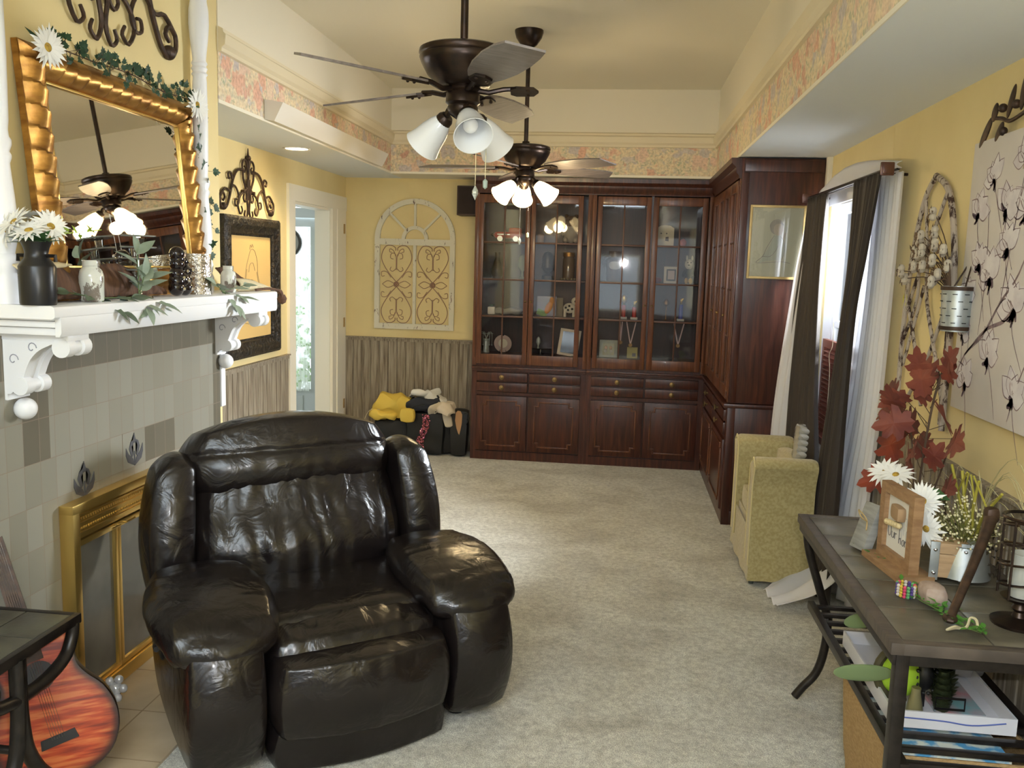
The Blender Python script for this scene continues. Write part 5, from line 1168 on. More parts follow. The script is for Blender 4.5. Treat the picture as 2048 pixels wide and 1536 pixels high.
def f_lum(p):
    k = max(0, min(1, -p.y/.11))
    g = 1/(1+math.exp((p.z-.12)*18))
    p.y += .034*k*(1-fold(p.x, p.z, 3.1, 13, 2.0))*(.35+.65*g) + .05*k*(p.x/.36)**2
    p.y -= .055*k*math.exp(-((p.z+.06)/.16)**2); return p
part('back_cushion', (0,.325,.595), (.86,.28,.56), .45, 34, f_lum, (R(-14),0,0), 0)
def f_head(p):
    k = max(0, min(1, -p.y/.12)); p.z -= .050*(p.x/.42)**2; p.y += .04*(p.x/.42)**2
    if p.z < .02: p.y += .012*(1-fold(p.x, p.z, 7.7, 12, 3))*k
    p.y -= .02*k*(1 if p.z < 0 else 0)*math.cos(min(1,abs(p.z+.07)/.09)*PI/2)
    p.x *= 1 - .05*max(0,-p.z/.15); return p
part('headrest_cushion', (-.015,.425,.905), (.91,.31,.335), .60, 30, f_head, (R(-12),0,0), 0)
for s in (-1,1):
    def f_w(p, s=s):
        p.x += s*.030*math.cos(p.z/.30*1.3) - s*.020*(p.z/.3); p.x *= 1 - .08*max(0,p.z/.3); return p
    part('side_wing', (s*.478,.375,.655), (.20,.33,.58), .62, 14, f_w, (R(-12),0,0))
    def f_arm(p, s=s):
        if p.y < -.2: p.y -= .045*math.cos(min(1,abs(p.z)/.27)*PI/2)
        p.x += s*.012*math.cos(p.z/.27*PI/2) if p.x*s > 0 else 0; return p
    part('arm_body', (s*.452,-.045,.268), (.262,.80,.50), .34, 14, f_arm)
    def f_pad(p, s=s):
        q = p.y/.31                                     # -1 front .. +1 back
        p.z += .020*q - .030*max(0,-q)**2 + .020*math.cos(max(-1,min(1,q))*PI/2)
        p.z += (.012 if p.z > 0 else .016)*(.5-fold(p.y, p.x*1.2, s*2.0, 20, 3.0))*(.5 if p.z > .02 else 1)
        p.x *= 1.05 - .12*max(0,q); return p
    part('arm_pad', (s*.452,-.125,.495), (.405,.64,.170), .70, 30, f_pad, None, 0)
def f_seat(p):
    if p.y < -.1:
        k = (-p.y-.1)/.28; p.z -= .05*k*k
    if p.z > 0:
        w = .5-fold(p.x, p.y*1.4, 5.0, 15, 3.0)
        p.z += .014*w*(.3+.7*math.exp(-((abs(p.y+.12)-.14)/.09)**2)); p.z -= .030*math.exp(-((p.y+.10)/.045)**2) - .02*math.cos(p.x/.33*PI/2)
    return p
part('seat_cushion', (0,-.07,.350), (.66,.72,.22), .42, 30, f_seat, None, 0)
def f_foot(p):
    if p.y < 0:
        p.y -= .060*math.cos(p.x/.33*PI/2) + .030*math.cos(max(-1,min(1,p.z/.16))*PI/2)
        p.y += .012*(.5-fold(p.x, p.z, 2.0, 11, 4.0))*(1 if p.z > 0 else .5)
    return p
part('footrest_panel', (0,-.385,.262), (.65,.14,.28), .33, 24, f_foot, None, 0)
part('lower_panel', (0,-.36,.080), (.65,.14,.14), .22, 16, lambda p: Vector((p.x, p.y-(.055*math.cos(p.x/.33*PI/2) if p.y<0 else 0), p.z)), None, 0)
b = B(); b.blob((-.592,.0,.33),(.018,.13,.055),.6,5); b.tube([(-.595,.02,.33),(-.612,-.01,.345),(-.614,-.05,.35)], .010, 8); out(b, 'release_handle', BLACKP, t, local=True)
for sx in (-.42,.42):
    for sy in (-.30,.30):
        b = B(); b.cyl((sx,sy,0),(sx,sy,.06),.03); out(b, 'foot', BLACKP, t, local=True)
# ================================================================ CURTAINS
def cloth_mat(name, col, tl=0.0, rough=.85, alpha=1.0, stripes=0):
    m = bpy.data.materials.new(name); m.use_nodes = True; nt = m.node_tree; b = nt.nodes['Principled BSDF']; o = nt.nodes['Material Output']
    b.inputs['Base Color'].default_value = (*col,1); b.inputs['Roughness'].default_value = rough; b.inputs['Sheen Weight'].default_value = .1
    last = b.outputs[0]
    if tl:
        t = nt.nodes.new('ShaderNodeBsdfTranslucent'); t.inputs[0].default_value = (*col,1); mx = nt.nodes.new('ShaderNodeMixShader'); mx.inputs[0].default_value = tl
        nt.links.new(last, mx.inputs[1]); nt.links.new(t.outputs[0], mx.inputs[2]); last = mx.outputs[0]
    if alpha < 1:
        t = nt.nodes.new('ShaderNodeBsdfTransparent'); mx = nt.nodes.new('ShaderNodeMixShader'); mx.inputs[0].default_value = alpha
        nt.links.new(t.outputs[0], mx.inputs[1]); nt.links.new(last, mx.inputs[2]); last = mx.outputs[0]
    nt.links.new(last, o.inputs[0]); return m
SHEER = cloth_mat('white sheer voile', (0.90,0.90,0.93), .45, alpha=.93)
DRAPE = cloth_mat('dark chocolate drape', (0.028,0.018,0.012), .12, .6)
t = thing('curtain_rod', 'dark curtain rod with square finials over the right window', 'curtain rod', (1.17, 5.1, 2.15))
b = B(); b.cyl((1.17,4.20,2.17),(1.17,5.90,2.17),.010,n=12); b.cyl((1.24,4.30,2.185),(1.24,5.86,2.185),.007,n=10)
for y in (4.36,5.80): b.tube([(XR,y,2.165),(1.17,y,2.165)], .007, 8)
out(b, 'rod', BRONZE, t)
FIN = mat('reddish brown square finial', (0.11,0.045,0.030), .25, .3, coat=.5)
for y in (4.19,5.905):
    b = B(); b.box((1.16,y,2.17),(.060,.016,.060),(R(0),0,0),.006); b.box((1.16,y-.011,2.17),(.042,.010,.042),(0,0,0),.004); out(b, 'finial', FIN, t)
def panel(name, label, m, lo, hi, zs, folds, amp, nseg=110, thick=.0015, grp=None, hem=0):
    """lo/hi: (x, y) of the two edges at each height in zs (top to bottom)"""
    b = B()
    L = spline([(p[0],p[1],z) for p, z in zip(lo, zs)], 6); H = spline([(p[0],p[1],z) for p, z in zip(hi, zs)], 6); n = len(L)
    rows = []
    for i in range(n):
        a, c = L[i], H[i]; v = i/(n-1); row = []
        d = (c-a); nrm = Vector((-1,0,0))
        for j in range(nseg+1):
            u = j/nseg; p = a.lerp(c, u); w = .55+.45*v
            p += nrm*(amp*w*(math.sin(2*PI*folds*u + .6*math.sin(3*v)) + .35*math.sin(2*PI*folds*2.3*u+1.7+v)))
            row.append(p)
        rows.append(row)
    b.rings(rows, closed=False, cap=False)
    o = out(b, name, m, solid=thick, ang=180); tag(o, label, 'curtain', grp); return o
ZS = (2.165, 1.80, 1.50, 1.00, .60, .03)
panel('dark_curtain', 'dark brown curtain on the far side of the right window', DRAPE, [(1.165,5.87),(1.15,5.86),(1.13,5.85),(1.11,5.85),(1.105,5.85),(1.10,5.85)], [(1.165,5.38),(1.16,5.36),(1.16,5.33),(1.16,5.24),(1.16,5.10),(1.16,5.05)], ZS, 6, .020)
panel('dark_curtain', 'dark brown curtain on the near side of the right window', DRAPE, [(1.16,4.74),(1.15,4.68),(1.14,4.68),(1.13,4.78),(1.12,4.86),(1.11,4.90)], [(1.16,4.30),(1.15,4.40),(1.14,4.48),(1.13,4.47),(1.12,4.44),(1.11,4.45)], ZS, 6, .018)
panel('sheer_curtain', 'white sheer curtain between the near dark curtain and the window edge, trailing to the floor', SHEER, [(1.235,4.78),(1.225,4.72),(1.22,4.72),(1.21,4.80),(1.19,4.95),(1.13,5.05)], [(1.235,4.22),(1.235,4.23),(1.235,4.24),(1.235,4.27),(1.235,4.33),(1.235,4.40)], ZS, 7, .016)
panel('sheer_curtain', 'narrow white sheer strip showing left of the far dark curtain', SHEER, [(1.19,5.89),(1.13,5.885),(1.10,5.88),(1.055,5.88),(1.035,5.88),(1.03,5.88)], [(1.23,5.60),(1.22,5.60),(1.21,5.60),(1.20,5.62),(1.19,5.64),(1.18,5.66)], ZS, 4, .010)
# the bunched head of the sheer scarfed over the rod
b = B()
def f(u, v):
    y = 4.27+1.57*u; z0 = 2.185; top = 2.215+.085*math.sin(PI*min(1,max(0,1-u))**.75)*1.0
    z = z0+(top-z0)*v; return Vector((1.245-.004*math.sin(u*40)*(1-.5*v)-.025*math.sin(PI*v), y, z))
b.grid(f, 90, 6); o = out(b, 'sheer_heading', SHEER, solid=.002, ang=180); tag(o, 'arched white sheer heading standing above the curtain rod', 'curtain')
# fabric puddled on the carpet
b = B()
def f(u, v):
    a0 = Vector((1.16,5.02,0)).lerp(Vector((1.225,4.42,0)), v); a1 = Vector((.835,4.70,0)).lerp(Vector((.86,4.40,0)), v)
    p = a0.lerp(a1, u); p.y += .03*math.sin(u*5)*(1-v)
    p.z = .012 + .34*(1-u)**2.4*(.7+.3*math.sin(v*9)) + .016*(1+math.sin(v*16+u*5))*(1-.3*u) + .018*math.sin(PI*u)*(1+math.sin(v*7+2)); return p
b.grid(f, 40, 40); o = out(b, 'sheer_train', SHEER, solid=.002, ang=180); tag(o, 'white sheer fabric pooled on the carpet behind the console table', 'curtain')
t_ = B(); t_.tube(spline([(1.27,5.42,2.10),(1.265,5.43,1.6),(1.268,5.40,1.3),(1.262,5.44,1.22),(1.268,5.42,1.1),(1.266,5.41,.8)],6),.0022,5)
tag(out(t_, 'blind_cord', mat('pale cord',(.6,.55,.4),.8)), 'thin pale pull cord hanging at the window beside the far dark curtain', 'cord')
# ================================================================ YELLOW ARMCHAIR
GOLDF = mat('mustard damask', (0.35,0.285,0.12), .85, col2=(0.44,0.37,0.18), nscale=70, nmix=(.38,.62), sheen=.3, bump=.3, bscale=250, bdist=.002)
t = thing('yellow_armchair', 'mustard yellow slipcovered armchair below the dark curtains', 'armchair', (1.0, 5.08, 0))
def arm(yc, s, nm):
    """flared arm with a rolled top: profile in y-z, run along x"""
    pts = [(-.055,.10),(-.060,.35),(-.058,.55),(-.085,.64),(-.100,.675),(-.085,.705),(-.040,.715),(.02,.705),(.055,.66),(.055,.40),(.055,.10)]
    b = B(); rings = []
    xs = [(.755,.9),(.765,.98),(.78,1.0),(1.0,1.0),(1.065,1.0),(1.085,.98)]
    prof = spline([(s*p[0],p[1],0) for p in pts], 4)
    for x, k in xs: rings.append([(x, yc+q.x*k, .40+(q.y-.40)*k) for q in prof])
    b.rings(rings); return out(b, nm, GOLDF, t, ang=50)
arm(4.80, 1, 'arm'); arm(5.40, -1, 'arm')
b = B(); b.bb(.778,1.06,4.85,5.35,.10,.33,.01); out(b, 'seat_rail', GOLDF, t)
b = B(); b.blob((.90,5.10,.37),(.24,.48,.14),.3,8); out(b, 'seat_cushion', GOLDF, t)
b = B(); b.blob((1.02,5.10,.50),(.10,.48,.38),.35,8); out(b, 'chair_back', GOLDF, t)
b = B()
def skirt(y0, y1, x0, x1, b):
    ring = [(x0,y0),(x1,y0),(x1,y1),(x0,y1)]
    per = []
    for k in range(4):
        p, q = ring[k], ring[(k+1)%4]; n = 16
        for i in range(n): per.append((p[0]+(q[0]-p[0])*i/n, p[1]+(q[1]-p[1])*i/n))
    cx, cy = (x0+x1)/2, (y0+y1)/2
    R0 = [(x, y, .30) for x, y in per]; R1 = [(cx+(x-cx)*(1.01+.012*math.sin(i*1.1)), cy+(y-cy)*(1.01+.01*math.sin(i*1.1)), .17) for i,(x,y) in enumerate(per)]; R2 = [(cx+(x-cx)*(1.05+.03*math.sin(i*1.1)), cy+(y-cy)*(1.02+.012*math.sin(i*1.1)), .035) for i,(x,y) in enumerate(per)]
    b.rings([R0,R1,R2], cap=False)
skirt(4.745, 5.455, .765, 1.075, b); out(b, 'skirt', GOLDF, t)
b = B()
for y in (4.80,5.40):
    for x in (.79,1.05): b.tube([(x,y,0),(x,y,.10)],[.014,.022],10)
out(b, 'feet', mat('grey green foot',(.07,.08,.07),.6), t)
b = B()
for y, s in ((4.80,1),(5.40,-1)):
    b.tube([(.756, y+s*p[0], p[1]) for p in [(-.060,.12),(-.062,.55),(-.100,.675),(-.040,.715),(.055,.66),(.057,.12)]], .004, 6)
out(b, 'piping', mat('pale yellow piping',(.62,.54,.28),.8), t)
b = B()
for i in range(5): b.blob((1.035+.006*i,4.99+.02*i,.70+.03*i),(.07,.12,.06),.7,5,fn=lambda p: p+Vector((.012*noise.noise(p*30),.012*noise.noise(p*30+Vector((3,0,0))),.012*noise.noise(p*25))))
tag(out(b, 'plastic_bag', mat('shiny crinkled bag', (.35,.33,.28), .15, coat=.6)), 'shiny crumpled bag standing in the yellow armchair against the curtain', 'bag')
# ================================================================ CONSOLE TABLE
SLT = mat('slate tile top', (0.070,0.064,0.048), .35, col2=(0.15,0.135,0.098), nscale=4, stretch=(1,2.2,1), coat=.1, bump=.15, bscale=30)
FRM = mat('aged black frame', (0.011,0.009,0.008), .36, .3, col2=(0.024,0.019,0.016), nscale=30)
BRD = mat('brown wood border', (0.055,0.045,0.038), .45, col2=(0.09,0.072,0.058), nscale=10, stretch=(1,6,1))
TX0, TX1, TYn, TYf, TZ = .735, 1.262, 2.262, 3.478, .765
t = thing('console_table', 'slate topped black metal console table along the right wall', 'console table', (1.0, 2.87, 0))
b = B(); bw_ = .035
for q in ((TX0,TX1,TYn,TYn+bw_),(TX0,TX1,TYf-bw_,TYf),(TX0,TX0+bw_,TYn,TYf),(TX1-bw_,TX1,TYn,TYf)): b.bb(q[0],q[1],q[2],q[3],TZ-.032,TZ,.003)
out(b, 'border', BRD, t)
ny, nx = 5, 2
dx = (TX1-TX0-2*bw_)/nx; dy = (TYf-TYn-2*bw_)/ny
for i in range(nx):
    for j in range(ny):
        b = B(); b.bb(TX0+bw_+i*dx+.002, TX0+bw_+(i+1)*dx-.002, TYn+bw_+j*dy+.002, TYn+bw_+(j+1)*dy-.002, TZ-.02, TZ-.001, .002); out(b, 'slate_tile', SLT, t)
b = B(); b.bb(TX0+bw_, TX1-bw_, TYn+bw_, TYf-bw_, TZ-.03, TZ-.006); out(b, 'grout', mat('pale grout',(.26,.24,.19),.8), t)
b = B()
for q in ((TX0+.008,TX1-.008,TYn+.008,TYn+.030),(TX0+.008,TX1-.008,TYf-.03,TYf-.008),(TX0+.008,TX0+.03,TYn+.008,TYf-.008),(TX1-.03,TX1-.008,TYn+.008,TYf-.008)): b.bb(q[0],q[1],q[2],q[3],TZ-.062,TZ-.03,.002)
out(b, 'apron', FRM, t)
def leg(x, y, s, bulge):
    pts = [(x,y,TZ-.04),(x+s*bulge*.18,y,.62),(x+s*bulge*.65,y,.47),(x+s*bulge,y,.35),(x+s*bulge*.98,y,.23),(x+s*bulge*.75,y,.13),(x+s*bulge*.30,y,.065),(x+s*bulge*.02,y,.022)]
    q = spline(pts, 5); b = B(); b.tube(q, .0165, 4 if False else 12); b.ball((x+s*bulge,y,.35), .021, 8); out(b, 'leg', FRM, t)
leg(.765, TYf-.03, 1, .105); leg(TX1-.03, TYf-.03, -1, .02)
for x in (TX0+.020, TX1-.03):
    b = B(); b.bb(x-.004,x+.030,TYn+.004,TYn+.040,0.0,TZ-.03,.003); out(b, 'leg', FRM, t)
b = B()
b.bb(.790,.815,TYn+.02,TYf-.03,.395,.425,.003); b.bb(TX1-.045,TX1-.02,TYn+.02,TYf-.03,.395,.425,.003)
out(b, 'shelf_rail', FRM, t)
y = TYn+.045
for k in range(15):
    b = B(); b.bb(.80,TX1-.03,y,y+.022,.402,.416,.002); out(b, 'shelf_slat', FRM, t); y += (TYf-TYn-.11)/14
# ---- things on the console table
TT = TZ
BOX = mat('rustic light wood', (0.34,0.22,0.12), .7, col2=(0.44,0.30,0.17), nscale=9, stretch=(1,1,7))
# sign
t = thing('framed_sign', 'brown wooden block frame with a white handwritten house sign, on the slate table', 'sign', (.95, 2.86, TT))
A = Vector((.912,2.985,TT+.02)); Bq = Vector((.944,2.757,TT+.02)); U = (Bq-A); Lw = U.length; U.normalize(); N = Vector((U.y,-U.x,0)); N = -N if N.x > 0 else N; H = .245
def PP(u, z, d): return A + U*u + N*d + Vector((0,0,z))
def pbox(b, u0, u1, z0, z1, d0, d1):
    vs = [PP(u,z,d) for d in (d0,d1) for u,z in ((u0,z0),(u1,z0),(u1,z1),(u0,z1))]; b.raw(vs, [(0,1,2,3),(7,6,5,4),(0,4,5,1),(1,5,6,2),(2,6,7,3),(3,7,4,0)]); return b
WF = mat('stained brown frame wood', (0.24,0.135,0.065), .6, col2=(0.33,0.20,0.10), nscale=8, stretch=(3,3,9))
b = B(); fr = .032
pbox(b,0,fr,0,H,-.012,.020); pbox(b,Lw-fr,Lw,0,H,-.012,.020); pbox(b,fr,Lw-fr,0,fr,-.011,.019); pbox(b,fr,Lw-fr,H-fr,H,-.011,.019); out(b,'frame',WF,t)
b = B(); pbox(b,-.02,Lw+.02,-.02,0,-.055,.06); out(b,'foot_board',WF,t)
b = B(); pbox(b,fr-.002,Lw-fr+.002,fr-.002,H-fr+.002,-.01,.004); out(b,'white_board',mat('white sign board',(.66,.64,.58),.6),t)
WR = mat('grey black handwriting', (0.10,0.09,0.09), .8)
b = B()
def stroke(pts, k=1.0, r=.0011):
    b.tube([PP(p[0], p[1], .0052) for p in spline([(q[0],q[1],0) for q in pts],4)], r, 5)
def word(letters, u0, z0, s):
    u = u0
    for L_ in letters:
        for st in GL[L_][1]: stroke([(u+p[0]*s, z0+p[1]*s) for p in st])
        u += GL[L_][0]*s
GL = {'O':(.95,[[(.5,1.4),(.2,1.2),(.1,.6),(.3,.05),(.6,.1),(.75,.6),(.65,1.2),(.4,1.45)]]),'u':(.62,[[(0,.6),(.02,.1),(.25,.0),(.42,.2),(.45,.62)],[(.45,.62),(.45,.05)]]),'r':(.5,[[(0,.6),(.03,0)],[(.03,.35),(.18,.58),(.36,.55)]]),
      ' ':(.4,[]),'h':(.62,[[(.02,1.4),(.0,0)],[(.0,.3),(.2,.58),(.38,.45),(.4,0)]]),'o':(.6,[[(.25,.6),(.05,.4),(.08,.08),(.3,.0),(.45,.25),(.4,.52),(.22,.6)]]),'m':(.85,[[(0,.6),(.02,0)],[(.02,.35),(.15,.58),(.3,.45),(.31,0)],[(.31,.35),(.46,.58),(.62,.45),(.64,0)]]),'e':(.55,[[(.06,.3),(.4,.36),(.35,.58),(.15,.55),(.04,.25),(.2,.0),(.42,.1)]])}
word('Our', fr+.006, fr+.040, .033); word('home', fr+.088, fr+.034, .033)
out(b,'lettering',WR,t)
b = B()
for u0, z0 in ((.135,.120),(.150,.150),(.165,.115)): stroke([(u0,z0-.035),(u0,z0),(u0+.012,z0+.006),(u0+.012,z0-.02)], r=.0008)
out(b,'faint_lettering',mat('faint grey lettering',(.42,.40,.38),.8),t)
b = B(); b.blob(PP(.115,.165,.012),(.03,.085,.05),.5,5); out(b,'wooden_tag',mat('tan raffia bow',(.34,.22,.12),.8),t)
b = B(); [b.ball(PP(.050+.017*i,.118+.002*i,.016),(.010,.012,.010),8) for i in range(6)]; out(b,'bead_row',mat('cream wooden bead',(.62,.50,.27),.6),t)
# grey block books behind, tied with twine
t = thing('grey_wood_block', 'grey painted wooden block tied with twine leaning behind the brown sign', 'wood block', (.88, 3.04, TT))
b = B(); b.box((.880,3.05,TT+.082),(.032,.085,.165),(R(-4),R(20),R(14)),.003); out(b,'block',mat('grey washed wood',(.20,.20,.19),.75,col2=(.30,.30,.28),nscale=8,stretch=(1,1,8)),t)
b = B(); b.tube(spline([(.865,3.02,TT+.11),(.84,3.0,TT+.13),(.845,3.05,TT+.14),(.87,3.04,TT+.11),(.86,3.0,TT+.085)],5),.0025,5); out(b,'twine_bow',mat('jute twine',(.45,.33,.15),.9),t)
# daisies between
t = thing('faux_daisy_bunch', 'white daisies with a broad green leaf standing behind the brown sign', 'flowers', (.99, 2.95, TT))
b = B(); heads = [((.965,3.20,1.01),(-.5,-.5,.7)),((.975,3.115,1.02),(-.3,-.4,.9)),((.985,2.86,.995),(-.6,-.75,.25)),((.985,2.81,.92),(-.7,-.6,-.1))]
for h, d in heads: b.tube(spline([(1.03,2.98,TT),(1.01,3.0,.87),h],4),.003,5)
out(b,'stems',STEM,t)
for h, d in heads: daisy(t, h, d, .062, n=14, layers=2, cr=.2, droop=.25)
b = B(); leaf(b,(1.0,3.04,.97),(.35,-.75,.20),(-.3,-.3,1),.17,.085,curl=.1); leaf(b,(.97,3.18,.97),(.1,-.8,.1),(0,0,1),.09,.05); out(b,'leaves',LEAFG,t)
# oak leaves
t = thing('oak_leaf_stems', 'tall stems of rust red artificial oak leaves behind the daisies', 'foliage', (1.10, 3.25, TT))
MAP = mat('rust red leaf', (0.09,0.014,0.012), .6, col2=(0.19,0.045,0.025), nscale=8); MAP2 = mat('orange red leaf', (0.26,0.04,0.012), .6, col2=(0.13,0.02,0.012), nscale=9)
b = B(); bl = B(); bo = B(); random.seed(4)
b.tube(spline([(1.10,3.27,TT),(1.105,3.26,1.0),(1.11,3.22,1.25),(1.12,3.16,1.42)],5),.004,6); b.tube(spline([(1.10,3.27,TT),(1.11,3.35,.98),(1.12,3.47,1.16)],5),.003,6); b.tube(spline([(1.10,3.27,TT),(1.12,3.15,.98),(1.12,3.04,1.17)],5),.003,6)
LV = [(1.11,3.36,1.22,.11,0),(1.11,3.18,1.30,.11,0),(1.10,3.26,1.10,.12,0),(1.10,3.40,1.14,.10,0),(1.11,3.14,1.36,.09,0),(1.12,3.22,1.36,.10,0),(1.12,3.12,1.41,.085,0),(1.12,3.30,1.33,.12,0),(1.12,3.50,1.24,.10,0),(1.12,3.56,1.13,.12,1),(1.12,3.45,1.13,.12,0),(1.12,3.30,1.20,.12,0),(1.12,3.12,1.22,.12,0),(1.12,3.03,1.19,.11,0),(1.12,3.20,1.14,.10,0),(1.12,3.36,1.05,.10,0),(1.12,3.50,1.00,.13,1),(1.12,3.10,1.07,.09,0),(1.12,3.00,1.03,.09,0),(1.12,3.40,1.28,.10,0),(1.12,3.24,1.27,.10,0),(1.11,3.42,.97,.11,1),(1.12,3.55,1.18,.08,0)]
for x_, y_, z_, s_, k_ in LV:
    d = Vector((random.uniform(-.3,.1), (y_-3.26)*3+random.uniform(-.5,.5), random.uniform(-.3,1))).normalized()
    nn = Vector((-1,-.5,random.uniform(-.3,.5))); polyleaf(bo if k_ else bl, (x_+random.uniform(-.06,.03), y_, z_-.02), d, nn, s_*1.22, OAKP, .18); b.tube([(1.11,3.24,z_-.06),(x_,y_,z_-.02)],.0014,4)
out(b,'stems',TWIG,t); out(bl,'dark_red_leaves',MAP,t,smooth=False); out(bo,'orange_leaves',MAP2,t,smooth=False)
# baby's breath in a crate-faced zinc pot
t = thing('flower_crate', 'zinc and wood slatted crate pot filled with tiny cream blossoms', 'potted plant', (1.09, 2.80, TT))
b = B(); b.lathe([(0,.02),(.080,.02),(.072,.07),(.064,.118),(.068,.122),(.060,.122),(.058,.05),(0,.05)],(1.10,2.80,TT),28); out(b,'zinc_pot',GALV,t)
cr_ = Matrix.Translation((1.045,2.755,TT)) @ Matrix.Rotation(R(-6),4,'Z')
b = B()
for z_, hh in ((.020,.045),(.063,.030),(.095,.030)): b.bb(-.055,.055,-.006,.006,z_,z_+hh,.002)
b.bb(-.050,.060,-.006,.075,.118,.128,.002)
b.xf(cr_); out(b,'crate_slats',BOX,t)
b = B(); 
for x_ in (-.048,.038): b.bb(x_-.013,x_+.013,-.010,-.005,.012,.132,.001)
b.bb(.050,.075,-.010,.06,.015,.132,.001); b.xf(cr_); out(b,'zinc_straps',GALV,t)
b = B(); [b.ball(cr_ @ Vector((x_,-.012,z_)),.006,8) for x_ in (-.048,.038) for z_ in (.035,.108)]; out(b,'rivets',CHROME,t)
b = B(); bf = B(); random.seed(9)
for i in range(330):
    a = random.uniform(0,2*PI); q = random.random()**.6; e = Vector((1.10+.11*q*math.cos(a), 2.84+.17*q*math.sin(a), TT+.12+random.uniform(.0,.15)*(1.15-q*.7)))
    if i % 3 == 0: b.tube([(1.10,2.82,TT+.10), e], .0008, 4)
    bf.ball(e, random.uniform(.0028,.0045), 5)
for i in range(150): a = random.uniform(0,2*PI); leaf(b,(1.10+.05*math.cos(a),2.83+.07*math.sin(a),TT+.11+random.uniform(0,.07)),(math.cos(a),math.sin(a),random.uniform(.3,1.2)),(0,0,1),.035,.006,k=2)
out(b,'green_stems',mat('yellow olive stem',(.16,.17,.04),.7),t); out(bf,'blossoms',mat('cream tiny blossom',(.62,.58,.36),.7),t); bpy.data.objects[-1] if False else None
# grasses
t = thing('dried_grass', 'wispy dried grasses and yellow green twigs rising behind the crate pot', 'foliage', (1.15, 2.85, TT))
b = B(); random.seed(12)
for i in range(16):
    a = random.uniform(-2.2,2.2); L_ = random.uniform(.16,.34); b.tube(spline([(1.15,2.86,TT),(1.15+.01*math.cos(a),2.86+.06*math.sin(a),TT+L_*.8),(1.15-.02,2.86+.34*math.sin(a)*.8,TT+L_+.10*random.random()),(1.14,2.86+.50*math.sin(a)*.8,TT+L_*.95)],4),[.0016]*7+[.0009]*6,4)
out(b,'grass_blades',mat('pale straw grass',(.42,.38,.20),.8),t)
b = B()
for dy in (-.14,-.03,.06,.12): b.tube(spline([(1.13,2.84,TT),(1.13,2.84+dy*.3,TT+.15),(1.12,2.84+dy*.7,TT+.22),(1.12,2.84+dy*1.5,TT+.32)],4),.0045,6); b.tube([(1.12,2.84+dy*.9,TT+.25),(1.11,2.84+dy*.2,TT+.33)],.003,5)
out(b,'yellow_twigs',mat('yellow green twig',(.32,.29,.04),.7),t)
b = B()
for i in range(60): a = random.uniform(0,2*PI); leaf(b,(1.16+.03*math.cos(a),3.0+.28*math.sin(a),TT+random.uniform(.02,.16)),(random.uniform(-.6,.2),math.sin(a),random.uniform(.2,1)),(0,0,1),.07,.012,k=2)
out(b,'dark_undergrowth',mat('dark dried leaf',(.050,.040,.026),.8),t)
# wire lantern
t = thing('wire_lantern', 'dark spiral wire candle lantern at the near end of the slate table', 'lantern', (1.13,2.44,TT))
b = B(); lx, ly = 1.125, 2.46
b.lathe([(0,0),(.070,0),(.072,.008),(.05,.014),(.020,.022),(.014,.035),(.022,.045),(.016,.058),(.045,.070),(.052,.078),(0,.078)],(lx,ly,TT),28); out(b,'lantern_foot',BRONZE,t)
b = B(); pts = [(lx+.060*math.cos(a*.35), ly+.060*math.sin(a*.35), TT+.085+.0031*a) for a in range(0,66)]; b.tube(pts,.0035,6)
for k in range(5): a = 2*PI*k/5; b.tube([(lx+.060*math.cos(a),ly+.060*math.sin(a),TT+.078),(lx+.060*math.cos(a),ly+.060*math.sin(a),TT+.30)],.0035,6)
b.tube([(lx+.062*math.cos(a),ly+.062*math.sin(a),TT+.30) for a in [2*PI*i/20 for i in range(20)]],.005,6,cyc=True); out(b,'wire_cage',BRONZE,t)
out(B().lathe([(0,.08),(.032,.08),(.038,.12),(.034,.19),(.036,.20),(.033,.20),(0,.09)],(lx,ly,TT),24),'glass_cup',mat('pale grey glass',(.35,.36,.33),.1,coat=.5),t)
# dark stick leaning
b = B(); b.tube([(.935,2.43,TT+.014),(1.02,2.54,TT+.115),(1.095,2.645,TT+.205),(1.115,2.675,TT+.235)],[.012,.013,.016,.020],10); b.blob((1.118,2.68,TT+.245),(.042,.04,.05),.7,5)
b.ball((.935,2.43,TT+.013),(.020,.026,.012),8); tag(out(b,'metal_stick',IRON),'dark iron bar slanting across the front of the crate pot','metal bar')
# garland, rock, beads, bow
t = thing('green_garland', 'thin bright green leaf garland trailing across the slate tiles', 'garland', (.9,2.7,TT))
b = B(); bl = B(); random.seed(21)
pts = spline([(.865,3.07,TT+.006),(.875,2.98,TT+.006),(.905,2.86,TT+.008),(.905,2.72,TT+.006),(.90,2.60,TT+.006),(.93,2.50,TT+.008),(.945,2.42,TT+.006),(.99,2.36,TT+.006)],8); b.tube(pts,.0022,5)
for i in range(110):
    p = random.choice(pts)+Vector((random.uniform(-.015,.02),random.uniform(-.015,.015),random.uniform(0,.014))); a = random.uniform(0,2*PI); leaf(bl,p,(math.cos(a),math.sin(a),random.uniform(.1,.7)),(0,0,1),random.uniform(.018,.032),.013,k=3)
out(b,'stem',STEM,t); out(bl,'leaves',mat('bright green leaf',(.045,.16,.022),.5,col2=(.08,.24,.03),nscale=20),t)
b = B(); b.blob((.938,2.575,TT+.030),(.075,.085,.062),.75,6,fn=lambda p: p*(1+.18*noise.noise(p*28))); tag(out(b,'rock',mat('pinkish granite',(.30,.22,.18),.75,col2=(.38,.30,.25),nscale=40),ang=25),'rounded pinkish stone on the slate tiles among the garland','stone')
t = thing('beaded_ring','multicoloured beaded bangle lying on the slate tiles left of the stone','ornament',(.875,2.62,TT))
cols = [(.5,.05,.12),(.55,.5,.45),(.1,.3,.12),(.5,.35,.05),(.08,.05,.2)]; bs_ = [B() for _ in cols]
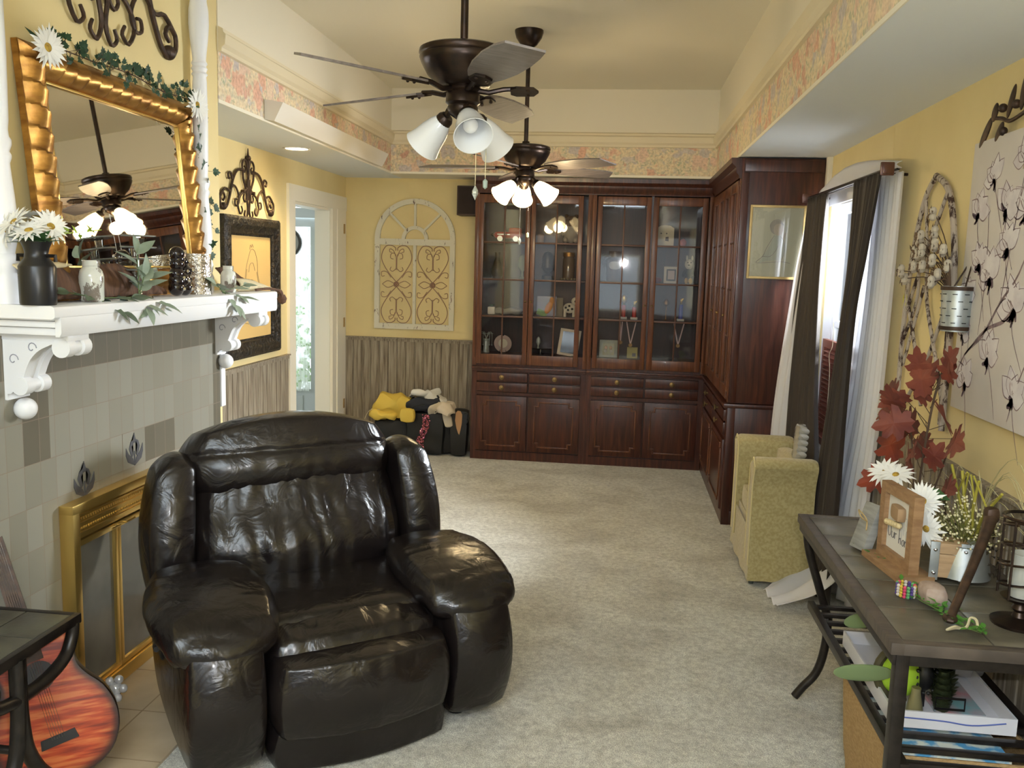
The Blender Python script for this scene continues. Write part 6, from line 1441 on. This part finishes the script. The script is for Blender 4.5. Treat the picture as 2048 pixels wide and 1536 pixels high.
for i in range(60): a = 2*PI*(i%15)/15; bs_[(i*7)%5].ball((.878+.024*math.cos(a),2.622+.030*math.sin(a),TT+.006+.009*(i//15)),.0055,6)
for c_, q in zip(cols, bs_): out(q,'beads',mat('glossy bead',c_,.15,coat=.5),t)
b = B(); b.tube(spline([(.945,2.385,TT+.006),(.925,2.37,TT+.014),(.905,2.365,TT+.006),(.93,2.38,TT+.006),(.96,2.385,TT+.008),(.975,2.40,TT+.03),(.985,2.385,TT+.03),(.985,2.37,TT+.006)],5),.0035,5); tag(out(b,'jute_bow',mat('pale twine',(.45,.40,.25),.9)),'small pale twine bow lying on the slate near the front edge','bow')
# ---- lower shelf and below
SHF = .418
t = thing('white_tray', 'white open box tray on the slatted shelf under the slate top', 'tray', (1.0,2.78,SHF))
b = B(); x0,x1,y0,y1 = .83,1.17,2.50,3.06; b.bb(x0,x1,y0,y1,SHF,SHF+.006); b.bb(x0,x1,y0,y0+.006,SHF,SHF+.05); b.bb(x0,x1,y1-.006,y1,SHF,SHF+.05); b.bb(x0,x0+.006,y0,y1,SHF,SHF+.05); b.bb(x1-.006,x1,y0,y1,SHF,SHF+.05)
out(b,'tray_body',mat('white lacquer board',(.66,.66,.70),.4),t)
b = B(); b.tube(spline([(x0+.03,y0-.001,SHF+.030),(x0+.14,y0-.001,SHF+.028),(x0+.22,y0-.001,SHF+.022),(x1-.03,y0-.001,SHF+.036)],5),.0022,5); out(b,'blue_line',mat('blue printed line',(.06,.10,.35),.5),t)
b = B(); b.bb(.98,1.12,2.58,2.80,SHF+.007,SHF+.016,.002); tag(out(b,'pink_booklet',mat('pink and teal printed paper',(.52,.25,.28),.5,col2=(.20,.42,.46),nscale=9)),'pink and teal booklet lying in the white tray','booklet')
b = B(); b.blob((1.13,2.90,SHF+.085),(.19,.20,.15),.6,8,fn=lambda p: p*(1+.10*noise.noise(p*14))); tag(out(b,'plastic_bag',mat('cloudy plastic bag',(.50,.48,.47),.25,coat=.4)),'puffed cloudy plastic bag at the wall end of the white tray','bag')
t = thing('lime_ball','lime green ball with a dark brown band in the white tray','ball',(.90,2.66,SHF))
out(B().ball((.895,2.66,SHF+.095),(.062,.068,.072),18),'ball_body',mat('lime green felt',(.38,.62,.04),.8),t)
b = B(); b.tube([(.893+.068*math.cos(a),2.66-.01,SHF+.095+.078*math.sin(a)) for a in [PI*.45+PI*1.15*i/14 for i in range(15)]],.013,8); out(b,'dark_band',mat('olive brown band',(.065,.055,.025),.7),t)
t = thing('sage_felt_leaves','two long sage green leaves poking out from the shelf past the table leg','leaf',(.82,2.68,SHF))
b = B()
for e, w_ in (((.775,2.86,SHF+.155),.05),((.700,2.66,SHF+.075),.055)):
    a = Vector((.86,2.60,SHF+.115)) if w_ > .052 else Vector((.865,2.78,SHF+.215)); q = Vector(e); d = q-a
    b.ball((a+q)/2,(.007,d.length*.52,w_*.48),10,rot=tuple((d.to_track_quat('Y','Z')).to_euler()))
out(b,'leaves',mat('sage felt',(.13,.18,.08),.9),t)
t = thing('pinecone_ornament','dark green metallic scaled ornament standing in the white tray','ornament',(1.0,2.60,SHF))
b = B()
for r_ in range(7):
    for k in range(8): a = 2*PI*(k+.5*(r_%2))/8; rr = .034*math.sin(PI*(r_+1.4)/9); leaf(b,(1.0+rr*.6*math.cos(a),2.60+rr*.6*math.sin(a),SHF+.022+.018*r_),(math.cos(a),math.sin(a),.9),(0,0,1),.030,.026,k=3,curl=.0)
b.lathe([(0,.006),(.02,.006),(.028,.06),(.012,.15),(0,.15)],(1.0,2.60,SHF),12); out(b,'scales',mat('dark olive metal',(.05,.065,.03),.3,.6),t)
b = B(); b.ball((.955,2.63,SHF+.105),(.028,.030,.050),12); [b.ball((.955+.03*math.cos(a),2.605,SHF+.105+.048*math.sin(a)),.006,5) for a in [2*PI*i/14 for i in range(14)]]; b.cyl((.955,2.63,SHF+.006),(.955,2.63,SHF+.07),.008,n=8); tag(out(b,'black_brush',BLACKP),'round black scrubbing brush in the white tray beside the green scales','brush')
b = B(); b.lathe([(0,.006),(.022,.006),(.024,.02),(.013,.075),(.013,.09),(0,.09)],(.915,2.57,SHF),16); tag(out(b,'small_bottle',mat('olive tan glaze',(.20,.18,.09),.3)),'small olive tan flask near the front of the white tray','bottle')
b = B(); X_ = .0; b.tube([(.955,2.525,SHF+.052),(.955,2.525,SHF+.085),(1.035,2.525,SHF+.085),(1.035,2.525,SHF+.052)],.004,6,cyc=True); tag(out(b,'wire_clip',BLACKM),'black wire frame clip on the front rim of the white tray','clip')
b = B(); b.bb(.82,1.12,2.44,2.92,SHF-.030,SHF-.020,.002); b.bb(.83,1.12,2.40,2.44,SHF-.030,SHF-.020)
tag(out(b,'colourful_book',mat('blue green white printed cover',(.08,.30,.55),.4,col2=(.62,.66,.60),nscale=16,nmix=(.45,.55))),'thin blue and white picture book under the shelf slats on the basket','book')
t = thing('woven_basket','tan woven straw basket on the floor under the console table','basket',(1.0,2.62,0))
BSK = mat('woven straw', (0.33,0.20,0.08), .75, col2=(0.46,0.31,0.14), nscale=60, stretch=(1,1,4), bump=.8, bscale=110, bstretch=(1,1,3), bdist=.006)
b = B(); 
def wall_(u,v,x0,x1,y0,y1,z): return (x0+(x1-x0)*u,y0+(y1-y0)*v,z)
ring = lambda s,z: [(1.01+(.205+s)*cx_, 2.66+(.25+s)*cy_, z) for cx_,cy_ in ((-1,-1),(-.96,-1.0),(0,-1),(.96,-1),(1,-1),(1,-.96),(1,0),(1,.96),(1,1),(0,1),(-1,1),(-1,.96),(-1,0),(-1,-.96))]
b.rings([ring(-.03,0),ring(-.01,.14),ring(.0,.30),ring(.004,.372),ring(-.010,.372),ring(-.02,.05)]); out(b,'basket_body',BSK,t,ang=30)
b = B(); b.tube(ring(-.002,.374),.008,6,cyc=True); out(b,'woven_rim',BSK,t)
t = thing('dark_bin','dark grey green bin on the floor under the wall side of the console table','bin',(1.16,2.36,0))
b = B(); b.lathe([(0,0),(.058,0),(.066,.35),(.07,.36),(.062,.36),(.055,.02),(0,.02)],(1.18,2.325,0),24); out(b,'bin_body',mat('dark grey green plastic',(.035,.042,.036),.5),t)
# ================================================================ WALL DECORATION, RIGHT WALL
BARK = distressed((0.42,0.36,0.30), (0.045,0.022,0.016), 'peeling white twig bark', sc=10, st=(3,3,.8), th=(.50,.56))
t = thing('twig_arch', 'peeling white twig arch with crossed lattice on the right wall', 'wall decoration', (1.285,3.90,1.10))
xw = 1.283
def tw(pts, r=.012):
    b = B(); b.tube([(xw-p[2] if len(p)>2 else xw, p[0], p[1]) for p in pts] if False else [(xw, p.x, p.y) for p in spline([(q[0],q[1],0) for q in pts],6)], r, 8); return b
for pts, r in (([(4.17,1.10),(4.175,1.5),(4.13,1.80),(4.04,2.02),(3.92,2.115)],.014),([(3.60,1.10),(3.605,1.5),(3.64,1.80),(3.75,2.03),(3.92,2.115)],.016),([(3.63,1.12),(3.64,1.5),(3.67,1.78)],.009),
               ([(4.15,1.55),(4.0,1.75),(3.88,1.90),(3.76,2.05)],.010),([(4.10,1.90),(3.95,1.80),(3.90,1.60),(3.72,1.35),(3.62,1.2)],.010),([(3.65,1.62),(3.82,1.38),(3.98,1.22),(4.10,1.12)],.010),([(4.16,1.42),(4.02,1.62),(4.08,1.82)],.009),([(4.16,1.60),(4.0,1.40),(3.86,1.16)],.010),([(4.02,2.02),(3.96,1.85),(3.90,1.75)],.009),([(4.14,1.30),(4.02,1.52),(3.95,1.66)],.009)):
    out(tw(pts, r*.8), 'twig', BARK, t)
t = thing('cotton_stems', 'cream cotton boll stems tucked into the zinc wall bucket', 'flowers', (1.20,3.55,1.66))
b = B(); bb2 = B(); bh = B(); random.seed(31)
C0 = [(3.93,1.72),(3.88,1.76),(3.84,1.80),(3.80,1.84),(3.77,1.79),(3.74,1.86),(3.70,1.80),(3.68,1.74),(3.66,1.87),(3.63,1.82),(3.60,1.76),(3.58,1.71),(3.56,1.80),(3.62,1.69),(3.70,1.70),(3.54,1.74),(3.66,1.94),(3.96,1.69),(3.82,1.74),(3.57,1.68)]
for y_, z_ in C0:
    x_ = 1.24+random.uniform(-.06,.0); y2 = y_-.02
    b.tube(spline([(1.22,3.46,1.64),(1.22,(3.46+y2)/2,(1.64+z_)/2+.03),(x_,y2,z_)],4),.0022,5)
    for k in range(4): a = PI/2*k+random.random(); bb2.ball((x_-.008+.004*math.cos(a),y2+.014*math.cos(a),z_+.014*math.sin(a)),(.014,.015,.015),8)
    for k in range(5): a = PI/2.5*k+random.random(); leaf(bh,(x_-.012,y2,z_),(-.5,math.cos(a),math.sin(a)),(-1,0,0),random.uniform(.030,.044),.018,k=3)
out(b,'stems',TWIG,t); out(bb2,'cotton_bolls',mat('cotton fluff',(.50,.44,.34),.95,sheen=.3),t); out(bh,'husks',mat('dried brown husk',(.12,.075,.045),.8),t)
t = thing('wall_bucket', 'slotted zinc bucket with dark bands hanging beside the twig arch', 'bucket', (1.215,3.40,1.50))
bx, by_ = 1.235, 3.425
b = B(); b.lathe([(0,.0),(.050,0),(.058,.165),(.055,.165),(.047,.004),(0,.004)],(bx,by_,1.503),32); out(b,'bucket_body',GALV,t)
for z_, r_ in ((1.508,.0520),(1.653,.0595)):
    b = B(); b.lathe([(r_-.002,0),(r_+.001,0),(r_+.002,.014),(r_-.001,.014)],(bx,by_,z_),32,cap=False); out(b,'dark_band',IRON,t)
b = B()
for k in range(5):
    for j in range(9): 
        a = 2*PI*(j+.5*(k%2))/9; z_ = 1.535+k*.026; r_ = .0512+.0075*(z_-1.51)/.15
        b.tube([(bx+(r_+.0012)*math.cos(a+q),by_+(r_+.0012)*math.sin(a+q),z_) for q in (-.14,-.05,.05,.14)],.0022,4)
out(b,'slots',BLACKP,t)
b = B(); b.tube([(bx,by_+.056,1.66),(1.285,3.455,1.775),(1.288,3.455,1.79),(1.285,3.445,1.775),(bx,by_-.056,1.66)],.003,6); out(b,'wire_handle',IRON,t)
b = B(); random.seed(2)
for i in range(22): a = 2*PI*i/22; leaf(b,(1.285,4.17,1.595),(-.5,math.cos(a),math.sin(a)),(-1,0,0),.034,.010,k=3)
tag(out(b,'yellow_blossom',mat('bright yellow petals',(.62,.58,.03),.6)),'small bright yellow blossom stuck on the left twig of the arch','flower')
# canvas
CANV = mat('off-white canvas', (0.60,0.555,0.52), .8, col2=(0.66,0.62,0.58), nscale=3)
t = thing('canvas_painting', 'large pale canvas painted with cotton stems on the right wall', 'painting', (1.28,2.95,1.215))
cy0, cy1, cz0, cz1 = 2.42, 3.495, 1.215, 2.185
out(B().bb(1.268, 1.299, cy0, cy1, cz0, cz1, .003), 'canvas', CANV, t)
PUR = mat('muted violet brown paint', (0.16,0.115,0.13), .8, col2=(0.30,0.22,0.22), nscale=30); TAN_ = mat('pinkish tan paint', (0.42,0.30,0.24), .8, col2=(0.34,0.30,0.22), nscale=30); PWH = mat('thick white paint', (0.70,0.66,0.66), .8, col2=(.58,.53,.55), nscale=14)
def dab(b, pts, r):
    q = spline([(p[0],p[1],0) for p in pts],5); n_ = len(q); rr = [r*(.35+.65*math.sin(PI*min(1,(i+.5)/n_))) for i in range(n_)]
    L1 = []; L2 = []
    for i, p in enumerate(q):
        d = (q[min(i+1,n_-1)]-q[max(i-1,0)]); d = d.normalized() if d.length else Vector((1,0,0)); nn = Vector((-d.y,d.x,0)); L1.append(p+nn*rr[i]); L2.append(p-nn*rr[i])
    b.rings([[(1.2672,p.x,p.y) for p in L1],[(1.2672,p.x,p.y) for p in L2]],closed=False,cap=False)
random.seed(77)
bs_ = B(); bp = B(); bt = B(); bw = B()
SCL = 1.55
FL = [(3.40,1.93,.9),(3.29,2.04,.8),(3.17,1.93,1.0),(3.35,1.75,.8),(3.43,1.63,.9),(3.25,1.70,1.1),(3.13,1.80,.9),(3.44,1.49,.7),(3.20,1.43,1.0),(3.38,1.32,.9),(3.02,1.92,1.0),(3.04,1.60,1.1),(2.87,1.75,1.0),(2.80,1.48,1.2),(2.62,1.70,1.1),(2.62,1.98,1.0),(2.93,2.06,.9),(3.06,2.08,.8),(2.98,1.32,1.0),(2.6,1.38,1.0)]
for fy_, fz_, k in FL:
    k *= SCL*.86; a0 = random.uniform(-.5,.5); c_ = (fy_, fz_)
    for j in range(5):
        a = a0 + PI/2 + (j-2)*.62; L_ = .062*k*random.uniform(.8,1.15); w_ = .026*k
        ex, ez = math.cos(a), math.sin(a); my, mz = fy_+ex*L_*.6, fz_+ez*L_*.6
        bw.ball((1.26785-.00008*j, my, mz), (.0006, w_, L_*.58), 10, rot=(math.atan2(-ex, ez), 0, 0))
        for g in (-1,1): dab(bs_, [(fy_+g*-ez*w_*.3, fz_+g*ex*w_*.3),(my+g*-ez*w_, mz+g*ex*w_),(fy_+ex*L_*1.25, fz_+ez*L_*1.25)], .0022*random.uniform(.5,1.4))
    for j in range(6): a = a0 - PI/2 + random.uniform(-1.3,1.3); r0 = random.uniform(.008,.034)*k; dab(bp, [(fy_,fz_),(fy_+math.cos(a)*r0*.6,fz_+math.sin(a)*r0*.7),(fy_+math.cos(a+.4)*r0*1.3,fz_+math.sin(a+.4)*r0*1.4)], random.uniform(.004,.009)*k)
    for j in range(2): a = a0 - PI/2 + random.uniform(-.9,.9); dab(bt, [(fy_,fz_-.004),(fy_+math.cos(a)*.02*k,fz_+math.sin(a)*.03*k)], .007*k)
    dab(bs_, [(fy_,fz_),(fy_-random.uniform(.01,.05),fz_-.08),(fy_-random.uniform(.05,.12),fz_-.20)], .0022)
for pts, r in (([(3.49,1.30),(3.40,1.42),(3.26,1.50),(3.14,1.62),(3.02,1.72),(2.90,1.92)],.006),([(3.40,1.42),(3.24,1.52),(3.10,1.56),(3.0,1.62),(2.8,1.66)],.007),([(3.30,1.50),(3.28,1.72),(3.31,1.95)],.003),([(3.14,1.62),(3.10,1.82),(3.05,2.05)],.0035),([(3.0,1.24),(2.92,1.42),(2.75,1.6)],.0035)): dab(bs_, pts, r)
out(bw,'white_petals',PWH,t,smooth=False); out(bs_,'violet_lines',PUR,t,smooth=False); out(bp,'dark_blotches',mat('dark violet paint',(.07,.045,.06),.8,col2=(.15,.10,.12),nscale=40),t,smooth=False); out(bt,'tan_strokes',TAN_,t,smooth=False)
# iron leaves above it
t = thing('iron_leaf_branch', 'dark metal leaf and berry branch above the pale canvas', 'wall decoration', (1.28,3.25,2.18))
b = B(); X_ = 1.275
stem_ = spline([(3.36,2.255,0),(3.30,2.245,0),(3.22,2.225,0),(3.10,2.24,0),(2.95,2.27,0),(2.7,2.28,0)],5); b.tube([(X_,p.x,p.y) for p in stem_],.007,7)
for a, c_, w_ in (((3.37,2.255),(3.455,2.165),.017),((3.27,2.225),(3.32,2.17),.015),((3.24,2.24),(3.20,2.335),.013),((3.36,2.245),(3.335,2.30),.017),((3.14,2.25),(3.12,2.36),.016),((3.05,2.25),(3.02,2.17),.016),((2.95,2.28),(2.93,2.38),.016),((2.85,2.28),(2.80,2.18),.016)):
    d = Vector((0,c_[0]-a[0],c_[1]-a[1])); m_ = Vector((X_-.004,(a[0]+c_[0])/2,(a[1]+c_[1])/2)); b.ball(m_,(.007,w_*1.25,d.length*.55),10,rot=(math.atan2(-d.y,d.z),0,0))
for y_, z_ in ((3.275,2.275),(3.255,2.195),(3.17,2.27),(3.0,2.30)): b.ball((X_-.008,y_,z_),.015,10)
out(b,'metal_leaves',IRON,t)
# ================================================================ SIDE TABLE AND GUITAR, LEFT FRONT
t = thing('side_table', 'slate topped black metal side table at the left edge of the picture', 'side table', (-1.77,2.2,0))
sx0, sx1, sy0, sy1, sz = -1.935, -1.60, 1.86, 2.425, .600
b = B()
for q in ((sx0,sx1,sy0,sy0+.02),(sx0,sx1,sy1-.02,sy1),(sx0,sx0+.02,sy0,sy1),(sx1-.02,sx1,sy0,sy1)): b.bb(q[0],q[1],q[2],q[3],sz-.030,sz,.003)
out(b,'border',FRM,t)
DST = mat('dark slate tile', (0.040,0.036,0.030), .35, col2=(0.085,0.085,0.06), nscale=5, bump=.15, bscale=25)
for i in range(2):
    for j in range(3):
        w_ = (sx1-sx0-.04)/2; h_ = (sy1-sy0-.04)/3; b = B(); b.bb(sx0+.02+i*w_+.002, sx0+.02+(i+1)*w_-.002, sy0+.02+j*h_+.002, sy0+.02+(j+1)*h_-.002, sz-.018, sz-.001,.002); out(b,'slate_tile',DST,t)
b = B(); b.bb(sx0+.018,sx1-.018,sy0+.018,sy1-.018,sz-.028,sz-.006); out(b,'grout',mat('dark grout',(.02,.02,.018),.8),t)
for x_ in (sx1-.016, sx0+.016):
    b = B(); b.tube(spline([(x_,2.405,.575),(x_,2.395,.53),(x_,2.36,.485),(x_,2.28,.460),(x_,2.17,.455),(x_,2.06,.47),(x_,1.97,.52),(x_,1.93,.575)],6),.019,12); out(b,'curved_brace',FRM,t)
    for s_ in (1,-1):
        yy = lambda v: 2.143+s_*v if s_ > 0 else 2.15+s_*v
        b = B(); b.tube(spline([(x_,2.150+s_*.004,.575),(x_,2.150+s_*.004,.46),(x_,2.150+s_*.008,.38),(x_,2.150+s_*.025,.29),(x_,2.150+s_*.075,.20),(x_,2.150+s_*.15,.12),(x_,2.150+s_*.23,.03)],6),.021,12); out(b,'leg',FRM,t)
b = B(); b.cyl((sx0+.016,2.15,.30),(sx1-.016,2.15,.30),.012); out(b,'cross_bar',FRM,t)
# guitar
def guitar():
    t = thing('acoustic_guitar', 'sunburst orange guitar leaning behind the left side table', 'guitar', (-1.77,2.50,.012))
    Z = Vector((-.36,0.10,.93)).normalized(); Nn = Vector((.60,-.80,.0)); Nn = (Nn - Z*Nn.dot(Z)).normalized(); Xx = Z.cross(Nn).normalized(); Xx = -Xx if Xx.x < 0 else Xx
    O_ = Vector((-1.755,2.49,.215))
    def G(x, z, n): return O_ + Xx*x + Z*z + Nn*n
    half = [(0,-.205),(.07,-.198),(.135,-.165),(.175,-.10),(.183,-.03),(.165,.04),(.130,.095),(.112,.14),(.118,.19),(.136,.24),(.130,.285),(.095,.315),(.04,.325),(0,.325)]
    hs = spline([(p[0],p[1],0) for p in half],4)
    outl = [(p.x,p.y) for p in hs] + [(-p.x,p.y) for p in reversed(hs[1:-1])]
    rings = [[G(x*.97,z*.97+.002,-.045) for x,z in outl],[G(x,z,-.040) for x,z in outl],[G(x,z,.040) for x,z in outl],[G(x*.985,z*.985,.046) for x,z in outl]]
    BL = mat('near-black guitar rim',(.020,.008,.006),.3,coat=.2); b = B(); b.rings(rings); out(b,'body',BL,t,ang=35)
    m = mat('sunburst flame top',(.5,.1,.02),.35,coat=.12); nt = m.node_tree; bs = nt.nodes['Principled BSDF']; tc = nt.nodes.new('ShaderNodeTexCoord'); mp = nt.nodes.new('ShaderNodeMapping'); mp.inputs['Rotation'].default_value = (0,R(-26),0); mp.inputs['Scale'].default_value = (2.5,2.5,26)
    nt.links.new(tc.outputs['Object'],mp.inputs[0]); n_ = nt.nodes.new('ShaderNodeTexNoise'); n_.inputs['Scale'].default_value = 2.2; n_.inputs['Detail'].default_value = 4; nt.links.new(mp.outputs[0],n_.inputs[0])
    cr = ramp(nt,n_.outputs['Fac'],[(.36,(.20,.022,.008)),(.5,(.46,.060,.014)),(.62,(.62,.17,.05))])
    at_ = nt.nodes.new('ShaderNodeAttribute'); at_.attribute_name = 'edge'; mx = nt.nodes.new('ShaderNodeMix'); mx.data_type='RGBA'; nt.links.new(at_.outputs['Fac'],mx.inputs[0]); nt.links.new(cr.outputs[0],mx.inputs[6]); mx.inputs[7].default_value=(.02,.006,.004,1); nt.links.new(mx.outputs[2],bs.inputs['Base Color'])
    b = B(); ks = (.98,.93,.86,.72,.45,.15); b.rings([[G(x*k,z*k+.0*(1-k),.0465+.004*(1-k)) for x,z in outl] for k in ks],cap=True)
    o = out(b,'sunburst_top',m,t); a = o.data.attributes.new('edge','FLOAT','POINT'); n0 = len(outl)
    for i in range(len(o.data.vertices)): k = min(i//n0, len(ks)-1); a.data[i].value = (1.0,.85,.35,0,0,0)[k]
    b = B(); b.lathe([(0,0),(.047,0),(.047,.001),(0,.001)],G(0,.14,.0515),28,frame_of(Nn)); out(b,'sound_hole',BLACKP,t)
    b = B(); vs = [G(x,z,n) for n in (.049,.058) for x,z in ((-.055,-.085),(.055,-.085),(.05,-.055),(-.05,-.055))]; b.raw(vs,[(0,1,2,3),(7,6,5,4),(0,4,5,1),(1,5,6,2),(2,6,7,3),(3,7,4,0)]); out(b,'bridge',BLACKP,t)
    b = B(); vs = [G(x,z,n) for n in (.048,.064) for x,z in ((-.028,.19),(.028,.19),(.023,.60),(-.023,.60))]; b.raw(vs,[(0,1,2,3),(7,6,5,4),(0,4,5,1),(1,5,6,2),(2,6,7,3),(3,7,4,0)]); out(b,'neck',IRON,t)
    b = B(); [b.tube([G(-.018+.0072*i,-.065,.060),G(-.014+.0056*i,.60,.068)],.0006,4) for i in range(6)]; out(b,'strings',CHROME,t)
guitar()
# clear glass ornament on the hearth
t = thing('glass_flower', 'small clear round-petalled glass ornament on the hearth by the brass doors', 'ornament', (-1.84,2.99,.010))
CB = mat('clear crystal', (.72,.74,.78), .05, .35, coat=.8)
b = B(); b.ball((-1.845,2.99,.050),.026,14); [b.ball((-1.845+.042*math.cos(a)*.8+.0,2.985+.01*math.sin(a),.052+.036*math.sin(a)),.017,10) for a in (.1,1.2,2.4,3.7,5.2)]; out(b,'glass_petals',CB,t)
b = B(); b.ball((-1.90,2.955,.045),(.022,.022,.03),10); b.cyl((-1.845,2.99,.010),(-1.845,2.99,.03),.018,n=12); out(b,'dark_base',mat('smoky glass',(.06,.05,.05),.1),t)
# ================================================================ BAGS AND CLOTHES
BLK = mat('black vinyl', (0.010,0.010,0.011), .30, coat=.2); BLKF = mat('black nylon', (0.012,0.012,0.013), .7)
def lump(c, size, seed, amp=.15, e=.55, n=12):
    b = B(); s = Vector((seed*3.1,seed,0))
    b.blob(c,size,e,n,fn=lambda p: p + Vector((noise.noise(p*9+s),noise.noise(p*9+s+Vector((5,0,0))),noise.noise(p*9+s+Vector((0,7,0)))))*amp*.12); return b
t = thing('black_bag', 'black bag under the yellow jacket against the back wainscot', 'bag', (-1.98,7.63,0))
out(lump((-1.96,7.63,.16),(.36,.26,.33),1),'bag_body',BLKF,t); b = B(); b.bb(-1.86,-1.76,7.49,7.50,.305,.315); out(b,'strap',BLKF,t)
b = lump((-1.95,7.60,.42),(.34,.22,.22),2,.5,.55,14); b.blob((-2.03,7.54,.35),(.26,.14,.09),.7,9,fn=lambda p: p+Vector((0,0,.03*noise.noise(p*16)))); b.blob((-1.80,7.50,.36),(.14,.08,.13),.6,6)
tag(out(b,'yellow_jacket',mat('yellow cotton',(.66,.47,.08),.8,bump=.3,bscale=20,bdist=.01)),'yellow jacket heaped on the left black bag by the back wall','jacket')
b = B(); b.tube(spline([(-2.05,7.50,.40),(-2.14,7.50,.39),(-2.19,7.50,.30),(-2.16,7.50,.27)],5),.003,5); tag(out(b,'jacket_cord',mat('pale cord two',(.55,.48,.3),.8)),'thin pale drawstring hanging from the yellow jacket','cord')
t = thing('sequin_bag', 'black tote with a pink sequin stripe in the middle of the bags', 'bag', (-1.66,7.62,0))
out(lump((-1.655,7.63,.20),(.36,.22,.40),3,.08,.30),'bag_body',BLK,t)
b = B(); random.seed(5)
for i in range(240):
    v = random.random(); xx = -1.66-.028*math.sin(v*PI*1.7+.3)+random.uniform(-.030,.030); b.box((xx,7.507+.008*abs(xx+1.65),.03+.34*v),(.010,.003,.010),(random.uniform(-.5,.5),random.uniform(-.5,.5),random.uniform(-.6,.6)))
out(b,'sequin_stripe',mat('pink sequins',(.50,.16,.22),.15,.9),t,smooth=False)
b = B(); b.tube(spline([(-1.78,7.52,.38),(-1.74,7.50,.44),(-1.62,7.50,.46),(-1.55,7.52,.40)],5),.008,6); out(b,'handle',BLK,t)
DJ = mat('dark navy cloth',(.018,.020,.028),.8); b = lump((-1.66,7.60,.44),(.32,.20,.14),4,.5); tag(out(b,'navy_garment',DJ),'dark navy garment folded on top of the sequin tote','clothing')
b = lump((-1.66,7.60,.535),(.26,.16,.11),6,.7,.6,10); b.blob((-1.57,7.57,.51),(.22,.12,.09),.6,8,rot=(0,R(22),0),fn=lambda p: p+Vector((0,0,.02*noise.noise(p*18)))); tag(out(b,'white_garment',mat('white cotton jersey',(.66,.65,.60),.9)),'crumpled white garment topping the pile of bags','clothing')
b = lump((-1.50,7.56,.40),(.20,.12,.14),7,.8,.6,9); b.blob((-1.45,7.54,.34),(.08,.04,.16),.5,5,rot=(0,R(-14),0)); tag(out(b,'cream_garment',mat('cream cotton jersey',(.60,.52,.40),.9)),'cream garment spilling over the bags left of the tall black boot bag','clothing')
b = lump((-1.50,7.66,.19),(.20,.18,.38),8,.08,.35); tag(out(b,'black_backpack',BLKF),'plain black bag behind the cream garment','bag')
t = thing('tall_black_bag', 'tall black leather bag with a tan pointed opening beside the cabinet', 'bag', (-1.345,7.62,0))
b = B(); b.blob((-1.35,7.60,.215),(.155,.15,.43),.28,8,fn=lambda p: Vector((p.x*(1+.10*p.z/.2),p.y*(1-.2*max(0,p.z/.2)),p.z))); out(b,'bag_body',BLK,t)
b = B(); P_ = [(-.028,.40),(-.034,.33),(-.020,.26),(-.004,.215),(.006,.205),(.016,.25),(.026,.31),(.028,.385),(.012,.415),(-.012,.418)]; b.prism(P_,lambda p:(-1.345+p[0],7.524,p[1]),lambda p:(-1.345+p[0],7.532,p[1])); out(b,'tan_lining',mat('tan lining',(.42,.24,.12),.7),t,smooth=False)
b = B(); b.tube(spline([(-1.30,7.53,.39),(-1.268,7.53,.40),(-1.262,7.53,.34),(-1.285,7.53,.30)],5),.006,6); b.ball((-1.273,7.525,.33),.006,6); b.tube([(-1.42,7.53,.40),(-1.44,7.53,.20)],.002,5); out(b,'strap',BLK,t)
